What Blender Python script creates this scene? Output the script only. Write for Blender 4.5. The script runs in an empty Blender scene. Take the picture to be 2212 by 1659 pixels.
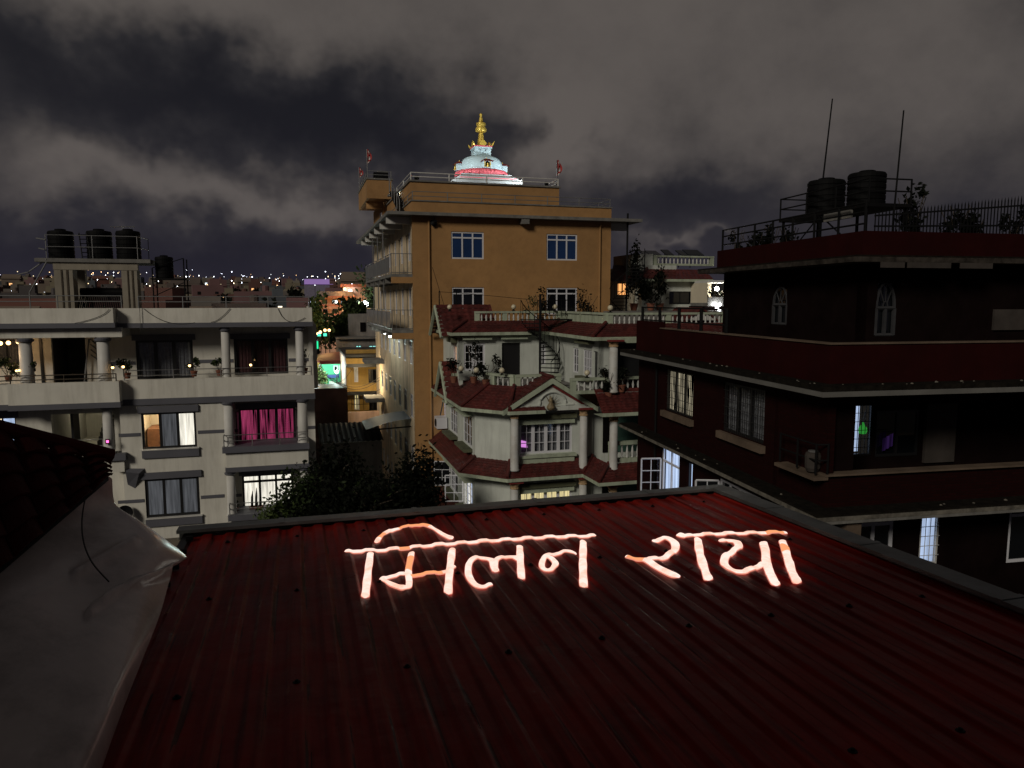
import bpy, bmesh, math, random
import numpy as np
from mathutils import Vector, Matrix
random.seed(7); rng = np.random.default_rng(7)
R = math.radians
SC = bpy.context.scene
COL = SC.collection

# ---------------------------------------------------------------- camera
PW, PH, FPX = 2212.0, 1659.0, 1597.0
CAMZ = 14.5
PITCH = R(6.45)
cam_d = bpy.data.cameras.new('camera'); cam = bpy.data.objects.new('camera', cam_d); COL.objects.link(cam)
cam_d.sensor_width = 36.0; cam_d.lens = 36.0 * FPX / PW; cam_d.clip_start = 0.05; cam_d.clip_end = 9000
cam.location = (0, 0, CAMZ); cam.rotation_euler = (R(90) - PITCH, 0, R(-0.1))
SC.camera = cam

# ---------------------------------------------------------------- sky
SUN_AZ, SUN_EL = R(-150), R(28)        # glow of the town from behind and to the left
world = bpy.data.worlds.new('World'); SC.world = world; world.use_nodes = True; world.cycles.sampling_method = 'NONE'
WN = world.node_tree.nodes; WL = world.node_tree.links
for n in list(WN): WN.remove(n)
def wn(t, **k):
    n = WN.new(t)
    for a, b in k.items(): setattr(n, a, b)
    return n
def wmath(op, a, b=None, c=None):
    n = wn('ShaderNodeMath', operation=op)
    for i, v in enumerate((a, b, c)):
        if v is None: continue
        if isinstance(v, (int, float)): n.inputs[i].default_value = v
        else: WL.new(v, n.inputs[i])
    return n.outputs[0]
tc = wn('ShaderNodeTexCoord'); sep = wn('ShaderNodeSeparateXYZ'); WL.new(tc.outputs['Generated'], sep.inputs[0])
az = wmath('ARCTAN2', sep.outputs[0], sep.outputs[1]); el = wmath('ARCSINE', sep.outputs[2])
flat = wn('ShaderNodeCombineXYZ')
WL.new(sep.outputs[0], flat.inputs[0]); WL.new(sep.outputs[1], flat.inputs[1]); WL.new(wmath('MULTIPLY', sep.outputs[2], 1.15), flat.inputs[2])
def wnoise(scale, detail, rough, off):
    m = wn('ShaderNodeMapping'); m.inputs['Location'].default_value = off; WL.new(flat.outputs[0], m.inputs[0])
    n = wn('ShaderNodeTexNoise'); n.inputs['Scale'].default_value = scale; n.inputs['Detail'].default_value = detail
    n.inputs['Roughness'].default_value = rough; WL.new(m.outputs[0], n.inputs['Vector'])
    return n.outputs['Fac']
w1 = wmath('SUBTRACT', wnoise(7.5, 4, .6, (3.1, 1.7, .4)), .5)
w2 = wmath('SUBTRACT', wnoise(7.5, 4, .6, (8.7, 4.2, 2.9)), .5)
azw = wmath('MULTIPLY_ADD', w1, .26, az); elw = wmath('MULTIPLY_ADD', w2, .17, el)
def ray(px, py):
    x = (px - PW / 2) / FPX; y = -(py - PH / 2) / FPX
    d = cam.rotation_euler.to_matrix() @ Vector((x, y, -1.0))
    return d
def lobe(px, py, sx, sy, amp, ang=0.0):
    d = ray(px, py).normalized(); a0 = math.atan2(d.x, d.y); e0 = math.asin(d.z)
    da = wmath('SUBTRACT', azw, a0); de = wmath('SUBTRACT', elw, e0)
    if ang: de = wmath('MULTIPLY_ADD', da, -math.tan(R(ang)), de)
    u = wmath('MULTIPLY', da, FPX / sx); v = wmath('MULTIPLY', de, FPX / sy)
    return wmath('MULTIPLY', wmath('POWER', wmath('MULTIPLY_ADD', v, v, wmath('MULTIPLY_ADD', u, u, 1.0)), -2.0), amp)
LOBES = [(1500, -150, 1300, 330, .75, 0), (250, -40, 900, 150, .85, 0), (1750, 230, 620, 230, .55, 0),
         (1180, 320, 105, 100, 1.0, 20), (940, 370, 140, 60, .45, 10), (1290, 280, 260, 150, .25, 0),
         (430, 400, 300, 62, .80, -6), (90, 380, 210, 80, .35, 0), (660, 440, 210, 45, .40, 0), (300, 330, 120, 45, .25, 20),
         (1470, 512, 120, 15, .55, 0), (1400, 350, 150, 36, .18, 0),
         (330, 185, 460, 95, -.75, -7), (760, 260, 360, 100, -.85, -14), (1320, 330, 120, 60, -.25, 0), (1050, 250, 140, 60, -.3, -20),
         (500, 560, 1100, 85, -.60, 0), (1480, 430, 260, 60, -.50, 0), (60, 470, 200, 60, -.2, 0)]
tot = wmath('MULTIPLY_ADD', wmath('SUBTRACT', wnoise(6.0, 7, .60, (2.3, 0, 0)), .5), 1.25, .26)
for L in LOBES: tot = wmath('ADD', tot, lobe(*L))
mr = wn('ShaderNodeMapRange', interpolation_type='SMOOTHSTEP'); WL.new(tot, mr.inputs[0])
mr.inputs[1].default_value = -.45; mr.inputs[2].default_value = 1.45
ramp = wn('ShaderNodeValToRGB'); WL.new(mr.outputs[0], ramp.inputs[0])
cr = ramp.color_ramp; cr.elements[0].color = (.0105, .0106, .0132, 1); cr.elements[1].color = (.104, .091, .083, 1)
e = cr.elements.new(.33); e.color = (.0225, .0215, .0235, 1)
e = cr.elements.new(.62); e.color = (.052, .0465, .0445, 1)
# town glow low over the horizon, the same all round
glow = wmath('EXPONENT', wmath('MULTIPLY', wmath('ABSOLUTE', el), -9.0))
gmix = wn('ShaderNodeMixRGB', blend_type='ADD'); gmix.inputs[2].default_value = (.010, .0078, .0165, 1)
WL.new(glow, gmix.inputs[0]); WL.new(ramp.outputs[0], gmix.inputs[1])
bg = wn('ShaderNodeBackground'); bg.inputs[1].default_value = 1.0; WL.new(gmix.outputs[0], bg.inputs[0])
wo = wn('ShaderNodeOutputWorld'); WL.new(bg.outputs[0], wo.inputs[0])

sun_d = bpy.data.lights.new('town_glow', 'SUN'); sun = bpy.data.objects.new('town_glow', sun_d); COL.objects.link(sun)
sun_d.energy = 1.22; sun_d.angle = R(14); sun_d.color = (1.0, .92, .79)
sd = Vector((math.sin(SUN_AZ) * math.cos(SUN_EL), math.cos(SUN_AZ) * math.cos(SUN_EL), math.sin(SUN_EL)))
sun.rotation_euler = sd.to_track_quat('Z', 'Y').to_euler(); sun.location = sd * 60

SC.view_settings.view_transform = 'Standard'; SC.view_settings.look = 'None'
SC.view_settings.exposure = 0; SC.view_settings.gamma = 1
SC.render.engine = 'CYCLES'
SC.cycles.use_denoising = True; SC.cycles.max_bounces = 5; SC.cycles.diffuse_bounces = 3
SC.cycles.transparent_max_bounces = 10; SC.cycles.sample_clamp_indirect = 3.0; SC.cycles.sample_clamp_direct = 20.0
SC.cycles.caustics_reflective = False; SC.cycles.caustics_refractive = False

# ---------------------------------------------------------------- helpers
def project(p):
    v = cam.rotation_euler.to_matrix().transposed() @ (Vector(p) - Vector((0, 0, CAMZ)))
    return (PW / 2 + FPX * v.x / -v.z, PH / 2 - FPX * v.y / -v.z)
class Fr:
    """a building's own axes: x along its front, y to the back, z up from the ground"""
    def __init__(s, px, py, Y, a):
        d = ray(px, py); t = Y / d.y
        s.o = Vector((d.x * t, Y, 0)); s.a = R(a)
        s.X = Vector((math.cos(s.a), math.sin(s.a), 0)); s.Y = Vector((-math.sin(s.a), math.cos(s.a), 0))
    def _hit(s, px, py, n, c):
        d = ray(px, py); o = Vector((0, 0, CAMZ)) - s.o
        t = (c - o.dot(n)) / d.dot(n); p = o + d * t
        return p.dot(s.X), p.dot(s.Y), p.z
    def f(s, p, y=0.0): q = s._hit(p[0], p[1], s.Y, y); return q[0], q[2]
    def l(s, p, x=0.0): q = s._hit(p[0], p[1], s.X, x); return q[1], q[2]
    def h(s, p, z): q = s._hit(p[0], p[1], Vector((0, 0, 1)), z); return q[0], q[1]
    def w(s, x, y, z): return s.o + s.X * x + s.Y * y + Vector((0, 0, z))
    def rect(s, p, q, y=0.0):
        a, b = s.f(p, y), s.f(q, y); return min(a[0], b[0]), max(a[0], b[0]), min(a[1], b[1]), max(a[1], b[1])
    def lrect(s, p, q, x=0.0):
        a, b = s.l(p, x), s.l(q, x); return min(a[0], b[0]), max(a[0], b[0]), min(a[1], b[1]), max(a[1], b[1])

def tag(o, label=None, cat=None, group=None, kind=None):
    if label: o['label'] = label
    if cat: o['category'] = cat
    if group: o['group'] = group
    if kind: o['kind'] = kind
    return o
def root(name, loc, rz, label, cat, group=None):
    o = bpy.data.objects.new(name, None); COL.objects.link(o); o.location = loc; o.rotation_euler = (0, 0, rz)
    o.empty_display_size = .3
    return tag(o, label, cat, group)
def froot(name, F, label, cat, group=None): return root(name, F.o, F.a, label, cat, group)
def link(name, me, parent=None, loc=(0, 0, 0), rot=(0, 0, 0), scale=(1, 1, 1), m=None):
    o = bpy.data.objects.new(name, me); COL.objects.link(o); o.parent = parent
    o.location = loc; o.rotation_euler = rot; o.scale = scale
    if m is not None:
        o.material_slots[0].link = 'OBJECT'; o.material_slots[0].material = m
    return o

class MB:
    def __init__(s): s.v = []; s.f = []; s.mi = []; s.cur = 0
    def add(s, vs, fs):
        k = len(s.v); s.v += [tuple(v) for v in vs]; s.f += [tuple(i + k for i in f) for f in fs]; s.mi += [s.cur] * len(fs); return s
    def quad(s, a, b, c, d): return s.add([a, b, c, d], [(0, 1, 2, 3)])
    def box(s, x0, x1, y0, y1, z0, z1):
        v = [(x0, y0, z0), (x1, y0, z0), (x1, y1, z0), (x0, y1, z0), (x0, y0, z1), (x1, y0, z1), (x1, y1, z1), (x0, y1, z1)]
        return s.add(v, [(0, 3, 2, 1), (4, 5, 6, 7), (0, 1, 5, 4), (1, 2, 6, 5), (2, 3, 7, 6), (3, 0, 4, 7)])
    def bbox(s, B, u0, u1, d0, d1, z0, z1):
        p, q = B(u0, d0, z0), B(u1, d1, z1)
        return s.box(min(p[0], q[0]), max(p[0], q[0]), min(p[1], q[1]), max(p[1], q[1]), z0, z1)
    def tube(s, pts, r, n=6, cap=True):
        pts = [Vector(p) for p in pts]; k = len(s.v); rs = r if isinstance(r, (list, tuple)) else [r] * len(pts)
        for i, p in enumerate(pts):
            t = (pts[min(i + 1, len(pts) - 1)] - pts[max(i - 1, 0)]).normalized()
            a = t.orthogonal() if abs(t.z) > .9 else t.cross(Vector((0, 0, 1)))
            a.normalize(); b = t.cross(a)
            for j in range(n):
                q = 2 * math.pi * j / n; s.v.append(tuple(p + (a * math.cos(q) + b * math.sin(q)) * rs[i]))
        for i in range(len(pts) - 1):
            for j in range(n):
                s.f.append((k + i * n + j, k + i * n + (j + 1) % n, k + (i + 1) * n + (j + 1) % n, k + (i + 1) * n + j)); s.mi.append(s.cur)
        if cap:
            s.f.append(tuple(k + j for j in range(n))); s.mi.append(s.cur)
            e = k + (len(pts) - 1) * n; s.f.append(tuple(e + n - 1 - j for j in range(n))); s.mi.append(s.cur)
        return s
    def lathe(s, prof, n=16, c=(0, 0, 0)):
        k = len(s.v)
        for r, z in prof:
            for j in range(n):
                q = 2 * math.pi * j / n; s.v.append((c[0] + r * math.cos(q), c[1] + r * math.sin(q), c[2] + z))
        for i in range(len(prof) - 1):
            for j in range(n):
                s.f.append((k + i * n + j, k + i * n + (j + 1) % n, k + (i + 1) * n + (j + 1) % n, k + (i + 1) * n + j)); s.mi.append(s.cur)
        s.f.append(tuple(k + n - 1 - j for j in range(n))); s.mi.append(s.cur)
        e = k + (len(prof) - 1) * n; s.f.append(tuple(e + j for j in range(n))); s.mi.append(s.cur)
        return s
    def prism(s, poly, z0, z1):
        n = len(poly); v = [(x, y, z0) for x, y in poly] + [(x, y, z1) for x, y in poly]
        return s.add(v, [tuple(range(n))[::-1], tuple(range(n, 2 * n))] + [(i, (i + 1) % n, n + (i + 1) % n, n + i) for i in range(n)])
    def mesh(s, name, m, smooth=False):
        me = bpy.data.meshes.new(name); me.from_pydata(s.v, [], s.f)
        for x in (m if isinstance(m, (list, tuple)) else [m]): me.materials.append(x)
        if any(s.mi): me.polygons.foreach_set('material_index', s.mi)
        if smooth: me.polygons.foreach_set('use_smooth', [True] * len(s.f))
        me.update(); return me
    def build(s, name, m, parent=None, smooth=False, loc=(0, 0, 0), rot=(0, 0, 0)):
        return link(name, s.mesh(name, m, smooth), parent, loc, rot)
def sphere_prof(r, n=8, z=0): return [(max(1e-4, r * math.sin(math.pi * i / n)), z - r * math.cos(math.pi * i / n)) for i in range(n + 1)]
def FB(y): return lambda u, d, z: (u, y + d, z)      # front faces -y
def LB(x): return lambda u, d, z: (x + d, u, z)      # flank faces -x

# ---------------------------------------------------------------- materials
def newmat(name):
    m = bpy.data.materials.new(name); m.use_nodes = True; return m, m.node_tree.nodes, m.node_tree.links
def mat(name, c, rough=.7, metal=0.0, var=.18, vscale=1.2, bump=0.0, bscale=40.0, streak=0.0, spec=.5, dirt=None, dirt_amt=0.0):
    m, N, L = newmat(name); b = N['Principled BSDF']
    b.inputs['Roughness'].default_value = rough; b.inputs['Metallic'].default_value = metal
    b.inputs['Specular IOR Level'].default_value = spec
    t = N.new('ShaderNodeTexCoord')
    n = N.new('ShaderNodeTexNoise'); n.inputs['Scale'].default_value = vscale; n.inputs['Detail'].default_value = 6; n.inputs['Roughness'].default_value = .62
    L.new(t.outputs['Object'], n.inputs['Vector'])
    r = N.new('ShaderNodeMapRange'); r.inputs[1].default_value = .3; r.inputs[2].default_value = .7; r.inputs[3].default_value = 1 - var; r.inputs[4].default_value = 1 + var
    L.new(n.outputs['Fac'], r.inputs[0])
    mx = N.new('ShaderNodeMixRGB'); mx.blend_type = 'MULTIPLY'; mx.inputs[0].default_value = 1; mx.inputs[1].default_value = (*c, 1); L.new(r.outputs[0], mx.inputs[2])
    out = mx.outputs[0]
    if dirt_amt > 0:
        mp = N.new('ShaderNodeMapping'); mp.inputs['Scale'].default_value = (3.0, 3.0, .35 if streak else 3.0); L.new(t.outputs['Object'], mp.inputs[0])
        n2 = N.new('ShaderNodeTexNoise'); n2.inputs['Scale'].default_value = .8; n2.inputs['Detail'].default_value = 8; n2.inputs['Roughness'].default_value = .7
        L.new(mp.outputs[0], n2.inputs['Vector'])
        r2 = N.new('ShaderNodeMapRange'); r2.inputs[1].default_value = .47; r2.inputs[2].default_value = .72; r2.inputs[4].default_value = dirt_amt
        L.new(n2.outputs['Fac'], r2.inputs[0])
        m2 = N.new('ShaderNodeMixRGB'); m2.inputs[2].default_value = (*(dirt or (.05, .045, .04)), 1); L.new(r2.outputs[0], m2.inputs[0]); L.new(out, m2.inputs[1]); out = m2.outputs[0]
    L.new(out, b.inputs['Base Color'])
    if bump > 0:
        n3 = N.new('ShaderNodeTexNoise'); n3.inputs['Scale'].default_value = bscale; n3.inputs['Detail'].default_value = 4; L.new(t.outputs['Object'], n3.inputs['Vector'])
        bp = N.new('ShaderNodeBump'); bp.inputs['Strength'].default_value = bump; bp.inputs['Distance'].default_value = .02
        L.new(n3.outputs['Fac'], bp.inputs['Height']); L.new(bp.outputs[0], b.inputs['Normal'])
    return m
def emit(name, c, s=1.0, sample=True, folds=0.0, fscale=8.0, axis=0):
    m, N, L = newmat(name)
    for n in list(N):
        if n.type == 'BSDF_PRINCIPLED': N.remove(n)
    e = N.new('ShaderNodeEmission'); e.inputs[0].default_value = (*c, 1); e.inputs[1].default_value = s
    L.new(e.outputs[0], N['Material Output'].inputs[0])
    if folds > 0:   # cloth hanging in folds in front of a lit room
        t = N.new('ShaderNodeTexCoord'); mp = N.new('ShaderNodeMapping'); L.new(t.outputs['Object'], mp.inputs[0])
        mp.inputs['Scale'].default_value = (fscale, fscale, fscale * .06)
        n = N.new('ShaderNodeTexNoise'); n.inputs['Scale'].default_value = 1.5; n.inputs['Detail'].default_value = 4; n.inputs['Distortion'].default_value = .4
        L.new(mp.outputs[0], n.inputs['Vector'])
        r = N.new('ShaderNodeMapRange'); r.inputs[1].default_value = .3; r.inputs[2].default_value = .7; r.inputs[3].default_value = s * (1 - folds); r.inputs[4].default_value = s * (1 + folds)
        L.new(n.outputs['Fac'], r.inputs[0]); L.new(r.outputs[0], e.inputs[1])
    if not sample: m.cycles.emission_sampling = 'NONE'
    return m
def glass_mat(name, tint=(1, 1, 1), refl=.10, rough=.03):
    m, N, L = newmat(name)
    for n in list(N):
        if n.type == 'BSDF_PRINCIPLED': N.remove(n)
    t = N.new('ShaderNodeBsdfTransparent'); t.inputs[0].default_value = (*tint, 1)
    g = N.new('ShaderNodeBsdfGlossy'); g.inputs[1].default_value = rough
    x = N.new('ShaderNodeMixShader'); x.inputs[0].default_value = refl
    L.new(t.outputs[0], x.inputs[1]); L.new(g.outputs[0], x.inputs[2]); L.new(x.outputs[0], N['Material Output'].inputs[0])
    return m
def tile_mat(name, c, sx=.22, sy=.2):
    """overlapping roof tiles: colour wanders from tile to tile, each with a little relief"""
    m, N, L = newmat(name); b = N['Principled BSDF']; b.inputs['Roughness'].default_value = .6
    t = N.new('ShaderNodeTexCoord')
    br = N.new('ShaderNodeTexVoronoi'); br.inputs['Scale'].default_value = 5.0; L.new(t.outputs['Object'], br.inputs['Vector'])
    r = N.new('ShaderNodeMapRange'); r.inputs[3].default_value = .62; r.inputs[4].default_value = 1.3; L.new(br.outputs['Color'], r.inputs[0])
    n = N.new('ShaderNodeTexNoise'); n.inputs['Scale'].default_value = 1.3; n.inputs['Detail'].default_value = 5; L.new(t.outputs['Object'], n.inputs['Vector'])
    mu = N.new('ShaderNodeMath'); mu.operation = 'MULTIPLY'; L.new(r.outputs[0], mu.inputs[0])
    r2 = N.new('ShaderNodeMapRange'); r2.inputs[1].default_value = .3; r2.inputs[2].default_value = .7; r2.inputs[3].default_value = .65; r2.inputs[4].default_value = 1.25; L.new(n.outputs['Fac'], r2.inputs[0])
    L.new(r2.outputs[0], mu.inputs[1])
    mx = N.new('ShaderNodeMixRGB'); mx.blend_type = 'MULTIPLY'; mx.inputs[0].default_value = 1; mx.inputs[1].default_value = (*c, 1); L.new(mu.outputs[0], mx.inputs[2])
    L.new(mx.outputs[0], b.inputs['Base Color'])
    bp = N.new('ShaderNodeBump'); bp.inputs['Strength'].default_value = .6; bp.inputs['Distance'].default_value = .03; L.new(br.outputs['Distance'], bp.inputs['Height']); L.new(bp.outputs[0], b.inputs['Normal'])
    return m
def brick_mat(name, c1, c2, mortar):
    m, N, L = newmat(name); b = N['Principled BSDF']; b.inputs['Roughness'].default_value = .85; b.inputs['Specular IOR Level'].default_value = .08
    t = N.new('ShaderNodeTexCoord'); s = N.new('ShaderNodeSeparateXYZ'); L.new(t.outputs['Object'], s.inputs[0])
    a = N.new('ShaderNodeMath'); a.operation = 'ADD'; L.new(s.outputs[0], a.inputs[0]); L.new(s.outputs[1], a.inputs[1])
    k = N.new('ShaderNodeCombineXYZ'); L.new(a.outputs[0], k.inputs[0]); L.new(s.outputs[2], k.inputs[1])
    br = N.new('ShaderNodeTexBrick'); br.inputs['Scale'].default_value = 1.0; br.inputs['Brick Width'].default_value = .24; br.inputs['Row Height'].default_value = .078; br.inputs['Mortar Size'].default_value = .007
    br.inputs['Color1'].default_value = (*c1, 1); br.inputs['Color2'].default_value = (*c2, 1); br.inputs['Mortar'].default_value = (*mortar, 1)
    L.new(k.outputs[0], br.inputs['Vector']); L.new(br.outputs['Color'], b.inputs['Base Color'])
    bp = N.new('ShaderNodeBump'); bp.inputs['Strength'].default_value = .5; bp.inputs['Distance'].default_value = .01; bp.invert = True; L.new(br.outputs['Fac'], bp.inputs['Height']); L.new(bp.outputs[0], b.inputs['Normal'])
    return m
M = {}
M['cream'] = mat('cream_render', (.70, .675, .60), .85, var=.10, vscale=.6, bump=.15, bscale=60, streak=1, dirt=(.22, .19, .14), dirt_amt=.35)
M['slate'] = mat('slate_paint', (.105, .105, .125), .6, var=.15, dirt=(.05, .05, .05), dirt_amt=.3)
M['white'] = mat('white_paint', (.58, .57, .54), .6, var=.10, dirt=(.3, .26, .2), dirt_amt=.35, streak=1)
M['upvc'] = mat('white_frame', (.66, .66, .70), .35, var=.05)
M['black'] = mat('black_frame', (.012, .012, .013), .4, var=.1)
M['dark'] = mat('dark_room', (.006, .0055, .0055), .9, var=.3, spec=0)
M['steel'] = mat('steel', (.55, .54, .52), .28, metal=1.0, var=.1)
M['greysteel'] = mat('grey_rail', (.20, .20, .20), .45, metal=.3, var=.15)
M['iron'] = mat('black_iron', (.007, .007, .0075), .6, var=.2, spec=.12)
M['tank'] = mat('black_tank', (.004, .004, .0044), .7, var=.2, spec=.12)
M['concrete'] = mat('concrete', (.17, .163, .15), .9, var=.25, vscale=2, bump=.3, dirt=(.07, .065, .06), dirt_amt=.6)
M['pane'] = glass_mat('pane', (.93, .95, .97), .07)
M['darkpane'] = mat('dark_pane', (.006, .007, .009), .06, var=.1, spec=.8)
M['bluepane'] = mat('blue_pane', (.012, .036, .115), .10, var=.12, spec=.8)
M['orange'] = mat('orange_render', (.37, .200, .074), .85, var=.20, vscale=.35, bump=.2, bscale=45, streak=0, dirt=(.17, .085, .03), dirt_amt=.30)
M['flank'] = mat('stained_cream', (.66, .53, .36), .88, var=.18, vscale=.7, bump=.2, bscale=50, streak=1, dirt=(.10, .075, .05), dirt_amt=.8)
M['villa'] = mat('pale_green_render', (.57, .60, .55), .85, var=.12, vscale=.7, bump=.15, bscale=60, streak=1, dirt=(.2, .21, .18), dirt_amt=.4)
M['villatrim'] = mat('green_trim', (.40, .45, .34), .75, var=.14, dirt=(.09, .10, .06), dirt_amt=.6, streak=1)
M['sill'] = mat('mossy_ledge', (.10, .105, .06), .9, var=.25)
M['villawhite'] = mat('villa_white', (.52, .52, .50), .6, var=.10, dirt=(.26, .2, .14), dirt_amt=.5)
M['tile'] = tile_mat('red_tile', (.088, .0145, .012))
M['capital'] = mat('capital_paint', (.40, .27, .15), .6, var=.4, vscale=14)
M['maroon'] = mat('maroon_paint', (.18, .020, .018), .7, var=.15)
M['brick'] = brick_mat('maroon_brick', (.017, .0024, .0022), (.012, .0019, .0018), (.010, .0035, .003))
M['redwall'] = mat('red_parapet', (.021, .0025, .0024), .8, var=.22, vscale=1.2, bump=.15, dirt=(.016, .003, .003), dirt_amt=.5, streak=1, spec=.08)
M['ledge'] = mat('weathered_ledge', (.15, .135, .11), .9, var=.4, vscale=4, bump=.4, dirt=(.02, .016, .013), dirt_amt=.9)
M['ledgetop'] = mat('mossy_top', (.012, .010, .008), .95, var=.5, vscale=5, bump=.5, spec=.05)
M['stonesill'] = mat('stone_sill', (.33, .25, .18), .8, var=.2)
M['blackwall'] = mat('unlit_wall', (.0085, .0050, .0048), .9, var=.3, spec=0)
M['gold'] = mat('gold_leaf', (.78, .55, .10), .38, metal=.35, var=.1)
M['stupa'] = mat('lime_wash', (.50, .66, .70), .7, var=.06)
M['lotus'] = mat('lotus_red', (.72, .13, .16), .6, var=.1)
M['globe'] = mat('globe_glass', (.62, .56, .40), .3, var=.05)
M['flag_red'] = mat('flag_red', (.35, .03, .03), .8, var=.2)
M['pot'] = mat('clay_pot', (.20, .07, .04), .8, var=.2)
M['leaf'] = mat('leaf', (.022, .034, .011), .65, var=.5, vscale=3, spec=.15)
M['leaf2'] = mat('leaf_pale', (.050, .072, .020), .6, var=.5, vscale=3, spec=.2)
M['leafd'] = mat('leaf_dark', (.0045, .006, .003), .7, var=.5, vscale=3, spec=.1)
M['bark'] = mat('bark', (.06, .045, .03), .9, var=.4, vscale=6, bump=.5)
M['ground'] = mat('ground', (.022, .020, .018), .95, var=.4, vscale=.2, bump=.3)
M['hill'] = mat('hillside', (.020, .022, .018), .95, var=.5, vscale=.02)
M['wire'] = mat('cable', (.03, .028, .025), .7, var=.1)
M['curt_grey'] = mat('grey_curtain', (.17, .17, .18), .9, var=.35, vscale=9)
M['curt_maroon'] = mat('maroon_curtain', (.055, .014, .016), .9, var=.4, vscale=9)
M['skin'] = mat('wood', (.22, .10, .05), .6, var=.3, vscale=5)
M['warmwall'] = mat('room_wall', (.62, .55, .42), .9, var=.06)
M['l_warm'] = emit('lit_warm', (1.0, .78, .48), 1.1, folds=.35, fscale=7)
M['l_white'] = emit('lit_white', (1.0, .93, .78), 1.0, folds=.42, fscale=9)
M['l_cool'] = emit('lit_cool', (.58, .72, 1.0), .85, folds=.5, fscale=3)
M['l_pink'] = emit('lit_pink', (.62, .07, .20), .28, folds=1.5, fscale=6)
M['l_grey'] = emit('lit_grey', (.50, .51, .54), .14, folds=.5, fscale=7)
M['l_yellow'] = emit('lit_yellow', (1.0, .82, .40), .75, folds=.4, fscale=12)
M['l_slit'] = emit('lit_slits', (1.0, .86, .58), .22, folds=1.9, fscale=9)
M['l_orange'] = emit('lit_orange', (1.0, .42, .13), 1.4)
M['bulb'] = emit('bulb_warm', (1.0, .60, .24), 4.5)
M['bulbw'] = emit('bulb_white', (.93, .97, 1.0), 34.0)

# ---------------------------------------------------------------- builders shared by the buildings
def wall(parent, B, u0, u1, z0, z1, holes, m, name='wall', t=.2):
    us = sorted({u0, u1, *[min(max(h[i], u0), u1) for h in holes for i in (0, 1)]})
    zs = sorted({z0, z1, *[min(max(h[i], z0), z1) for h in holes for i in (2, 3)]})
    b = MB()
    for i in range(len(us) - 1):
        for j in range(len(zs) - 1):
            uc, zc = (us[i] + us[i + 1]) / 2, (zs[j] + zs[j + 1]) / 2
            if any(h[0] < uc < h[1] and h[2] < zc < h[3] for h in holes): continue
            b.quad(B(us[i], 0, zs[j]), B(us[i + 1], 0, zs[j]), B(us[i + 1], 0, zs[j + 1]), B(us[i], 0, zs[j + 1]))
    for h in holes:
        p = [(h[0], h[2]), (h[1], h[2]), (h[1], h[3]), (h[0], h[3])]
        for i in range(4):
            q, r = p[i], p[(i + 1) % 4]
            b.quad(B(q[0], 0, q[1]), B(r[0], 0, r[1]), B(r[0], t, r[1]), B(q[0], t, q[1]))
    for (q, r) in (((u0, z0), (u1, z0)), ((u1, z0), (u1, z1)), ((u1, z1), (u0, z1)), ((u0, z1), (u0, z0))):
        b.quad(B(q[0], 0, q[1]), B(r[0], 0, r[1]), B(r[0], t, r[1]), B(q[0], t, q[1]))
    return b.build(name, m, parent)
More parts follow.
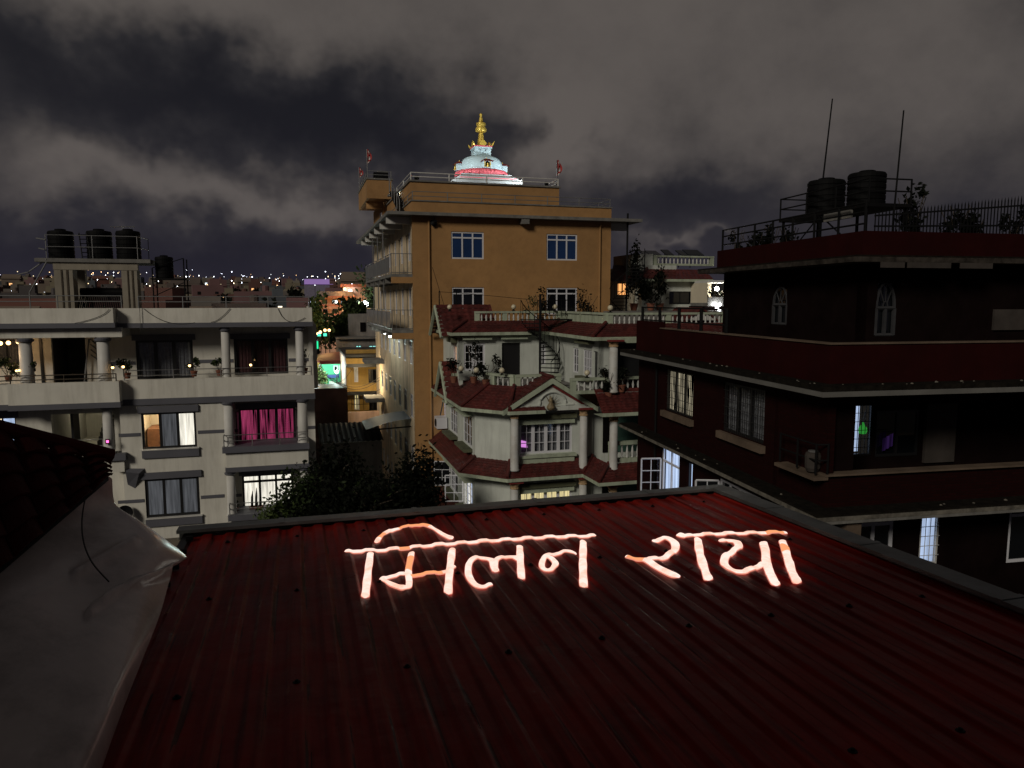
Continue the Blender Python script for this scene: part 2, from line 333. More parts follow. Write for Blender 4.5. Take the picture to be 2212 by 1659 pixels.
def window(parent, B, h, cols=3, split=None, fm='black', pm='pane', back='dark', fw=.06, d=.08, muntin=None, bd=.17, arch=False, mul=None, grille=False, backs=None):
    """a frame in the wall opening with panes and, behind them, curtain or room"""
    u0, u1, z0, z1 = h; mul = mul or fw
    b = MB()
    b.bbox(B, u0, u1, d, d + .06, z0, z0 + fw); b.bbox(B, u0, u1, d, d + .06, z1 - fw, z1)
    b.bbox(B, u0, u0 + fw, d, d + .06, z0 + fw, z1 - fw); b.bbox(B, u1 - fw, u1, d, d + .06, z0 + fw, z1 - fw)
    edges = [u0 + fw / 2 + (u1 - u0 - fw) * i / cols for i in range(cols + 1)]
    for e in edges[1:-1]: b.bbox(B, e - mul / 2, e + mul / 2, d - .003, d + .057, z0 + fw, z1 - fw)
    zsp = [z0 + fw / 2] + ([z0 + (z1 - z0) * split] if split else []) + [z1 - fw / 2]
    if split: b.bbox(B, u0 + fw, u1 - fw, d - .006, d + .054, zsp[1] - mul / 2, zsp[1] + mul / 2)
    if muntin:
        nx, nz = muntin
        for i in range(cols):
            for k in range(1, nx):
                e = edges[i] + (edges[i + 1] - edges[i]) * k / nx; b.bbox(B, e - .014, e + .014, d + .012, d + .04, z0 + fw, z1 - fw)
        for k in range(1, nz):
            e = z0 + (z1 - z0) * k / nz; b.bbox(B, u0 + fw, u1 - fw, d + .015, d + .037, e - .014, e + .014)
    if grille:
        n = max(4, int((u1 - u0) / .12))
        for k in range(1, n):
            e = u0 + (u1 - u0) * k / n; b.bbox(B, e - .007, e + .007, d - .05, d - .036, z0, z1)
        for k in range(1, 6):
            e = z0 + (z1 - z0) * k / 6; b.bbox(B, u0, u1, d - .052, d - .034, e - .007, e + .007)
    w = b.build('window', M[fm], parent)
    for i in range(cols):
        for j in range(len(zsp) - 1):
            a0, a1, c0, c1 = edges[i] + mul / 2, edges[i + 1] - mul / 2, zsp[j] + mul / 2, zsp[j + 1] - mul / 2
            top = [(a0, c1), (a1, c1)]
            pb = MB(); pb.quad(B(a0, d + .03, c0), B(a1, d + .03, c0), B(a1, d + .03, c1), B(a0, d + .03, c1))
            pb.build('pane', M[pm], w)
            if backs and backs[i % len(backs)]:
                cb = MB(); n = 14; D = [bd + .02 * math.sin(k * 2.3 + i) for k in range(n + 1)]; U = [edges[i] + (edges[i + 1] - edges[i]) * k / n for k in range(n + 1)]
                for k in range(n): cb.quad(B(U[k], D[k], zsp[j]), B(U[k + 1], D[k + 1], zsp[j]), B(U[k + 1], D[k + 1], zsp[j + 1]), B(U[k], D[k], zsp[j + 1]))
                cb.build('curtain', M[backs[i % len(backs)]], w)
    if arch:   # shaped heads of the casements
        ab = MB()
        for i in range(cols):
            nx = muntin[0] if muntin else 1
            for k in range(nx):
                a0 = edges[i] + (edges[i + 1] - edges[i]) * k / nx; a1 = edges[i] + (edges[i + 1] - edges[i]) * (k + 1) / nx
                if k == 0: a0 += mul / 2
                if k == nx - 1: a1 -= mul / 2
                hh = .09; zt = z1 - fw
                for (p, q) in ((0, .28), (.72, 1)):
                    x0, x1 = a0 + (a1 - a0) * p, a0 + (a1 - a0) * q
                    lo = (zt - hh, zt - hh * .15) if p == 0 else (zt - hh * .15, zt - hh)
                    ab.quad(B(x0, d + .018, lo[0]), B(x1, d + .018, lo[1]), B(x1, d + .018, zt), B(x0, d + .018, zt))
        ab.build('shaped_head', M[fm], w)
    if not backs:
        MB().quad(B(u0, bd, z0), B(u1, bd, z0), B(u1, bd, z1), B(u0, bd, z1)).build('curtain' if back not in ('dark', 'blackwall') else 'room', M[back], w)
    elif not all(backs):
        pass
    return w
def railing(parent, pts, rails, h, m, r=.022, post=None, pr=None, name='railing'):
    """rails along a line of points at the given heights, with a post (its own piece) every so often"""
    b = MB()
    for z in rails: b.tube([(p[0], p[1], p[2] + z) for p in pts], r, 6)
    w = b.build(name, M[m], parent)
    pm = MB().tube([(0, 0, 0), (0, 0, h)], pr or r * 1.15, 6).mesh('post', M[m])
    P = [Vector(p) for p in pts]
    for i in range(len(P) - 1):
        n = max(1, round((P[i + 1] - P[i]).length / (post or 1.2)))
        for k in range(n + (1 if i == len(P) - 2 else 0)): link('post', pm, w, P[i] + (P[i + 1] - P[i]) * k / n)
    return w
def baluster_mesh(h, r, m):
    return MB().lathe([(r * .9, 0), (r * .9, h * .07), (r * .45, h * .12), (r * .9, h * .32), (r * 1.0, h * .42), (r * .6, h * .72), (r * .42, h * .84), (r * .8, h * .9), (r * .85, h)], 8).mesh('baluster', m, True)
def balustrade(parent, pts, z0, h, m, piers=None, pitch=.26, wd=.16, bm=None, skip=()):
    """rail and plinth with balusters between piers, along straight runs"""
    b = MB(); P = [Vector((p[0], p[1], 0)) for p in pts]; spots = []
    for i in range(len(P) - 1):
        t = (P[i + 1] - P[i]); L = t.length; t.normalize(); nrm = Vector((-t.y, t.x, 0))
        def bar(s0, s1, w, a, c):
            q = [P[i] + t * s0 - nrm * w / 2, P[i] + t * s1 - nrm * w / 2, P[i] + t * s1 + nrm * w / 2, P[i] + t * s0 + nrm * w / 2]
            b.prism([(x.x, x.y) for x in q], a, c)
        bar(0, L, wd + .06, z0, z0 + h * .2); bar(0, L, wd + .08, z0 + h * .84, z0 + h)
        np_ = piers[i] if piers else max(1, round(L / 2.6)); pw = .24
        for k in range(np_ + 1):
            s = (L - pw) * k / np_ if np_ else 0; bar(s, s + pw, wd + .03, z0 + h * .2, z0 + h * .84)
            if k < np_:
                g0, g1 = s + pw, (L - pw) * (k + 1) / np_; n = max(1, int((g1 - g0) / pitch))
                if i in skip: bar(g0, g1, wd - .06, z0 + h * .2, z0 + h * .84); continue
                for j in range(n): spots.append(P[i] + t * (g0 + (g1 - g0) * (j + .5) / n))
    w = b.build('balustrade', M[m], parent)
    me = baluster_mesh(h * .64, .062, M[bm or m])
    for q in spots: link('baluster', me, w, (q.x, q.y, z0 + h * .2))
    return w
def column(parent, x, y, z0, z1, r, cap='slate', m='white', fancy=False, flute=True):
    hgt = z1 - z0; b = MB(); n = 20; k = .86 if fancy else .93
    prof = [(r * 1.2, 0), (r * 1.2, .06), (r * 1.02, .10), (r, hgt * .3), (r * .9, hgt * k)]
    b.lathe(prof, n, (x, y, z0)); o = b.build('column', M[m], parent, smooth=True)
    c = MB()
    if fancy:
        c.lathe([(r * .92, hgt * k), (r * 1.12, hgt * k + .02), (r * 1.1, hgt * k + .06), (r * .95, hgt * k + .08), (r * 1.1, hgt * .93), (r * 1.5, hgt * .97)], 12, (x, y, z0))
        c.build('capital', M['capital'], o)
        MB().box(x - r * 1.75, x + r * 1.75, y - r * 1.75, y + r * 1.75, z0 + hgt * .97, z0 + hgt).build('abacus', M['maroon'], o)
    else:
        c.lathe([(r * 1.0, hgt * k), (r * 1.25, hgt * k + .05), (r * 1.3, hgt * k + .14), (r * 1.05, hgt * k + .16), (r * 1.05, hgt)], n, (x, y, z0)); c.build('capital', M[cap], o)
    return o
def leaves(n, cen, rad, size, seedv=None, clump=14, flat=.0):
    """leaf-sized quads gathered in clumps through an uneven volume"""
    g = np.random.default_rng(seedv if seedv is not None else rng.integers(1 << 30))
    nc = max(3, n // 60); cc = g.normal(size=(nc, 3)); cc /= np.linalg.norm(cc, axis=1)[:, None]; cc *= (g.random((nc, 1)) ** .45); cc = cc * np.array(rad) * .85
    pick = g.integers(0, nc, n); p = cc[pick] + g.normal(size=(n, 3)) * np.array(rad) * .20 + np.array(cen)
    a = g.normal(size=(n, 3)); a /= np.linalg.norm(a, axis=1)[:, None]; b = g.normal(size=(n, 3)); b -= (b * a).sum(1)[:, None] * a; b /= np.linalg.norm(b, axis=1)[:, None]
    s = size * (.6 + .8 * g.random((n, 1))); a = a * s; b = b * s * .55
    v = np.stack([p - a, p - b * .9, p + a, p + b * .9], 1).reshape(-1, 3)
    return v, np.arange(4 * n).reshape(-1, 4)
def leaf_obj(name, v, f, m, parent):
    me = bpy.data.meshes.new(name); me.from_pydata(v.tolist(), [], f.tolist()); me.materials.append(m); me.update()
    return link(name, me, parent)
def tree(loc, h, rad, n, size, label, m='leaf', group=None, trunk=.16, name='tree', cat='tree', cz=.65):
    t = root(name, loc, random.random() * 6, label, cat, group); b = MB()
    b.tube([(0, 0, -.3), (.1, .05, h * .3), (-.05, .1, h * .6), (0, 0, h * .85)], [trunk, trunk * .8, trunk * .5, trunk * .15], 8)
    for k in range(7):
        q = k * 2.4; z = h * (.35 + .06 * k); e = Vector((math.cos(q) * rad[0] * .7, math.sin(q) * rad[1] * .7, z + rad[2] * .45))
        b.tube([(0, .05, z), tuple(e * .5 + Vector((0, 0, z * .55))), tuple(e)], [trunk * .4, trunk * .25, trunk * .06], 5)
    b.build('trunk', M['bark'], t, True)
    v, f = leaves(n, (0, 0, h * cz), rad, size); leaf_obj('crown', v, f, M[m], t)
    return t
def pot_plant(loc, h, label, m='leafd', n=160, spread=.3, pot=.16, group=None, leaf=.07):
    t = root('potted_plant', loc, 0, label, 'plant', group)
    MB().lathe([(pot * .7, 0), (pot, pot * 1.5), (pot * 1.1, pot * 1.5), (pot * 1.1, pot * 1.75), (pot * .9, pot * 1.75)], 12).build('pot', M['pot'], t)
    b = MB()
    for k in range(5):
        q = k * 1.26; b.tube([(0, 0, pot), (math.cos(q) * spread * .4, math.sin(q) * spread * .4, pot + h * .5), (math.cos(q) * spread * .8, math.sin(q) * spread * .8, pot + h * .85)], .012, 4)
    b.build('stem', M['bark'], t)
    v, f = leaves(n, (0, 0, pot * 1.7 + h * .5), (spread, spread, h * .5), leaf); leaf_obj('foliage', v, f, M[m], t)
    return t
def water_tank(loc, r, h, label, group=None, name='water_tank'):
    t = root(name, loc, random.random(), label, 'water tank', group)
    prof = [(r * .97, 0)]
    for k in range(5):
        z = h * .05 + h * .75 * k / 5; prof += [(r, z), (r, z + h * .10), (r * .965, z + h * .115), (r * .965, z + h * .135)]
    prof += [(r, h * .80), (r, h * .87), (r * .93, h * .925), (r * .62, h * .945), (r * .45, h * .95)]
    MB().lathe(prof, 26).build('body', M['tank'], t)
    MB().lathe([(r * .42, h * .94), (r * .44, h * .99), (r * .40, h * 1.0), (.02, h * 1.015)], 18).build('lid', M['tank'], t)
    return t
# ================================================================ ground
def ground_z(x, y):
    z = .040 * max(0.0, y - 85) if y < 900 else 32.6 + .02 * (y - 900)
    return z + (0 if y < 100 else 2.0 * math.sin(x * .011 + 1) * min(1, (y - 100) / 200))
gb = MB(); gx = np.linspace(-1900, 1900, 77); gy = np.concatenate([np.linspace(-60, 90, 8), np.linspace(120, 900, 30), np.linspace(980, 3200, 20)])
gv = [(x * (1 if y < 300 else 1), y, ground_z(x, y)) for y in gy for x in gx]
gb.add(gv, [(j * 77 + i, j * 77 + i + 1, (j + 1) * 77 + i + 1, (j + 1) * 77 + i) for j in range(len(gy) - 1) for i in range(76)])
tag(gb.build('ground', M['ground']), kind='structure')
hb = MB(); hv = []
hx = np.linspace(-2600, 2200, 90)
for r_, y in enumerate((3000, 3300, 3700)):
    for x in hx:
        top = 84 + 26 * math.sin(x * .0021 + .4) + 12 * math.sin(x * .0067) + 22 * math.exp(-((x + 900) / 420) ** 2)
        hv.append((x, y, 40 if r_ == 0 else (top if r_ == 1 else 30)))
hb.add(hv, [(j * 90 + i, j * 90 + i + 1, (j + 1) * 90 + i + 1, (j + 1) * 90 + i) for j in range(2) for i in range(89)])
tag(hb.build('hills', M['hill']), kind='structure')

# ================================================================ cream apartment building
c1 = lambda x, y: (x * .3167, 442.4 + y * .3167)
c2 = lambda x, y: (x * .3167, 848.0 + y * .3167)
r1 = lambda x, y: (x * .16, 626.7 + y * .16)
r2 = lambda x, y: (x * .16, 848.0 + y * .16)
A = Fr(365, 900, 33.5, 16)
ap = froot('apartment_building', A, 'cream apartment block with slate bands and water tanks on its roof', 'building')
xr = A.f(c1(2145, 1300))[0]; xs = A.f(c1(835, 1300))[0]; xb = A.f(c2(1530, 400))[0]; xL = A.f((-160, 850))[0]
zt0 = A.f(c1(1450, 1348))[1]; zt1 = A.f(c1(1450, 1180))[1]           # terrace band (bottom of slate, top)
zr0 = A.f(c1(1450, 835))[1]; zr1 = A.f(c1(1450, 803))[1]; zr2 = A.f(c1(1450, 704))[1]
zs0 = zt0 + .02; zstrip = .27
YB = 1.25
W3 = A.rect(c2(960, 140), c2(1345, 370)); W4 = A.rect(c2(985, 592), c2(1368, 830))
wall(ap, FB(0), xs, xb, 0, zt0, [W3, W4, (W3[0], W3[1], 2.0, 3.5)], M['cream'])
# bay of balconies
xr2 = A.f(c2(2152, 300), YB)[0]
WP = A.rect(c2(1628, 112), c2(2018, 340), YB); WQ = A.rect(c2(1650, 566), c2(2005, 776), YB)
wall(ap, FB(YB), xb, xr2, 0, zt0, [WP, WQ], M['cream'])
MB().box(xb - .001, xb + .18, .002, YB, 0, zt0).build('wall', M['cream'], ap)
MB().box(xr2 - .2, xr2, YB + .01, 12, 0, zr0).build('wall', M['cream'], ap)
for (p, q, a0, a1) in ((c2(1515, 376), c2(2110, 352), c2(1530, 410), c2(1530, 490)), (c2(1555, 842), c2(2150, 820), None, None)):
    x0, z1 = A.f(p, -.35); x1 = A.f(q, -.35)[0]
    MB().box(x0, x1, -.35, YB, z1 - .28, z1).build('balcony_slab', M['slate'], ap)
    MB().box(x0 + .12, x1 - .06, -.18, -.02, z1 - 1.0, z1 - .283).build('apron', M['cream'], ap)
    MB().box(x0 + .09, x1 - .03, -.24, YB, z1 - 1.22, z1 - 1.0).build('slate_band', M['slate'], ap)
    railing(ap, [(x0 + .08, 0.1, z1), (x0 + .08, -.28, z1), (x1 - .1, -.28, z1), (x1 - .1, 0.3, z1)], (.28, .55), .56, 'steel', post=1.35)
zc2 = A.f(c2(1555, 372), 0)[1]
for px in (1560, 2065): column(ap, A.f(c2(px, 200), .12)[0], .12, zc2, zt0, .24)
zc1 = A.f(c2(1575, 842), 0)[1]
for px in (1575, 2078): column(ap, A.f(c2(px, 650), .12)[0], .12, zc1, zc2 - 1.2, .22)
def lintel(h, B, top=.30, ov=.13, sill=.36, m='slate', dpt=.10):
    MB().bbox(B, h[0] - ov, h[1] + ov, -dpt, .0, h[3], h[3] + top).build('lintel', M[m], ap)
    if sill:
        MB().bbox(B, h[0] - .06, h[1] + .1, -dpt - .03, .19, h[2] - .05, h[2] + .005).build('sill', M['white'], ap)
        MB().bbox(B, h[0] - .03, h[1] + .08, -dpt, -.002, h[2] - sill - .05, h[2] - .052).build('sill_block', M[m], ap)
lintel(W3, FB(0)); lintel(W4, FB(0)); lintel(WP, FB(YB), .26, sill=0); lintel(WQ, FB(YB), .2, sill=0)
window(ap, FB(0), W3, 3, backs=[None, 'l_grey', 'l_white'], fw=.10, mul=.12, d=.05)
# the lit room behind the first sash
rx0, rx1, rz0, rz1 = W3[0] - .2, W3[1] + .3, W3[2] - .9, W3[3] + .3
rb = MB(); rb.quad((rx0, 3.2, rz0), (rx1, 3.2, rz0), (rx1, 3.2, rz1), (rx0, 3.2, rz1)); rb.quad((rx0, .25, rz0), (rx0, 3.2, rz0), (rx0, 3.2, rz1), (rx0, .25, rz1))
rb.quad((rx1, .25, rz0), (rx1, 3.2, rz0), (rx1, 3.2, rz1), (rx1, .25, rz1)); rb.quad((rx0, .25, rz1), (rx1, .25, rz1), (rx1, 3.2, rz1), (rx0, 3.2, rz1)); rb.quad((rx0, .25, rz0), (rx1, .25, rz0), (rx1, 3.2, rz0), (rx0, 3.2, rz0))
rb.build('room', M['warmwall'], ap)
MB().prism([(rx0 + .1, 1.7), (rx0 + .9, 1.7), (rx0 + 1.3, 2.3), (rx0 + 1.3, 3.1), (rx0 + .1, 3.1)], rz0, rz0 + 1.55).build('cabinet', M['skin'], ap)
ld = bpy.data.lights.new('room_lamp', 'POINT'); ld.energy = 150; ld.color = (1, .80, .52); ld.shadow_soft_size = .15
lo = bpy.data.objects.new('room_lamp', ld); COL.objects.link(lo); lo.location = A.w((rx0 + rx1) / 2, 1.5, rz1 - .35)
window(ap, FB(0), W4, 3, back='l_grey', fw=.12, mul=.12, d=.05, backs=['l_grey', 'l_grey', 'l_grey'])
window(ap, FB(YB), WP, 3, backs=['l_pink', 'l_pink', 'l_pink'], fw=.09, mul=.13, d=.05)
window(ap, FB(YB), WQ, 3, split=.80, backs=['l_white', 'l_white', 'l_white'], fw=.09, mul=.11, d=.05)
for (hh, sx) in ((WP, -1), (WP, 1)):           # casements standing open
    cx = hh[0] + .02 if sx < 0 else hh[1] - .02
    cb = MB(); a = (cx, YB - .02); e = (cx + sx * .10, YB - .55)
    for (z0, z1) in ((hh[2] + .05, hh[2] + .12), (hh[3] - .12, hh[3] - .05)): cb.tube([(a[0], a[1], (z0 + z1) / 2), (e[0], e[1], (z0 + z1) / 2)], .035, 4)
    for q in (a, e): cb.tube([(q[0], q[1], hh[2] + .05), (q[0], q[1], hh[3] - .05)], .035, 4)
    o = cb.build('casement', M['black'], ap)
    MB().quad((a[0], a[1], hh[2] + .1), (e[0], e[1], hh[2] + .1), (e[0], e[1], hh[3] - .1), (a[0], a[1], hh[3] - .1)).build('pane', M['pane'], o)
# dado bands
for (p, q, y) in ((c2(810, 290), c2(960, 288), 0), (c2(1350, 268), c2(1530, 262), 0), (c2(805, 746), c2(985, 744), 0), (c2(1370, 712), c2(1530, 706), 0), (c2(1585, 258), c2(1625, 256), YB), (c2(2020, 240), c2(2150, 234), YB), (c2(1600, 700), c2(1650, 697), YB)):
    x0, z = A.f(p, y); x1 = A.f(q, y)[0]
    MB().box(x0, x1, y - .025, y - .001, z - .09, z + .06).build('dado_band', M['slate'], ap)
# terrace band, top floor, roof parapet
MB().box(xs, xr, -.06, .14, zt0 + .28, zt1).build('terrace_parapet', M['cream'], ap)
MB().box(xs, xr + .03, -.10, YB, zt0 + .001, zt0 + .279).build('slate_band', M['slate'], ap)
MB().box(xL, xr2, .15, 12, zt0 + .29, zt0 + .36).build('terrace_floor', M['concrete'], ap)
YT = 1.5
W1 = A.rect(c1(922, 926), c1(1325, 1180), YT); W2 = A.rect(c1(1592, 916), c1(1968, 1150), YT)
DO = A.rect(c1(345, 888), c1(600, 1250), YT); D1_ = A.rect(c1(-60, 920), c1(150, 1092), YT)
zfl = zt0 + .36
wall(ap, FB(YT), xL, xr2 + .2, zfl, zr0, [W1, W2, (DO[0], DO[1], zfl + .01, DO[3]), D1_], M['cream'])
MB().box(xr2, xr2 + .2, YT + .01, 12, zfl, zr0).build('wall', M['cream'], ap)
window(ap, FB(YT), W1, 3, backs=['curt_grey', 'curt_grey', 'curt_grey'], fw=.10, mul=.16, d=.05)
window(ap, FB(YT), W2, 3, backs=['curt_maroon'] * 3, fw=.10, mul=.13, d=.05)
window(ap, FB(YT), D1_, 2, backs=['curt_grey'] * 2, fw=.07, d=.05)
lintel(W1, FB(YT), .27, sill=0); lintel(W2, FB(YT), .25, sill=0); lintel(D1_, FB(YT), .1, sill=0)
for (p, q) in ((c1(735, 1080), c1(925, 1078)), (c1(1326, 1066), c1(1592, 1062)), (c1(1968, 1056), c1(2125, 1052))):
    x0, z = A.f(p, YT); x1 = A.f(q, YT)[0]; MB().box(x0, x1, YT - .025, YT - .001, z - .1, z + .06).build('dado_band', M['slate'], ap)
# dark stair hall behind the doorway
hb_ = MB(); x0, x1, z0, z1 = DO[0] - .3, DO[1] + .3, zfl + .01, DO[3] + .1
hb_.quad((x0, 5, z0), (x1, 5, z0), (x1, 5, z1), (x0, 5, z1)); hb_.quad((x0, YT + .2, z0), (x0, 5, z0), (x0, 5, z1), (x0, YT + .2, z1)); hb_.quad((x1, YT + .2, z0), (x1, 5, z0), (x1, 5, z1), (x1, YT + .2, z1)); hb_.quad((x0, YT + .2, z1), (x1, YT + .2, z1), (x1, 5, z1), (x0, 5, z1))
hb_.build('stair_hall', M['concrete'], ap)
window(ap, FB(4.7), (DO[0] + .65, DO[1] + .25, z0 + 1.5, z0 + 2.9), 2, split=.6, back='dark', fw=.16, mul=.18)
pz = A.f(c1(320, 900), YT)[1]
px0 = A.f(c1(272, 1000), YT)[0]; px1 = A.f(c1(290, 1000), YT)[0]
MB().box(px0, px1, YT - .06, YT - .002, zfl, pz).build('downpipe_chase', M['black'], ap)
# stair rail seen against the wall right of the door
q0, q1 = A.f(c1(605, 915), YT - .15), A.f(c1(690, 985), YT - .15)
sb = MB()
for k in range(4): sb.tube([(q0[0] + .05, YT - .15, q0[1] - k * .24), (q1[0] + .3, YT - .15, q1[1] - k * .24 - .2)], .03, 5)
sb.tube([(q0[0], YT - .15, q0[1]), (q0[0] - .35, YT - .3, zfl)], .035, 5); sb.tube([(q0[0] + .3, YT - .15, q0[1] - .2), (q0[0] + .35, YT - .15, zfl)], .025, 5)
sb.build('stair_rail', M['greysteel'], ap)
MB().box(xs, xr + .02, -.10, 12, zr0, zr1).build('slate_band', M['slate'], ap)
MB().box(xs, xr, -.06, .12, zr1 + .001, zr2).build('roof_parapet', M['cream'], ap)
MB().box(xr - .12, xr, .121, 11, zr1 + .001, zr2).build('roof_parapet', M['cream'], ap)
MB().box(xs - 8, xr, .13, 12, zr1 + .002, zr1 + .05).build('roof_slab', M['concrete'], ap)
# left block steps forward
xm = A.f(c1(52, 1300), -.6)[0]; YL = -.6; xs2 = A.f(c1(815, 1300), YL)[0]
za0, za1, za2 = A.f(c1(430, 1395), YL)[1], A.f(c1(430, 1358), YL)[1], A.f(c1(430, 1214), YL)[1]
MB().box(xm, xs2, YL, YL + .2, za1, za2).build('terrace_parapet', M['cream'], ap)
MB().box(xs2 - .18, xs2, YL + .201, -.05, za1, za2).build('terrace_parapet', M['cream'], ap)
MB().box(xm - .03, xs2 + .03, YL - .05, YT, za0, za1 - .001).build('slate_band', M['slate'], ap)
MB().box(xL, xm - .001, YL + .35, YL + .5, za1, za2).build('terrace_parapet', M['cream'], ap)
MB().box(xL, xm - .031, YL + .30, YT, za0, za1 - .001).build('slate_band', M['slate'], ap)
xq = A.f(c1(772, 760), YL)[0]
zb0, zb1, zb2 = A.f(c1(400, 842), YL)[1], A.f(c1(400, 808), YL)[1], A.f(c1(400, 706), YL)[1]
MB().box(xL, xq, YL, YL + .2, zb1 + .001, zb2).build('roof_parapet', M['cream'], ap)
MB().box(xq - .2, xq, YL + .201, .1, zb1 + .001, zb2).build('roof_parapet', M['cream'], ap)
MB().box(xL, xs - .001, YL - .04, 12, zb0, zb1).build('slate_band', M['slate'], ap)
MB().box(xL, xs + .2, YL + .25, YT - .002, zb0 - .42, zb0 - .001).build('beam', M['cream'], ap)
for px, r in ((175, .27), (705, .27)): column(ap, A.f(c1(px, 1000), YL + .5)[0], YL + .5, za1, zb0 - .42, r)
for px in (1540, 2045): column(ap, A.f(c1(px, 1000), .25)[0], .25, zfl, zr0, .2)
railing(ap, [(xL, YL + .45, za2 - .1), (xm + .1, YL + .12, za2), (xs2 - .12, YL + .12, za2)], (.14, .33), .34, 'bark', r=.025, post=1.75)
railing(ap, [(xs2 + .1, .04, zt1), (xr - .1, .04, zt1)], (.18, .42), .43, 'steel', r=.02, post=2.2)
# lower left: open stair hall with a lit landing
HX0, HX1 = A.f(c2(325, 200), 0)[0], A.f(c2(760, 200), 0)[0]
zh0, zh1 = A.f(c2(600, 420), 0)[1], za0 - .35
WN1 = A.rect(c2(-80, 175), c2(122, 400), 0.5)
wall(ap, FB(.5), xL, HX0, 0, za0, [WN1], M['cream'])
lintel(WN1, FB(.5), .28, sill=0)
window(ap, FB(.5), WN1, 2, backs=['l_warm', 'l_cool'], fw=.05, d=.05)
wall(ap, FB(.5), HX1, xs, 0, za0, [], M['cream'])
MB().box(xs - .16, xs - .001, .0, .499, 0, za0).build('wall', M['cream'], ap)
MB().box(HX0, HX1, .5, .7, za0 - .36, za0).build('beam', M['cream'], ap)
MB().box(HX0, HX1, .5, .7, 0, zh0 - .1).build('wall', M['cream'], ap)
sh = MB(); sh.quad((HX0, 6, zh0 - 1), (HX1, 6, zh0 - 1), (HX1, 6, za0), (HX0, 6, za0)); sh.quad((HX0, .7, zh0 - 1), (HX0, 6, zh0 - 1), (HX0, 6, za0), (HX0, .7, za0)); sh.quad((HX1, .7, zh0 - 1), (HX1, 6, zh0 - 1), (HX1, 6, za0), (HX1, .7, za0))
sh.quad((HX0, .7, za0 - .05), (HX1, .7, za0 - .05), (HX1, 6, za0 - .05), (HX0, 6, za0 - .05)); sh.quad((HX0, .7, zh0 - .2), (HX1, .7, zh0 - .2), (HX1, 6, zh0 - .2), (HX0, 6, zh0 - .2))
sh.build('stair_hall', M['cream'], ap)
st = MB(); sx0, sx1 = HX0 + 1.3, HX1 - .5
for k in range(9): st.box(sx0, sx1, 2.2 + .28 * k, 5.9, zh0 - .2 + .17 * k + .001 * k, zh0 - .03 + .17 * k)
st.build('stair', M['concrete'], ap)
railing(ap, [(sx1 - .35, 2.2, zh0), (sx1 - .35, 4.6, zh0 + 1.4)], (.45, .9), .9, 'greysteel', post=.4)
MB().box(HX0 + .65, HX0 + .75, .9, 1.9, zh0 - .2, zh0 + 1.9).build('door', M['black'], ap)
lp = root('stair_lamp', A.w(*[A.f(c2(618, 118), 4.4)[0], 4.4, A.f(c2(618, 118), 4.4)[1]]), 0, 'small bright lamp at the head of the open stair', 'lamp')
MB().lathe([(.10, -.06), (.13, 0), (.10, .06)], 12).build('lamp_shade', M['l_white'], lp)
ld = bpy.data.lights.new('stair_light', 'POINT'); ld.energy = 7; ld.color = (1, .9, .65); ld.shadow_soft_size = .08
lo = bpy.data.objects.new('stair_light', ld); COL.objects.link(lo); lo.location = lp.location + Vector((0, -.25, -.1))
xc = A.f(c2(745, 300), .0)[0]; zcb = A.f(c2(760, 412), 0)[1]
column(ap, xc, -.1, zcb, za0, .22, m='white')
bk = MB(); xk0 = A.f(c2(690, 400), -.3)[0]; xk1 = xs + .05
bk.prism([(xk0, -.35), (xk1, -.35), (xk1, .4), (xk0, .4)], zcb - .3, zcb); bk.build('balcony_slab', M['slate'], ap)
MB().prism([(xk0 + .3, -.2), (xk1 - .1, -.2), (xk1 - .1, .4), (xk0 + .3, .4)], zcb - .85, zcb - .301).build('apron', M['cream'], ap)
bq = MB(); bq.add([(xs, -.001, zcb - 1.5), (xs, -.30, zcb - .85), (xs + .55, -.30, zcb - .95), (xs + .75, -.001, zcb - 1.1), (xs + .75, -.001, zcb - .8), (xs, -.001, zcb - .75), (xs + .3, -.001, zcb - 1.7)], [(0, 1, 2, 6), (2, 3, 6), (1, 5, 4, 2), (2, 4, 3)]); bq.build('bracket', M['slate'], ap)
railing(ap, [(HX0 + .2, -.1, zh0 + .05), (xc - .25, -.1, zh0 + .05)], (.32, .62), .63, 'steel', post=1.3)
sg = MB().box(-.09, .09, -.03, .03, -.11, .11); so = root('red_clock', A.w(xc + .02, -.42, A.f(c2(750, 330), -.3)[1]), A.a, 'small black box with pink glowing digits on the column', 'lamp')
sg.build('case', M['black'], so); MB().box(-.05, .05, -.036, -.031, -.05, .06).build('display', emit('pink_digits', (1, .12, .4), 3), so)
MB().tube([(0, .03, -.11), (0, .12, -.2), (0, .2, -.22)], .012, 4).build('bracket', M['black'], so)
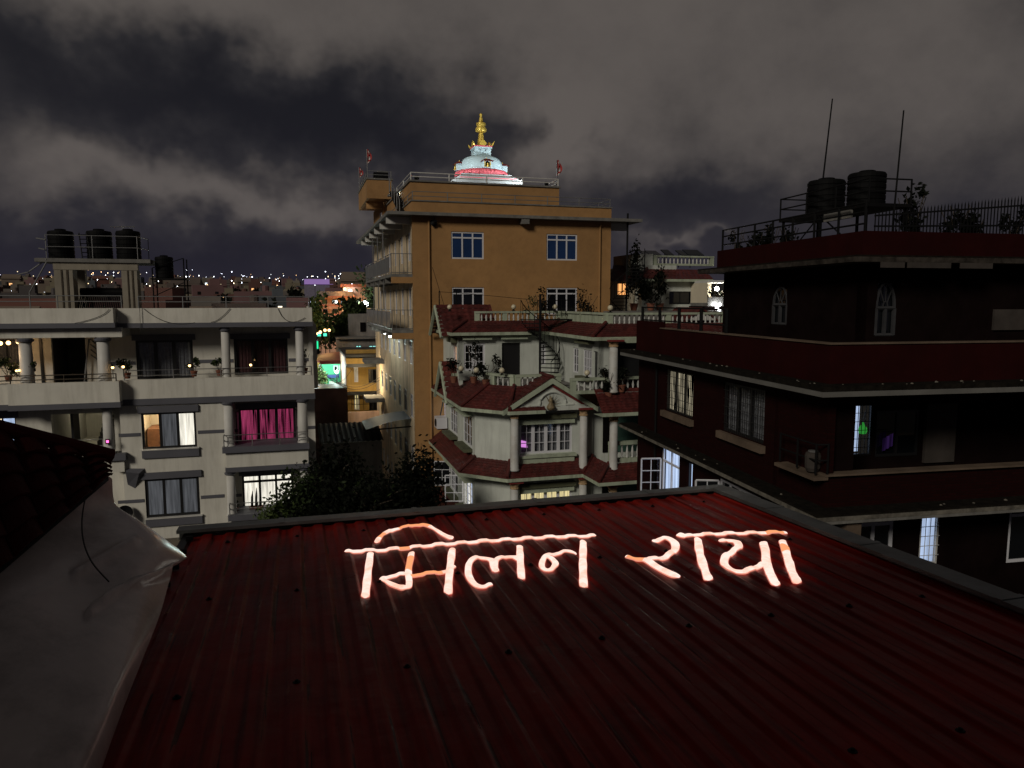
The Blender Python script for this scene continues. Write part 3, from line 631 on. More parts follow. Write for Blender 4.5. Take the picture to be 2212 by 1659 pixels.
# roof furniture: tank tower
q6 = lambda x, y: (x * .1867, 471.9 + y * .1867)
YK = 4.0
M['creamshade'] = mat('shaded_cream', (.26, .23, .18), .85, var=.15, streak=1, dirt=(.12, .10, .07), dirt_amt=.5)  # cream with the tower's shade darkened into its colour
ts = root('tank_tower', A.w(0, 0, 0), A.a, 'cream two-pillared roof frame carrying three black tanks', 'tank stand')
S0 = A.rect(q6(395, 455), q6(1740, 535), YK)
MB().box(S0[0], S0[1], YK, YK + 3.2, S0[3] - .18, S0[3]).build('deck', M['concrete'], ts)
PB = A.rect(q6(600, 510), q6(1590, 600), YK)
MB().box(PB[0], PB[1], YK + .1, YK + .35, PB[2], S0[3] - .181).build('beam', M['creamshade'], ts)
for a, b in ((612, 858), (1395, 1600)):
    P = A.rect(q6(a, 600), q6(b, 1040), YK); pl = MB().box(P[0], P[1], YK + .12, YK + .9, zr1 + .05, PB[2] - .001).build('pillar', M['creamshade'], ts)
    MB().box(P[0] + (P[1] - P[0]) * .37, P[0] + (P[1] - P[0]) * .45, YK + .09, YK + .119, zr1 + .05, PB[2] - .002).build('pipe', M['bark'], pl)
    MB().box(P[0] + (P[1] - P[0]) * .66, P[0] + (P[1] - P[0]) * .76, YK + .09, YK + .119, zr1 + .05, PB[2] - .002).build('pipe', M['bark'], pl)
for x in (S0[0] + 1.1, S0[1] - 1.6): MB().box(x, x + .4, YK + 2.5, YK + 2.9, zr1 + .05, S0[3] - .182).build('pillar', M['creamshade'], ts)
zd = S0[3]
railing(ts, [(A.f(q6(540, 450), YK + .1)[0], YK + .1, zd), (A.f(q6(1595, 450), YK + .1)[0], YK + .1, zd), (A.f(q6(1715, 460), YK + 1.4)[0], YK + 1.6, zd)], (.55, 1.1), 1.12, 'greysteel', r=.018, post=2.3)
for a, b, lab in ((540, 870, 'black ribbed water tank, leftmost of three on the tank tower'), (988, 1312, 'black ribbed water tank, middle of three on the tank tower'), (1330, 1640, 'black ribbed water tank, rightmost of three on the tank tower')):
    T = A.rect(q6(a, 125), q6(b, 455), YK + 1.2); r = (T[1] - T[0]) / 2 * .985
    water_tank(A.w((T[0] + T[1]) / 2, YK + 1.2, zd), r, A.f(q6(a, 120), YK + 1.2)[1] - zd, lab, 'water tanks on the cream building')
lb = MB(); p0 = A.f(q6(905, 165), YK + .7); p1 = A.f(q6(960, 450), YK + .5)
for dx in (0, .35):
    lb.tube([(p0[0] + dx, YK + .8, p0[1]), (p1[0] + dx, YK + .4, zd)], .03, 5)
for k in range(6): f = k / 6 + .08; lb.tube([(p0[0] + (p1[0] - p0[0]) * f, YK + .6, p0[1] + (zd - p0[1]) * f), (p0[0] + .35 + (p1[0] - p0[0]) * f, YK + .6, p0[1] + (zd - p0[1]) * f)], .02, 4)
tag(lb.build('ladder', M['iron'], None, loc=A.o, rot=(0, 0, A.a)), 'dark leaning ladder between the first two roof tanks', 'ladder')
an = MB(); p = A.f(q6(1410, 100), YK + 2); an.tube([(p[0], YK + 2, zd), (p[0], YK + 2, p[1])], .015, 4)
an.tube([(p[0] - .55, YK + 2, p[1]), (p[0] + .6, YK + 2, p[1] + .04)], .02, 4)
for k in range(7): an.tube([(p[0] - .5 + k * .17, YK + 1.8, p[1]), (p[0] - .5 + k * .17, YK + 2.2, p[1])], .01, 4)
tag(an.build('antenna', M['greysteel'], None, loc=A.o, rot=(0, 0, A.a)), 'thin television aerial above the rightmost roof tank', 'antenna')
# small tank on its own stand
T = A.rect(q6(1752, 415), q6(1985, 690), YK)
water_tank(A.w((T[0] + T[1]) / 2, YK + .8, T[2]), (T[1] - T[0]) / 2, T[3] - T[2], 'small black water tank on a thin steel stand', None)
sb = root('steel_stand', A.o, A.a, 'thin steel stand under the small black roof tank', 'tank stand')
xa, xb_ = T[0] - .15, T[1] + .55
for x in (xa + .1, xb_): 
    for y in (YK + .3, YK + 1.4): MB().tube([(x, y, zr1 + .05), (x, y, T[2] + (1.0 if x == xb_ else .5))], .035, 5).build('leg', M['iron'], sb)
MB().box(xa, xb_ + .1, YK + .2, YK + 1.5, T[2] - .07, T[2] - .001).build('deck', M['iron'], sb)
b = MB(); b.tube([(xa + .1, YK + .3, T[2] - .9), (xb_, YK + .3, T[2] - .2)], .02, 4); b.tube([(xa + .1, YK + .3, T[2] + .5), (xb_, YK + .3, T[2] + 1.0)], .02, 4); b.build('brace', M['iron'], sb)
# solar heater between the pillars
SH = A.rect(q6(855, 850), q6(1395, 1040), YK + .2)
so = root('solar_heater', A.o, A.a, 'rack of black solar water heater tubes between the roof pillars', 'solar heater')
b = MB().tube([(SH[0], YK + 1.4, SH[3]), (SH[1], YK + 1.4, SH[3])], .22, 14); b.build('drum', M['tank'], so)
tm = MB().tube([(0, 0, 0), (0, -1.0, -1.15)], .035, 6).mesh('tube', M['darkpane'])
cm = MB().lathe(sphere_prof(.045, 4), 6).mesh('end_cap', M['steel'])
for k in range(24):
    x = SH[0] + (SH[1] - SH[0]) * (k + .5) / 24; t_ = link('tube', tm, so, (x, YK + 1.25, SH[3] - .1)); link('end_cap', cm, t_, (0, -1.0, -1.15)); link('end_cap', cm, t_, (0, -.12, -.1))
b = MB(); [b.tube([(x, YK + 1.4, SH[3]), (x, YK + 1.4, zr1 + .05)], .025, 4) for x in (SH[0] + .1, SH[1] - .1)]; b.build('frame', M['greysteel'], so)
# roof railing
railing(ap, [(A.f(c1(945, 700), .3)[0], .3, zr2), (xr - .12, .3, zr2)], (.28, .52), .53, 'greysteel', r=.022, post=2.0)
railing(ap, [(xL, .3, zr2), (A.f(c1(830, 700), .3)[0], .3, zr2)], (.30, .55), .56, 'greysteel', r=.022, post=2.6)
# lean pipes left of the tower
b = MB(); 
for (p, q) in ((q6(540, 470), q6(330, 620)), (q6(540, 500), q6(340, 860)), (q6(530, 245), q6(420, 228)), (q6(520, 360), q6(450, 345)), (q6(330, 620), q6(200, 650))):
    a_, b_ = A.f(p, YK), A.f(q, YK + .5); b.tube([(a_[0], YK, a_[1]), (b_[0], YK + .5, b_[1])], .035, 5)
a_ = A.f(q6(340, 860), YK + .5); b.tube([(a_[0], YK + .5, a_[1]), (a_[0], YK + .5, zr1)], .03, 5)
tag(b.build('roof_pipe', M['greysteel'], None, loc=A.o, rot=(0, 0, A.a)), 'grey pipes leaning from the tank deck to the roof', 'pipe')
# drooping cables on the parapet
for (p, m_, q, y, lab) in ((c1(745, 712), c1(668, 765), c1(510, 808), YL - .03, 'thin cable sagging across the left roof parapet'), (c1(980, 708), c1(1150, 802), c1(1330, 803), -.09, 'thin cable drooping down the middle of the roof parapet'), (c1(1440, 800), c1(1500, 775), c1(1570, 706), -.09, 'thin cable climbing the roof parapet near its middle'), (c1(1895, 706), c1(1970, 795), c1(2080, 770), -.09, 'thin cable looping near the right end of the roof parapet'), (c1(950, 640), c1(955, 760), c1(962, 895), -.14, 'straight cable hanging down between roof and top window')):
    a_, b_, d_ = A.f(p, y), A.f(m_, y), A.f(q, y); pts = []
    for k in range(13):
        s = k / 12; u = 1 - s; ctrl = (2 * b_[0] - .5 * (a_[0] + d_[0]), 2 * b_[1] - .5 * (a_[1] + d_[1]))
        pts.append((u * u * a_[0] + 2 * u * s * ctrl[0] + s * s * d_[0], y - .01, u * u * a_[1] + 2 * u * s * ctrl[1] + s * s * d_[1]))
    tag(MB().tube(pts, .013, 4).build('cable', M['wire'], None, loc=A.o, rot=(0, 0, A.a)), lab, 'cable', 'cables on the cream building')
# balcony lamps and plants
bm = MB().lathe(sphere_prof(.06, 6), 10).mesh('bulb', M['bulb'], True)
for p, y, lab in ((c1(768, 1110), YL + .1, 'left of two small glowing lamps beside the balcony plant'), (c1(840, 1105), -.0, 'right of two small glowing lamps beside the balcony plant'), (c1(1293, 1097), .04, 'small glowing lamp on the rail below the grey curtains'), (c1(1710, 1092), .04, 'small glowing lamp on the rail below the maroon curtains')):
    x, z = A.f(p, y); o = root('rail_lamp', A.w(x, y, z), 0, lab, 'lamp', 'lamps along the balcony rail'); link('bulb', bm, o)
    MB().tube([(0, 0, -.45), (0, 0, -.06)], .015, 5).build('stem', M['iron'], o); MB().lathe([(.09, .05), (.03, .11)], 8).build('cap', M['iron'], o)
for k, p in enumerate((c1(2, 945), c1(57, 942), c1(125, 935))):
    x, z = A.f(p, YL + .6); o = root('hanging_lamp', A.w(x, YL + .6, z), 0, ('first', 'second', 'third')[k] + ' of three glowing bulbs strung under the corner ceiling', 'lamp', 'bulbs under the corner ceiling')
    link('bulb', bm, o, scale=(1.5, 1.5, 1.5)); MB().tube([(0, 0, .08), (0, 0, .38)], .012, 4).build('cord', M['wire'], o)
for k, p in enumerate((c1(112, 1132), c1(130, 1130))):
    x, z = A.f(p, YL + .3); o = root('rail_lamp', A.w(x, YL + .3, z), 0, ('left', 'right')[k] + ' of two tiny glowing lamps among corner plants', 'lamp', 'lamps along the balcony rail'); link('bulb', bm, o, scale=(.8, .8, .8)); MB().tube([(0, 0, -.3), (0, 0, -.05)], .012, 4).build('stem', M['iron'], o)
ld = bpy.data.lights.new('corner_light', 'POINT'); ld.energy = 16; ld.color = (1, .62, .3); ld.shadow_soft_size = .2
x, z = A.f(c1(57, 955), YL + .6); lo = bpy.data.objects.new('corner_light', ld); COL.objects.link(lo); lo.location = A.w(x, YL + .6, z - .2)
for p, y, h, sp, n, lab in ((c1(870, 1185), .3, .75, .42, 260, 'leafy potted plant spilling over the balcony corner'), (c1(1325, 1170), .55, .6, .34, 180, 'dark potted plant below the grey-curtained window'), (c1(1498, 1165), .5, .6, .3, 180, 'potted plant beside the middle terrace column'), (c1(2080, 1150), .5, .95, .3, 150, 'tall spiky potted plant at the terrace right end'), (c1(60, 1205), YL + .5, .75, .5, 320, 'bushy potted plant in the left terrace corner'), (c1(215, 1200), YL + .5, .6, .3, 140, 'spiky potted plant by the left terrace column'), (c2(1610, 850), .5, .45, .3, 120, 'potted plant on the lowest balcony behind the rail')):
    x, z = A.f(p, y); pot_plant(A.w(x, y, max(z, zfl) if p[1] < 1000 else zc1 - .02), h, lab, 'leaf', n, sp, .15, 'potted plants on the cream building')
for k in range(3):
    x, z = A.f(c2(1720 + 28 * k, 790), .7); t = root('cactus', A.w(x, .7, zc1 - .02), 0, ('first', 'second', 'third')[k] + ' dark upright cactus before the white-curtained window', 'plant', 'upright plants on the lowest balcony')
    MB().lathe([(.13, 0), (.16, .22), (.14, .22)], 10).build('pot', M['pot'], t); MB().tube([(0, 0, .2), (.02, 0, .7), (.05, 0, 1.0 + .15 * k)], [.07, .06, .01], 6).build('stem', M['leafd'], t)
ds = root('satellite_dish', A.w(A.f(c2(850, 822), -.35)[0], -.35, A.f(c2(850, 822), -.35)[1]), A.a, 'dark satellite dish fixed low on the cream wall', 'satellite dish')
prof = [(.001, 0), (.12, .012), (.24, .05), (.33, .1), (.30, .1), (.001, .02)]
MB().lathe(prof, 20).build('dish', M['iron'], ds, rot=(R(60), 0, R(25))); MB().tube([(0, .02, 0), (0, .35, -.25)], .025, 5).build('arm', M['iron'], ds)
# ================================================================ orange building with the stupa
cB = lambda x, y: (737.4 + .3 * x, 206.5 + .3 * y)
c4 = lambda x, y: (626.7 + .3111 * x, 589.9 + .3111 * y)
cF = lambda x, y: (759.5 + .1333 * x, 309.7 + .1333 * y)
B = Fr(893, 700, 41.0, 16)
ob = froot('orange_building', B, 'tall orange building with white-framed windows and grey flank balconies', 'building')
xw = B.f(cB(1940, 1100))[0]; zsl = B.f(cB(1200, 880), -.5)[1]; LEN = 21.0
wins = [B.rect(cB(790, 978), cB(1026, 1178)), B.rect(cB(1478, 995), cB(1697, 1188)), B.rect(cB(795, 1380), cB(1028, 1582)), B.rect(cB(1477, 1383), cB(1696, 1575))]
wall(ob, FB(0), 0, xw, 0, zsl, wins, M['orange'])
for i, h in enumerate(wins):
    window(ob, FB(0), h, 3, split=.78, fm='upvc', pm='bluepane' if i < 2 else 'darkpane', back='dark', fw=.08, mul=.08, d=.04)
for px in (632, 1858):
    x = B.f(cB(px, 1200))[0]; MB().tube([(x, -.06, 0), (x, -.06, zsl - .2)], .055, 8).build('downpipe', M['orange'], ob)
FLH = wins[0][3] - wins[2][3]
# flank: rows of tall windows and doors behind balconies, plain windows below
zb_ = [B.f(cB(525, 1285))[1], 0]; zb_[1] = zb_[0] - FLH
yw = [B.l(c4(x, 640), 0)[0] for x in (860, 826, 797, 772)]
wdt = 1.25; pit = 2.55
fl_w = []; doors = []
za = B.l(c4(845, 470), 0)[1]; zb2 = B.l(c4(845, 640), 0)[1]
for k in range(7):
    y0 = .55 + pit * k
    if y0 + wdt < LEN:
        for f in range(4): fl_w.append((y0, y0 + wdt, zb2 - FLH * f, za - FLH * f))
for f in range(2):
    zf = zb_[f]
    for k in range(6):
        y0 = .7 + 3.1 * k
        if y0 + 2.3 < LEN: fl_w.append((y0, y0 + 1.0, zf + .75, zf + 2.35)); doors.append((y0 + 1.35, y0 + 2.25, zf + .02, zf + 2.3))
fl_w = [h for h in fl_w if h[2] > .2]
wall(ob, LB(0), 0.001, LEN, 0, zsl, fl_w + doors, M['flank'])
for h in fl_w: window(ob, LB(0), h, 2, split=.74, fm='upvc', pm='darkpane', back='dark', fw=.07, mul=.07, d=.04)
for h in doors:
    b = MB(); b.bbox(LB(0), h[0], h[1], .1, .14, h[2], h[3]); b.build('door', M['black'], ob)
MB().box(0.2, xw, LEN - .2, LEN, 0, zsl).build('wall', M['orange'], ob); MB().box(xw - .2, xw - .001, .2, LEN - .2, 0, zsl).build('wall', M['orange'], ob)
for f in range(2):
    z = zb_[f]; BL = 15.5; BX = -1.18
    bo = MB().box(BX, -.001, .02, BL, z - .16, z).build('balcony', M['concrete'], ob)
    MB().box(BX + .02, -.002, .021, .2, z - .5, z - .161).build('edge_beam', M['orange'], bo)
    bbm = MB().box(BX + .02, -.002, 0, .22, z - .45, z - .161).mesh('beam', M['concrete'])
    for k in range(1, 6): link('beam', bbm, bo, (0, 3.0 * k, 0))
    MB().box(BX + .01, BX + .03, .9, BL, z + .12, z + .98).build('screen', M['greysteel'], bo)
    railing(ob, [(BX + .02, .06, z), (BX + .02, BL, z)], (.06, 1.08), 1.1, 'steel', r=.025, post=2.4)
    er = railing(ob, [(BX + .02, .05, z), (-.03, .05, z)], (.08, 1.1), 1.1, 'greysteel', r=.02, post=.22, pr=.012)
for k in range(3):
    for f in (0, 1):
        y0 = 4.4 + 3.1 * k; MB().box(BX + .05, BX + .11, y0, y0 + .06, zb_[f] + 1.1, (zsl if f == 0 else zb_[0] - .17)).build('post', M['greysteel'], ob)
# rain hoods low on the flank
for p, q in ((c4(560, 600), c4(650, 625)), (c4(568, 860), c4(655, 890))):
    y0, z0 = B.l(q, 0); MB().box(-1.4, 0, y0 - .3, y0 + 2.2, z0 - .02, z0 + .28).build('chajja', M['concrete'], ob)
# roof slab, parapet, beams
rs = MB().box(-1.38, xw + 1.75, -.55, LEN + .3, zsl, zsl + .17).build('roof_slab', M['concrete'], ob)
bbm = MB().box(-1.3, -.002, 0, .3, zsl - .38, zsl - .001).mesh('beam', M['white'])
for k in range(6): link('beam', bbm, rs, (0, .6 + 3.3 * k, 0))
MB().box(xw + .002, xw + 1.25, .5, .8, zsl - .42, zsl - .001).build('beam', M['white'], rs); MB().box(xw * .52, xw * .52 + .45, -.5, -.001, zsl - .3, zsl - .001).build('beam', M['concrete'], rs)
zp = B.f(cB(1200, 785), 0)[1]
for bx in ((0, xw, -.02, .13), (0, .15, .131, LEN), (xw - .15, xw, .131, LEN)): MB().box(*bx, zsl + .171, zp).build('parapet', M['orange'], ob)
MB().box(-.05, xw + .05, -.07, .18, zp + .001, zp + .07).build('coping', M['concrete'], ob); MB().box(-.05, .2, .181, LEN, zp + .001, zp + .07).build('coping', M['concrete'], ob)
MB().box(.15, xw - .15, .14, LEN, zsl + .172, zsl + .23).build('roof_deck', M['concrete'], ob)
railing(ob, [(.06, 12.5, zp + .07), (.06, .06, zp + .07), (xw - .06, .06, zp + .07), (xw - .06, 3.5, zp + .07)], (.22, .46), .47, 'greysteel', r=.022, post=1.9)
sp = root('loudspeaker', B.w(B.f(cB(672, 912), -.2)[0], -.2, B.f(cB(672, 912), -.2)[1]), B.a, 'dark horn speaker under the orange eaves', 'speaker')
MB().lathe([(.07, .16), (.09, .02), (.20, -.14), (.18, -.14)], 14).build('horn', M['iron'], sp, rot=(R(70), 0, R(20))); MB().tube([(0, .05, 0), (0, .2, .3)], .02, 4).build('bracket', M['iron'], sp)
# penthouse
YP = 1.9
px0, px1 = B.f(cB(497, 700), YP)[0], B.f(cB(1568, 720), YP)[0]; zpt = B.f(cB(1000, 640), YP)[1]
MB().box(px0, px1, YP, 15.5, zsl + .231, zpt).build('penthouse_wall', M['orange'], ob)
MB().box(px0 - .08, px1 + .08, YP - .08, 15.6, zpt + .001, zpt + .09).build('coping', M['concrete'], ob)
zr = zpt + .09
railing(ob, [(px0 + .05, 8, zr), (px0 + .05, YP + .05, zr), (px1 - .05, YP + .05, zr), (px1 - .05, 8, zr)], (.20, .42), .43, 'white', r=.03, post=2.45, pr=.04)
# stair head tower projecting over the flank
yt = B.l(cB(300, 800), 0)[0]
YF = yt - 1.3
hx0, hx1 = B.f(cB(185, 680), YF)[0], B.f(cB(366, 680), YF)[0]; hz0, hz1 = B.f(cB(275, 742), YF)[1], B.f(cB(275, 606), YF)[1]
yb_ = B.l(cB(124, 720), hx0)[0]
MB().box(hx0, hx1, YF, yb_, hz0, hz1).build('stair_tower', M['orange'], ob)
MB().box(hx0 - .06, hx1 + .06, YF - .06, yb_ + .06, hz1 + .001, hz1 + .1).build('coping', M['concrete'], ob)
MB().box(0.002, hx1 + .3, yt, yb_ + 1, zsl + .232, hz0 - .001).build('stair_tower', M['orange'], ob)
MB().box(hx0 + .1, -.002, yt + .5, yt + .9, hz0 - .5, hz0 - .001).build('beam', M['orange'], ob)
h = (yt + .7, yt + 1.7, zsl + .5, hz0 - .7); window(ob, LB(-.06), h, 2, split=.74, fm='upvc', pm='darkpane', back='dark', fw=.08, d=0, bd=.055)
zh = hz1 + .1
railing(ob, [(hx1 - .05, YF + .1, zh), (hx0 + .06, YF + .1, zh), (hx0 + .06, yb_, zh)], (.25, .5), .52, 'greysteel', r=.025, post=1.3)
bt = root('roof_box', B.w(B.f(cB(283, 585), YF + .8)[0], YF + .8, zh), B.a, 'dark box standing on the orange stair tower', 'box')
MB().box(-.5, .5, -.3, .3, .04, .5).build('case', M['iron'], bt); MB().box(-.2, .5, -.32, .32, .5, .56).build('lid', M['greysteel'], bt)
for sx in (-.4, .4): MB().box(sx - .05, sx + .05, -.25, .25, 0, .04).build('foot', M['iron'], bt)
# steel stairs to the penthouse roof
so = root('steel_stair', B.o, B.a, 'dark open-tread steel stair beside the stair tower', 'stairs')
sx0, sx1 = B.f(cB(388, 780), 4)[0], px0 - .05
tm = MB().box(sx0, sx1, 0, .26, 0, .05).mesh('tread', M['iron'])
n = 16; z0_, z1_ = zsl + .23, zpt
for k in range(n): link('tread', tm, so, (0, 2.2 + .28 * k, z0_ + (z1_ - z0_) * (k + 1) / n))
for x in (sx0 + .03, sx1 - .03): MB().tube([(x, 2.1, z0_), (x, 2.2 + .28 * n, z1_)], .05, 5).build('stringer', M['iron'], so)
railing(so, [(sx0, 2.1, z0_), (sx0, 2.2 + .28 * n, z1_)], (.9,), .9, 'greysteel', r=.025, post=1.2)
MB().box(sx0, sx1, 2.5 + .28 * n, 2.5 + .28 * n + .9, z1_ - .1, z1_).build('landing', M['concrete'], so)
# flags
def flag(x, y, z, hp, hf, lab, flip=1):
    o = root('flag', B.w(x, y, z), B.a, lab, 'flag', 'flags on the orange roof')
    MB().tube([(0, 0, 0), (0, 0, hp)], .028, 6).build('pole', M['steel'], o)
    b = MB(); b.cur = 0; n = 8
    vs = []
    for i in range(n + 1):
        f = i / n; wdt = .06 + .30 * math.sin(f * 3.0) * (.6 + .4 * f)
        for j in range(4): vs.append((flip * (.03 + wdt * j / 3), .05 * math.sin(j * 2.2 + i * .9), hp - f * hf + .05 * j / 3))
    b.add(vs, [(i * 4 + j, i * 4 + j + 1, (i + 1) * 4 + j + 1, (i + 1) * 4 + j) for i in range(n) for j in range(3)])
    b.mi = [(0, 1, 0)[k % 3] if (k // 3) % 3 else 0 for k in range(len(b.f))]
    b.build('cloth', [M['flag_red'], M['white']], o)
x, z = B.f(cB(130, 680), yb_ - .1); flag(hx0 + .05, yb_ - .3, zh - .1, B.f(cB(130, 515), yb_)[1] - zh, .75, 'drooping flag at the back corner of the stair tower')
flag(B.f(cB(188, 600), YF + .1)[0], YF + .15, zh, B.f(cB(187, 385), YF)[1] - zh, .95, 'tallest drooping flag at the front of the stair tower')
flag(px1 - .1, YP + .15, zr, B.f(cB(1555, 462), YP)[1] - zr, .9, 'drooping flag at the right end of the lit terrace')

# ---------------------------------------------------------------- stupa
YS = 6.2
sR = lambda x, y: (958.6 + .1333 * x, 228.6 + .1333 * y)
scx, zst = B.f(sR(607, 1260), YS); zz = lambda y: B.f(sR(607, y), YS)[1]
k_ = (B.f(sR(1030, 1100), YS)[0] - B.f(sR(200, 1100), YS)[0]) / 830 * 1.0
su = root('stupa', B.w(scx, YS, 0), B.a, 'floodlit white Buddhist stupa with golden spire on the orange roof', 'stupa')
Z = zz
b = MB()
for (hw, za_, zb2_) in ((520, 1300, 1262), (465, 1262, 1232), (425, 1232, 1200), (390, 1200, 1172)): b.box(-hw * k_, hw * k_, -hw * k_, hw * k_, Z(za_ + (60 if za_ == 1300 else 0)), Z(zb2_))
b.build('plinth', mat('plinth_wash', (.34, .36, .36), .8, var=.15), su)
MB().box(-440 * k_, 440 * k_, -469 * k_, -466 * k_, Z(1254), Z(1240)).build('painted_band', M['lotus'], su)
lo_ = MB(); lo_.lathe([(395 * k_, Z(1170)), (412 * k_, Z(1150)), (412 * k_, Z(1120)), (385 * k_, Z(1080)), (340 * k_, Z(1072))], 40); lt = lo_.build('lotus_band', M['lotus'], su, True)
pm = MB().lathe([(.001, 0), (16 * k_, 4 * k_), (19 * k_, 30 * k_), (13 * k_, 55 * k_), (.001, 66 * k_)], 7).mesh('petal', M['lotus'], True)
for i in range(40):
    q = 2 * math.pi * i / 40; link('petal', pm, lt, (math.cos(q) * 402 * k_, math.sin(q) * 402 * k_, Z(1160)), (0, 0, q))
dome = [(352 * k_, Z(1074)), (352 * k_, Z(1052))]
for i in range(11):
    q = i / 10 * math.pi / 2; dome.append(((150 + 200 * math.cos(q) ** .75) * k_, Z(1050) + (Z(838) - Z(1050)) * math.sin(q) ** 1.15))
dome.append((.05, Z(838) + .01))
MB().lathe(dome, 48).build('dome', M['stupa'], su, True)
for i in range(4):       # niches on the four sides
    q = i * math.pi / 2; nw, r_ = 66 * k_, 340 * k_
    nb = MB(); nb.box(-nw, nw, -r_ - 72 * k_, -r_ + 90 * k_, Z(1072), Z(968)); no = nb.build('niche', M['stupa'], su, rot=(0, 0, q))
    ar = [(-32 * k_, Z(1062)), (32 * k_, Z(1062))] + [(32 * k_ * math.cos(t), Z(1005) + 34 * k_ * math.sin(t)) for t in np.linspace(0, math.pi, 9)]
    MB().add([(x, -r_ - 73 * k_, z) for x, z in ar], [tuple(range(len(ar)))]).build('recess', M['dark'], no)
    y_ = -r_ - 76 * k_
    for s in (-1, 1): MB().box(min(s * 36, s * 48) * k_, max(s * 36, s * 48) * k_, y_, y_ + 4 * k_, Z(1068), Z(965)).build('gilt_post', M['gold'], no)
    MB().lathe([(20 * k_, Z(1062)), (16 * k_, Z(1045)), (9 * k_, Z(1025)), (10 * k_, Z(1012)), (2 * k_, Z(998))], 10, (0, -r_ - 80 * k_, 0)).build('figure', M['gold'], no)
    rf = MB(); rf.add([(-95 * k_, -r_ - 100 * k_, Z(968)), (95 * k_, -r_ - 100 * k_, Z(968)), (95 * k_, -r_ + 60 * k_, Z(968)), (-95 * k_, -r_ + 60 * k_, Z(968)), (-40 * k_, -r_ - 40 * k_, Z(930)), (40 * k_, -r_ - 40 * k_, Z(930)), (40 * k_, -r_ + 50 * k_, Z(930)), (-40 * k_, -r_ + 50 * k_, Z(930))], [(0, 1, 5, 4), (1, 2, 6, 5), (2, 3, 7, 6), (3, 0, 4, 7), (4, 5, 6, 7), (0, 3, 2, 1)]); rf.build('niche_roof', M['maroon'], no)
    MB().lathe([(10 * k_, Z(932)), (6 * k_, Z(915)), (.001, Z(895))], 8, (0, -r_ - 10 * k_, 0)).build('finial', M['gold'], no)
hw = 128 * k_
hm = MB().box(-hw, hw, -hw, hw, Z(842), Z(712)).build('harmika', M['stupa'], su)
MB().box(-hw - 14 * k_, hw + 14 * k_, -hw - 14 * k_, hw + 14 * k_, Z(711), Z(690)).build('cornice', M['stupa'], su); MB().box(-hw - 18 * k_, hw + 18 * k_, -hw - 18 * k_, hw + 18 * k_, Z(689), Z(672)).build('cornice', M['lotus'], su)
ink = mat('eye_paint', (.03, .03, .06), .6); blue = mat('brow_paint', (.25, .32, .40), .6)
for i in range(4):
    q = i * math.pi / 2; y_ = -hw - .004
    eb = MB()
    for s in (-1, 1):
        top = [(s * (14 + 62 * t) * k_, Z(748 - 17 * math.sin(t * math.pi) ** .7 - 4 * t)) for t in np.linspace(0, 1, 9)]
        bot = [(s * (14 + 62 * t) * k_, Z(748 - 9 * math.sin(t * math.pi) - 4 * t)) for t in np.linspace(0, 1, 9)]
        for a_ in range(8): eb.add([(top[a_][0], y_, top[a_][1]), (top[a_ + 1][0], y_, top[a_ + 1][1]), (bot[a_ + 1][0], y_, bot[a_ + 1][1] ), (bot[a_][0], y_, bot[a_][1])], [(0, 1, 2, 3)])
        eb.add([(s * 42 * k_ + 10 * k_ * math.cos(t), y_ - .001, Z(750) + 9 * k_ * math.sin(t)) for t in np.linspace(0, 2 * math.pi, 9)[:-1]], [tuple(range(8))])
        brw = [(s * (8 + 76 * t) * k_, Z(735 - 16 * math.sin(t * math.pi))) for t in np.linspace(0, 1, 9)]
        for a_ in range(8): eb.add([(brw[a_][0], y_, brw[a_][1]), (brw[a_ + 1][0], y_, brw[a_ + 1][1]), (brw[a_ + 1][0], y_, brw[a_ + 1][1] + 4 * k_), (brw[a_][0], y_, brw[a_][1] + 4 * k_)], [(0, 1, 2, 3)])
    eb.add([(x * k_, y_, Z(y)) for x, y in ((-8, 770), (6, 768), (9, 778), (2, 786), (4, 796), (-2, 790), (-5, 780))], [tuple(range(7))])
    eb.add([(7 * k_ * math.cos(t), y_, Z(718) + 7 * k_ * math.sin(t)) for t in np.linspace(0, 2 * math.pi, 9)[:-1]], [tuple(range(8))])
    eb.build('painted_eyes', ink, hm, rot=(0, 0, q))
    sh_ = MB(); pts = [(-58, 640), (-30, 668), (30, 668), (58, 640), (34, 600), (0, 582), (-34, 600)]
    sh_.add([(x * k_, -hw - 6 * k_ - 8 * k_, Z(y)) for x, y in pts] + [(x * k_, -hw + 10 * k_, Z(y)) for x, y in pts], [tuple(range(7))] + [(j, (j + 1) % 7, 7 + (j + 1) % 7, 7 + j) for j in range(7)])
    sh_.build('gilt_shield', M['gold'], su, rot=(0, 0, q))
    hn = MB(); hn.add([(hw + 10 * k_, -hw - 10 * k_, Z(690)), (hw + 34 * k_, -hw - 34 * k_, Z(650)), (hw + 44 * k_, -hw - 44 * k_, Z(598)), (hw + 12 * k_, -hw - 12 * k_, Z(640)), (hw - 6 * k_, -hw + 6 * k_, Z(680)), (hw + 20 * k_, -hw - 5 * k_, Z(660))], [(0, 1, 2, 3, 4), (0, 1, 5), (1, 2, 5), (2, 3, 5), (3, 4, 5)]); hn.build('gilt_horn', M['gold'], su, rot=(0, 0, q))
rg = MB(); prof = []
for i in range(13):
    r0 = (64 - 30 * i / 12) * k_; y0 = 668 - 240 * i / 13; y1 = 668 - 240 * (i + 1) / 13
    prof += [(r0, Z(y0)), (r0 * 1.0, Z(y0 - 11)), (r0 * .80, Z(y0 - 12)), (r0 * .80, Z(y1 + .5))]
rg.lathe(prof, 24); rg.build('spire', M['gold'], su)
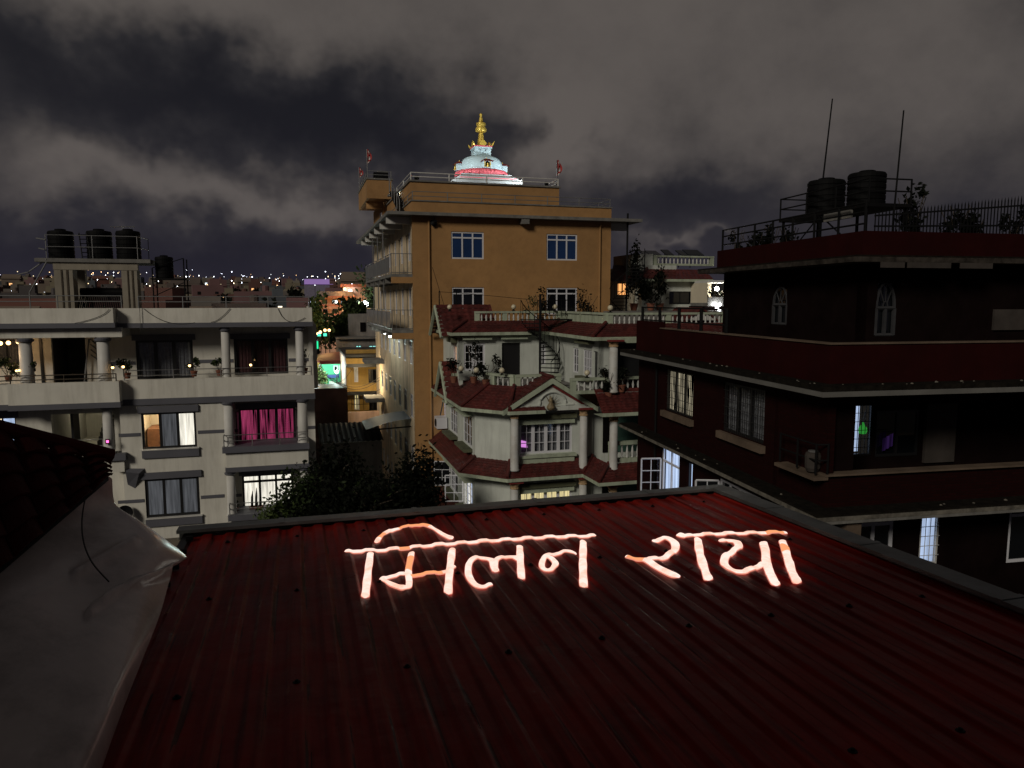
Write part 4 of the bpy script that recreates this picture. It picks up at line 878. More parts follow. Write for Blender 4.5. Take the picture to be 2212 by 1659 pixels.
MB().lathe([(36 * k_, Z(428)), (80 * k_, Z(424)), (86 * k_, Z(400)), (86 * k_, Z(372)), (70 * k_, Z(352)), (64 * k_, Z(336)), (72 * k_, Z(318)), (76 * k_, Z(290)), (72 * k_, Z(282)), (30 * k_, Z(278))], 24).build('umbrella', M['gold'], su, True)
MB().lathe([(26 * k_, Z(280)), (40 * k_, Z(268)), (36 * k_, Z(255)), (18 * k_, Z(175)), (14 * k_, Z(166)), (27 * k_, Z(150)), (26 * k_, Z(138)), (10 * k_, Z(128)), (.001, Z(112))], 16).build('finial', M['gold'], su, True)
# floodlights on the terrace round the stupa
def flood(x, y, z, tgt, e, lab, col=(.90, .97, 1.0), size=1.3):
    o = root('floodlight', B.w(x, y, z), B.a, lab, 'lamp', 'floodlights round the stupa')
    MB().box(-.14, .14, -.05, .05, .10, .32).build('housing', M['iron'], o); MB().box(-.12, .12, .051, .056, .12, .30).build('lens', M['bulbw'], o); MB().tube([(0, 0, 0), (0, 0, .1)], .03, 6).build('stand', M['iron'], o)
    l = bpy.data.lights.new('flood_beam', 'SPOT'); l.energy = e; l.spot_size = R(80) * size / 1.3; l.spot_blend = .6; l.color = col; l.shadow_soft_size = .08
    q = bpy.data.objects.new('flood_beam', l); COL.objects.link(q); q.location = B.w(x, y, z + .25)
    d = B.w(*tgt) - q.location; q.location += d.normalized() * .16; q.rotation_euler = d.to_track_quat('-Z', 'Y').to_euler()
    o.rotation_euler = (0, 0, math.atan2(d.y, d.x) - math.pi / 2)
    return o
TG = (scx, YS, Z(820))
flood(px0 + .45, YP + .5, zr, TG, 620, 'floodlight at the left front corner of the stupa terrace')
flood(px1 - .6, YP + .6, zr, TG, 720, 'floodlight at the right front corner of the stupa terrace')
sl = root('stair_floodlight', B.w((sx0 + sx1) / 2 + .3, 6.6, zpt - .25), B.a, 'white lamp shining at the top of the steel stair', 'lamp')
MB().lathe(sphere_prof(.09, 6), 10).build('bulb', M['bulbw'], sl); MB().tube([(0, .1, 0), (0, .5, -.3)], .02, 4).build('arm', M['iron'], sl)
ld = bpy.data.lights.new('stair_flood', 'POINT'); ld.energy = 25; ld.color = (.85, 1, .9); ld.shadow_soft_size = .08
lo = bpy.data.objects.new('stair_flood', ld); COL.objects.link(lo); lo.location = B.w((sx0 + sx1) / 2 + .3, 6.4, zpt - .15)
# ================================================================ white-green villa with red tile skirts
c5 = lambda x, y: (884.8 + .2888 * x, 626.7 + .2888 * y)
C = Fr(c5(750, 1100)[0], c5(750, 1100)[1], 33.0, 16)
vl = froot('villa', C, 'pale green villa with red tiled skirt roofs, white columns and balustrades', 'house')
def solve(fn, px, lo, hi):
    for _ in range(50):
        m_ = (lo + hi) / 2
        if (project(fn(m_))[0] - px) * (project(fn(lo))[0] - px) <= 0: hi = m_
        else: lo = m_
    return (lo + hi) / 2
zE1 = C.f(c5(785, 905))[1]            # head of the upper columns
zE2 = C.f(c5(785, 1422))[1]           # head of the lower columns
STO = zE1 - zE2
cc = solve(lambda t: C.w(-t, t, 7), c5(490, 1000)[0], 0.05, 6)
yb = solve(lambda t: C.w(-cc, t, 7), c5(203, 1000)[0], cc, 25)
wf = C.f(c5(1372, 1000))[0]
YTW = 5.0                                 # top storey front wall
zE0 = C.f(c5(600, 318), YTW - .6)[1]      # top eave
xW = C.f(c5(1075, 450), YTW)[0]           # wing side wall starts
yW = solve(lambda t: C.w(xW, t, 12), c5(1420, 450)[0], -4, YTW)
XR = wf + 6.5
# wing front stands back from the gable front
YW = yW; YR = yW - .55
# ---- walls of the two lower storeys (front, chamfer, flank)
fw_ = C.rect(c5(822, 990), c5(1214, 1206)); fw2 = (fw_[0], fw_[1], fw_[2] - STO, fw_[3] - STO)
wall(vl, FB(0), 0, wf, 0, zE1, [fw_, fw2, (fw_[0], fw_[1], fw_[2] - 2 * STO, fw_[3] - 2 * STO)], M['villa'])
MB().quad((0, 0, 0), (-cc, cc, 0), (-cc, cc, zE1), (0, 0, zE1)).build('chamfer_wall', M['villa'], vl)
fl1 = C.lrect(c5(398, 905), c5(465, 1060), -cc); fl2 = C.lrect(c5(300, 850), c5(356, 1000), -cc); fl3 = C.lrect(c5(238, 800), c5(270, 930), -cc)
wz0, wz1 = fw_[2], fw_[3]
flw = [(f[0], f[1], wz0, wz1) for f in (fl1, fl2, fl3)]
flw2 = [(f[0], f[1], wz0 - STO, wz1 - STO) for f in flw]
wall(vl, LB(-cc), cc, yb, 0, zE1, flw + flw2, M['villa'])
MB().box(wf - .2, wf - .001, .2, 4, 0, zE1).build('wall', M['villa'], vl)
for h in flw[:2]: window(vl, LB(-cc), h, 3, fm='upvc', pm='darkpane', muntin=(1, 3), fw=.07, mul=.06, d=.05)
window(vl, LB(-cc), flw[2], 1, fm='upvc', pm='pane', back='l_cool', muntin=(2, 3), fw=.06, d=.05)
window(vl, LB(-cc), flw2[0], 3, fm='upvc', pm='pane', backs=['l_white', 'l_cool', 'l_white'], muntin=(1, 4), fw=.07, d=.05)
for h in flw2[1:]: window(vl, LB(-cc), h, 2, fm='upvc', pm='darkpane', muntin=(1, 3), fw=.07, d=.05)
for h in flw[:2] + flw2[:2]:
    MB().box(-cc - .42, -cc - .001, h[0] - .15, h[1] + .15, h[2] - .16, h[2] - .02).build('sill', M['sill'], vl); MB().box(-cc - .4, -cc - .001, h[0] - .15, h[1] + .15, h[3] + .08, h[3] + .16).build('lintel', M['villatrim'], vl)
# open casements of the lit lower flank window
def casement(parent, hx, hy, z0, z1, dx, dy, m='upvc', pm='pane'):
    b = MB()
    for f in (0, .5, 1): b.tube([(hx + dx * f, hy + dy * f, z0), (hx + dx * f, hy + dy * f, z1)], .035 if f != .5 else .02, 4)
    for f in (0, .33, .66, 1): b.tube([(hx, hy, z0 + (z1 - z0) * f), (hx + dx, hy + dy, z0 + (z1 - z0) * f)], .035 if f in (0, 1) else .02, 4)
    o = b.build('casement', M[m], parent); MB().quad((hx, hy, z0), (hx + dx, hy + dy, z0), (hx + dx, hy + dy, z1), (hx, hy, z1)).build('pane', M[pm], o)
h = flw2[0]
casement(vl, -cc - .03, h[1], h[2] + .1, h[3] - .05, -.85, .25); casement(vl, -cc - .03, flw2[1][1], h[2] + .1, h[3] - .05, -.8, .3, pm='darkpane')
window(vl, FB(0), fw_, 4, fm='upvc', pm='pane', backs=['curt_grey'] * 4, muntin=(2, 3), arch=True, fw=.09, mul=.15, d=.03, bd=.19)
window(vl, FB(0), fw2, 4, fm='upvc', pm='pane', backs=['l_yellow'] * 4, muntin=(2, 3), arch=True, fw=.09, mul=.15, d=.03, bd=.19)
lampb = MB(); lx, lz = C.f(c5(848, 1160), .12)
lampb.add([(lx - .34, .14, lz + .16), (lx - .05, .14, lz + .22), (lx + .16, .14, lz + .16), (lx + .22, .14, lz - .13), (lx - .34, .14, lz - .05)], [(0, 1, 2, 3, 4)])
lampb.add([(lx - .34, .155, lz + .16), (lx - .05, .155, lz + .22), (lx + .16, .155, lz + .16), (lx + .22, .155, lz - .13), (lx - .34, .155, lz - .05)], [(0, 1, 2, 3, 4)])
tag(lampb.build('pink_shade', emit('pink_glow', (.85, .30, .85), .9), None, loc=C.o, rot=(0, 0, C.a)), 'glowing pink lampshade seen through the arched window', 'lamp')
for dz in (0, -STO):
    a, b_ = C.f(c5(805, 935)), C.f(c5(1258, 920)); zt = (a[1] + b_[1]) / 2 + dz
    MB().box(fw_[0] - .12, fw_[1] + .12, -.30, -.002, zt - .18, zt + .02).build('hood', M['sill'], vl); MB().box(fw_[0] - .06, fw_[1] + .06, -.2, -.003, zt - .42, zt - .181).build('hood_mould', M['villatrim'], vl)
    zs = fw_[2] + dz
    MB().box(fw_[0] - .12, fw_[1] + .14, -.28, -.002, zs - .16, zs - .04).build('sill', M['villatrim'], vl); MB().box(fw_[0] - .05, fw_[1] + .05, -.2, -.002, zs - .5, zs - .161).build('apron', M['villatrim'], vl)
# ---- columns
skirt_drop = .95
for px in (785, 1300):
    x = C.f(c5(px, 1100), -.45)[0]; z0 = C.f(c5(px, 1350 if px < 1000 else 1330), -.45)[1]
    column(vl, x, -.45, z0, zE1 + .12, .19, m='villawhite', fancy=True); column(vl, x, -.45, z0 - STO, zE2 + .1, .19, m='villawhite', fancy=True)
# ---- skirt roofs
def skirt(path_in, z_in, off, z_out, name='tile_skirt', courses=7, trim=True, gutter=True):
    """sloping tiled apron along an open path of wall corners, laid in stepped courses"""
    P = [Vector((p[0], p[1], 0)) for p in path_in]; n = len(P); O = []
    for i in range(n):
        ns = []
        for a, b in ((i - 1, i), (i, i + 1)):
            if 0 <= a and b < n:
                t = (P[b] - P[a]).normalized(); ns.append(Vector((t.y, -t.x, 0)))
        m_ = sum(ns, Vector()) / len(ns); m_ = m_.normalized(); k = 1 / max(.4, m_.dot(ns[0])); O.append(P[i] + m_ * off * k)
    b = MB()
    for c in range(courses):
        f0, f1 = c / courses, (c + 1) / courses
        for i in range(n - 1):
            def pt(q, f, dz): v = P[q].lerp(O[q], f); return (v.x, v.y, z_in + (z_out - z_in) * f + dz)
            st = .035; L = (O[i + 1] - O[i]).length; m_ = max(1, int(L / .30))
            for s in range(m_):      # each tile a shallow trough
                def pp(g, f, dz):
                    a, e_ = Vector(pt(i, f, dz)), Vector(pt(i + 1, f, dz)); return a.lerp(e_, g)
                g0, g1 = s / m_, (s + 1) / m_; gm = (g0 + g1) / 2
                b.add([pp(g0, f0, 0), pp(gm, f0, -.015), pp(g1, f0, 0), pp(g1, f1, st), pp(gm, f1 , st - .022), pp(g0, f1, st)], [(0, 1, 4, 5), (1, 2, 3, 4)])
                b.add([pp(g0, f1, st), pp(gm, f1, st - .022), pp(g1, f1, st), pp(g1, f1, -.002), pp(g0, f1, -.002)], [(0, 1, 2, 3, 4)])
    o = b.build(name, M['tile'], vl)
    if trim:
        g = MB()
        for i in range(n - 1):
            a, e_ = O[i], O[i + 1]; pi, pe = P[i], P[i + 1]
            g.quad((a.x, a.y, z_out - .004), (e_.x, e_.y, z_out - .004), (e_.x, e_.y, z_out - .16), (a.x, a.y, z_out - .16))
            g.quad((a.x, a.y, z_out - .16), (e_.x, e_.y, z_out - .16), (pe.x, pe.y, z_out - .16), (pi.x, pi.y, z_out - .16))
        g.build('fascia', M['villatrim'], o)
    for i in range(1, n - 1): MB().tube([(P[i].x, P[i].y, z_in + .05), (O[i].x, O[i].y, z_out + .07)], .085, 8).build('hip_tile', M['tile'], o)
    return o
path_l = [(-cc, yb), (-cc, cc), (0, 0), (wf, 0), (wf + .05, YR), (XR, YR)]
zi2 = C.f(c5(600, 1272), .4)[1]; zo2 = C.f(c5(655, 1405), -.5)[1]
skirt(path_l, zi2, .85, zo2)
skirt([(p[0], p[1]) for p in path_l], zi2 - STO, .85, zo2 - STO)
# mid eave: chamfer and flank part, and to the right of the gable
zo1 = zE1 + .12; zi1 = zo1 + .95
IN = .75
tp = [(-cc + IN, yb), (-cc + IN, cc + IN * .4), (IN * .5, IN * .8), (wf * .35, IN * .8)]
skirt(tp, zi1, 1.45, zo1, courses=9)
skirt([(wf - .6, YR + .3), (XR, YR + .3)], zi1, 1.0, zo1, courses=9)
MB().box(wf + .02, XR, YR - .1, YR + .12, zo1 - .3, zo1 - .05).build('beam', M['villatrim'], vl)
# pediment gable
ga = C.f(c5(1070, 655), -.75); gl = C.f(c5(700, 898), -.75); gr = C.f(c5(1408, 872), -.75)
zg = (gl[1] + gr[1]) / 2
pf = MB().add([(gl[0] + .3, -.60, zg + .12), (gr[0] - .3, -.60, zg + .12), (ga[0], -.60, ga[1] - .16)], [(0, 1, 2)]); pd = pf.build('pediment', M['villa'], vl)
MB().box(gl[0] + .25, gr[0] - .25, -.66, -.001, zg - .12, zg + .119).build('pediment_cornice', M['villa'], vl)
for sgn, e0 in ((-1, gl), (1, gr)):
    b = MB(); n = 10; nv = Vector((ga[0] - e0[0], 0, ga[1] - zg)); 
    for c in range(n):
        for r_ in range(5):
            f0, f1 = c / n, (c + 1) / n; y0 = -.75 + 1.6 * r_ / 5; y1 = -.75 + 1.6 * (r_ + 1) / 5
            def gp(f, y, dz): return (ga[0] + (e0[0] - ga[0]) * f, y, ga[1] + (zg - ga[1]) * f + dz)
            b.add([gp(f0, y0, 0), gp(f0, y1, 0), gp(f1, y1, .035), gp(f1, y0, .035), gp(f1, y0, 0), gp(f1, y1, 0), gp(f0, (y0 + y1) / 2, -.02), gp(f1, (y0 + y1) / 2, .015)], [(0, 6, 7, 3), (6, 1, 2, 7), (3, 2, 5, 4)])
    o = b.build('gable_roof', M['tile'], vl)
    rk = MB(); 
    for (w0, w1, y0, y1, mm) in ((.06, -.14, -.78, -.55, 0),):
        p0, p1 = Vector((ga[0], 0, ga[1])), Vector((e0[0], 0, zg))
        rk.add([(p0.x, y0, p0.z - .02), (p1.x, y0, p1.z - .02), (p1.x, y0, p1.z - .24), (p0.x, y0, p0.z - .26), (p0.x, y1, p0.z - .02), (p1.x, y1, p1.z - .02), (p1.x, y1, p1.z - .24), (p0.x, y1, p0.z - .26)], [(0, 1, 2, 3), (0, 4, 5, 1), (3, 2, 6, 7), (4, 7, 6, 5)])
    rk.build('bargeboard', M['villatrim'], o)
    ins = MB(); p0, p1 = Vector((ga[0], 0, ga[1] - .34)), Vector((e0[0] + sgn * -.45, 0, zg + .02)); t_ = (p1 - p0)
    for k in range(22): q = p0 + t_ * ((k + .5) / 22); ins.box(q.x - .05, q.x + .05, -.66, -.602, q.z - .05, q.z + .03)
    io = ins.build('dentils', M['maroon'], o); io['kind'] = 'stuff'
MB().tube([(ga[0], -.78, ga[1] + .03), (ga[0], .88, ga[1] + .03)], .09, 8).build('ridge_tile', M['tile'], vl)
# arched ornament with emblem in the pediment
ox, oz = C.f(c5(1070, 860), -.62); 
ab = MB(); pr = [(ox + .62 * math.cos(t), -.63, oz + .05 + .55 * math.sin(t)) for t in np.linspace(0, math.pi, 15)]
ab.tube(pr, .06, 6); ab.tube([(ox - 1.0, -.63, oz + .0), (ox - .60, -.63, oz + .0)], .06, 6); ab.tube([(ox + .60, -.63, oz), (ox + 1.0, -.63, oz)], .06, 6); ab.build('arch_moulding', M['villa'], pd)
M['gilt_dull'] = mat('dull_gilt', (.20, .15, .08), .6, var=.5, vscale=12)
em = root('emblem', C.w(ox - .12, -.72, oz + .08), C.a, 'gilt relief emblem with rays in the villa pediment', 'ornament')
MB().lathe([(.02, -.30), (.17, -.26), (.20, -.14), (.11, .0), (.07, .05), (.10, .12), (.09, .2), (.04, .26), (.01, .36)], 10).build('body', M['gilt_dull'], em, True)
rm = MB().tube([(.12, 0, 0), (.5, 0, .02)], [.02, .005], 4).mesh('ray', M['gilt_dull'])
for k in range(9): link('ray', rm, em, (0, .06, -.05), (0, -R(-60 + 22 * k), 0))
# dormer gables facing left
def dormer(yc, zb0, hw, hh, x0, depth, nm='dormer'):
    o = MB().add([(x0, yc - hw, zb0), (x0, yc + hw, zb0), (x0, yc, zb0 + hh)], [(0, 1, 2)]).build('dormer', M['villa'], vl)
    for s in (-1, 1):
        b = MB(); n = 8
        for c in range(n):
            for k in range(9):
                f0, f1 = c / n * 1.12, (c + 1) / n * 1.12; xa, xb = x0 - .35 + depth * k / 9, x0 - .35 + depth * (k + 1) / 9
                def q(f, x, dz): return (x, yc + s * hw * f, zb0 + hh + .08 - hh * f + dz)
                xm_ = (xa + xb) / 2
                b.add([q(f0, xa, 0), q(f0, xm_, -.02), q(f0, xb, 0), q(f1, xb, .035), q(f1, xm_, .012), q(f1, xa, .035), q(f1, xa, 0), q(f1, xb, 0)], [(0, 1, 4, 5), (1, 2, 3, 4), (5, 4, 3, 7, 6)])
        b.build('roof_slope', M['tile'], o)
        MB().tube([(x0 - .36, yc, zb0 + hh), (x0 - .36, yc + s * hw * 1.12, zb0 - hh * .12)], .09, 5).build('bargeboard', M['villatrim'], o)
    ar = [(x0 - .02, yc + .45 * hw * math.cos(t), zb0 + .15 + .5 * hh * math.sin(t)) for t in np.linspace(0, math.pi, 11)]
    MB().tube(ar, .04, 5).build('arch_moulding', M['villatrim'], o)
yd = C.l(c5(290, 720), -cc - .3)[0]
dormer(yd, zo1 - .1, 1.5, 1.75, -cc - .35, 3.4)
# ---- top storey
tz0 = zi1 - .15
xTL = -cc + .05
dw = C.rect(c5(405, 400), c5(565, 600), YTW); dd = C.rect(c5(690, 395), c5(830, 690), YTW); ww = C.rect(c5(985, 400), c5(1018, 560), YTW)
wall(vl, FB(YTW), xTL, xW, tz0, zE0, [dw, (dd[0], dd[1], tz0 + .02, dd[3]), (ww[0], min(ww[1], xW - .05), ww[2], ww[3])], M['villa'])
window(vl, FB(YTW), dw, 2, fm='upvc', pm='darkpane', muntin=(2, 3), arch=True, fw=.10, mul=.28, d=.04)
window(vl, FB(YTW), (ww[0], min(ww[1], xW - .05), ww[2], ww[3]), 1, fm='upvc', pm='darkpane', muntin=(1, 3), fw=.08, d=.04)
MB().box(dd[0], dd[1], YTW + .12, YTW + .16, tz0 + .02, dd[3]).build('door', M['black'], vl)
for h in (dw, dd): MB().box(h[0] - .2, h[1] + .45, YTW - .4, YTW - .002, h[3] + .35, h[3] + .45).build('hood', M['sill'], vl); MB().box(h[0] - .1, h[1] + .3, YTW - .3, YTW - .003, h[3] + .2, h[3] + .349).build('hood_mould', M['villatrim'], vl)
# left flank of the top storey
tl = C.lrect(c5(225, 380), c5(265, 560), xTL)
tl = (YTW + .55, YTW + 1.5, C.l(c5(250, 570), xTL)[1], C.l(c5(250, 385), xTL)[1])
wall(vl, LB(xTL), YTW, YTW + 4.5, tz0 - .4, zE0, [tl], M['villa'])
window(vl, LB(xTL), tl, 2, fm='upvc', pm='pane', backs=['l_orange', 'curt_grey'], muntin=(1, 3), fw=.09, d=.04)
MB().box(xTL - .3, xTL - .001, tl[0] - .2, tl[1] + .2, tl[3] + .15, tl[3] + .4).build('hood', M['sill'], vl); MB().box(xTL - .3, xTL - .001, tl[0] - .2, tl[1] + .2, tl[2] - .22, tl[2] - .03).build('sill', M['villatrim'], vl)
# wing
ws1 = (yW + .9, yW + 1.95, C.l(c5(1290, 630), xW)[1], C.l(c5(1290, 440), xW)[1]); ws0 = (yW + 2.6, yW + 3.3, ws1[2], ws1[3])
ws2 = (yW + .15, yW + .75, ws1[2], ws1[3])
wall(vl, LB(xW), yW, YTW, tz0, zE0, [ws1, ws0, ws2], M['villa'])
window(vl, LB(xW), ws1, 3, fm='upvc', pm='darkpane', muntin=(2, 3), arch=True, fw=.07, d=.04); window(vl, LB(xW), ws0, 2, fm='upvc', pm='darkpane', muntin=(1, 3), fw=.07, d=.04)
MB().bbox(LB(xW), ws2[0], ws2[1], .1, .13, ws2[2], ws2[3]).build('shutter', M['black'], vl)
MB().box(xW - .35, xW - .001, ws1[0] - .3, ws1[1] + .3, ws1[3] + .3, ws1[3] + .42).build('hood', M['sill'], vl); MB().box(xW - .35, xW - .001, ws1[0] - .2, ws1[1] + .2, ws1[2] - .2, ws1[2] - .04).build('sill', M['sill'], vl)
gx0 = C.f(c5(1545, 600), yW)[0]
wall(vl, FB(yW), xW, XR, tz0, zE0, [(gx0, gx0 + 1.5, tz0 + .02, tz0 + 2.3)], M['villa'])
MB().box(gx0, gx0 + 1.5, yW + .12, yW + .16, tz0 + .02, tz0 + 2.3).build('door', M['black'], vl)
xcol = C.f(c5(1525, 550), yW - .5)[0]
column(vl, xcol, yW - .5, tz0, zE0 - .1, .2, m='villawhite', fancy=True)
MB().box(xcol - .2, XR, yW - .65, yW - .35, zE0 - .25, zE0 - .02).build('beam', M['villatrim'], vl)
# terrace floor between storeys and lower storey floor
MB().prism([(-cc + .6, yb), (-cc + .6, cc + .5), (.4, .8), (wf - .5, .8), (wf - .5, YR + .1), (XR, YR + .1), (XR, 12), (-cc + .6, 12)], tz0 - .12, tz0 - .001).build('terrace_floor', M['concrete'], vl)
# top skirt and top balustrade
zi0 = C.f(c5(600, 228), YTW + .3)[1]
skirt([(xTL + .55, YTW + 4.5), (xTL + .55, YTW + .55), (xW + .5, YTW + .55), (xW + .5, yW + .5), (XR, yW + .5)], zi0, 1.05, zE0 + .02, courses=7)
zbt = C.f(c5(600, 158), YTW + .6)[1]
MB().prism([(xTL + .5, YTW + .5), (xW + .5, YTW + .5), (xW + .5, yW + .5), (XR, yW + .5), (XR, 11), (xTL + .5, 11)], zi0 - .3, zi0 - .15).build('roof_deck', M['concrete'], vl)
balustrade(vl, [(xTL + 1.0, YTW + .68), (xW + .62, YTW + .68), (xW + .62, yW + .62), (XR, yW + .62)], zi0 - .14, zbt - zi0 + .14, 'villatrim', piers=[3, 2, 2], pitch=.24, bm='villawhite', skip=(1,))
dormer(YTW + 2.1, zE0 - .1, 1.55, C.l(c5(100, 112), xTL - .3)[1] - zE0 + .1, xTL - .45, 3.0)
# terrace balustrades over the mid storey
tb0 = tz0 - .05
zt_ = C.f(c5(600, 668), 1.6)[1]
bh = max(.7, zt_ - tb0)
balustrade(vl, [(-cc + .85, cc + 1.4), (-cc + .95, cc + .55), (.45, .72), (ga[0] + .9, .72)], tb0, bh, 'villatrim', piers=[0, 1, 1], pitch=.24, bm='villawhite')
balustrade(vl, [(ga[0] + .6, YR + .35), (wf + .2, YR + .35), (XR, YR + .35)], tb0, bh, 'villatrim', piers=[1, 3], pitch=.24, bm='villawhite', skip=())
# recessed balconies right of the gable front, both storeys
gm = mat('green_door', (.035, .085, .065), .7, var=.2)
for dz in (0, -STO):
    fz = zi2 + .1 + dz
    wall(vl, FB(YR + 1.9), wf, XR, fz - .6, zE1 + dz, [], M['villa'])
    MB().box(wf + .55, wf + 1.1, YR + 1.85, YR + 1.897, fz, fz + 2.2).build('door', M['dark'], vl); MB().box(wf + 1.25, wf + 3.4, YR + 1.84, YR + 1.897, fz, fz + 2.35).build('green_panel', gm, vl)
    balustrade(vl, [(wf + .12, YR + .15), (XR, YR + .15)], fz - .1, .95, 'villatrim', piers=[3], pitch=.24, bm='villawhite')
    x = C.f(c5(1522, 1100), YR - .05)[0]; column(vl, x, YR - .1, fz - .35, zE1 + dz, .19, m='villawhite', fancy=True)
# globe lamps (unlit) on the balustrades
gmsh = MB().lathe(sphere_prof(.13, 10, .22), 14).mesh('globe', M['globe'], True); gst = MB().lathe([(.10, 0), (.10, .03), (.04, .05), (.05, .11)], 10).mesh('base', M['iron'])
for p, y, z, lab in ((c5(300, 130), YTW + .68, zbt, 'globe lamp at the left end of the top balustrade'), (c5(778, 125), YTW + .68, zbt, 'globe lamp midway along the top balustrade'), (c5(1088, 118), YTW + .5, zbt, 'globe lamp on the top balustrade before the right orange window'),
                     (c5(1502, 122), yW + .62, zbt, 'globe lamp on the top balustrade near the spiral stair'), (c5(385, 572), 2.2, None, 'half-hidden globe lamp among the terrace plants'), (c5(500, 630), 1.15, None, 'globe lamp at the left of the terrace balustrade'), (c5(690, 638), .72, None, 'globe lamp at the middle of the terrace balustrade'), (c5(1328, 622), YR + .35, None, 'globe lamp on the terrace right of the gable')):
    x = C.f(p, y)[0]; zz_ = z if z else tb0 + bh
    o = root('globe_lamp', C.w(x, y, zz_), 0, lab, 'lamp', 'globe lamps on the villa'); link('globe', gmsh, o); link('base', gst, o)
# air conditioner on the flank
acy = C.l(c5(240, 990), -cc - .3)[0]; acz = C.l(c5(240, 1035), -cc - .3)[1]
ac = root('air_conditioner', C.w(-cc - .35, acy, acz), C.a, 'white air conditioner unit on the villa flank', 'air conditioner')
MB().box(-.28, .28, -.42, .42, .06, .66).build('casing', M['upvc'], ac); MB().lathe([(.2, 0), (.22, .02), (.2, .03)], 16).build('fan_grille', M['iron'], ac, loc=(-.29, -.05, .36), rot=(0, R(-90), 0))
for s in (-.3, .3): MB().box(-.25, .25, s - .03, s + .03, 0, .06).build('foot', M['iron'], ac)
MB().tube([(0, .42, .5), (.1, .6, .7), (.3, .62, 1.6)], .035, 6).build('pipe', M['wire'], ac)
# spiral stair between terrace and roof
def spiral(F, x, y, z0, z1, r, turns, lab, a0=0, post=1.2, m='iron', name='spiral_stair'):
    o = root(name, F.w(x, y, z0), F.a, lab, 'stairs')
    h = z1 - z0; MB().tube([(0, 0, 0), (0, 0, h + post)], .06, 8).build('pole', M[m], o)
    n = int(h / .2); hr = MB(); pts = []; lo_p = []
    tm = MB().add([(.05, -.04, 0), (r, -.16, 0), (r, .16, 0), (.05, .04, 0), (.05, -.04, -.04), (r, -.16, -.04), (r, .16, -.04), (.05, .04, -.04)], [(0, 1, 2, 3), (7, 6, 5, 4), (0, 4, 5, 1), (1, 5, 6, 2), (2, 6, 7, 3)]).mesh('tread', M[m])
    bm_ = MB().tube([(0, 0, 0), (0, 0, .95)], .014, 4).mesh('baluster', M[m])
    for k in range(n + 1):
        q = a0 + turns * 2 * math.pi * k / n; z = h * (k + .5) / (n + .5)
        link('tread', tm, o, (0, 0, z), (0, 0, q)); link('baluster', bm_, o, (r * math.cos(q), r * math.sin(q), z))
        pts.append((r * math.cos(q), r * math.sin(q), z + .95)); lo_p.append((r * math.cos(q), r * math.sin(q), z))
    MB().tube(pts, .025, 5).build('handrail', M[m], o); MB().tube(lo_p, .02, 5).build('stringer', M[m], o)
    return o
sx_ = C.f(c5(975, 500), YTW - 1.5)[0]
spo = spiral(C, sx_, YTW - 1.5, tz0, zi0 + .1, 1.0, .62, 'black iron spiral stair from villa terrace to roof', a0=R(-75), post=1.25)
railing(spo, [(.1, .75, zi0 - tz0 + .15), (1.9, .9, zi0 - tz0 + .2)], (.1, .85), .9, 'iron', r=.025, post=.22, pr=.014)
MB().box(.05, 1.9, .2, .95, zi0 - tz0 + .03, zi0 - tz0 + .09).build('landing', M['iron'], spo)
# terrace and roof plants
for p, y, z, h, sp_, n, mm, lab in ((c5(330, 560), 4.0, tz0, .95, .5, 240, 'leafd', 'spiky palm-like potted plant at the terrace left end'), (c5(480, 560), 3.6, tz0, 1.9, .45, 260, 'leafd', 'tall thin potted plant before the arched terrace window'), (c5(570, 640), 2.2, tz0, .95, .6, 300, 'leafd', 'dark bushy potted plant beside the terrace balustrade'), (c5(645, 640), 2.4, tz0, 1.35, .28, 160, 'leafd', 'round-headed potted plant left of the black door'), (c5(1490, 700), YR + .1, tz0 - .3, 1.2, .42, 420, 'leafd', 'tall dark topiary hiding the terrace balustrade'), (c5(1585, 700), YR + .1, tz0, .8, .42, 240, 'leafd', 'low dark shrub on the terrace by the red building'),
                                     (c5(990, 150), YTW + 1.1, zi0 - .15, 1.55, .55, 320, 'leafd', 'dark bushy roof plant before the right orange window'), (c5(920, 150), YTW + 1.2, zi0 - .15, 1.3, .55, 130, 'leaf', 'sparse reddish roof plant left of the bushy one'), (c5(1320, 150), YTW - .6, zi0 - .15, 1.45, .75, 420, 'leafd', 'wide dark roof shrub right of the orange window')):
    x = C.f(p, y)[0]; pot_plant(C.w(x, y, z), h, lab, mm, n, sp_, .18, 'potted plants on the villa')
pl = MB(); x = C.f(c5(222, 110), YTW + 3)[0]
for dx, hh in ((0, 1.55), (.95, 1.6)): pl.tube([(x + dx, YTW + 3, zi0 - .15), (x + dx, YTW + 3, zi0 + hh)], .03, 5)
pl.tube([(x - .35, YTW + 3, zi0 + 2.8), (x + .5, YTW + 3, zi0)], .015, 4); pl.tube([(x, YTW + 3, zi0 + 1.5), (x + 1.6, YTW + 3, zi0 + 1.4), (x + 6.6, YTW + 3, zi0 + .95)], .012, 4)
tag(pl.build('roof_pole', M['iron'], None, loc=C.o, rot=(0, 0, C.a)), 'rusty poles with a slack wire on the villa roof', 'pole')
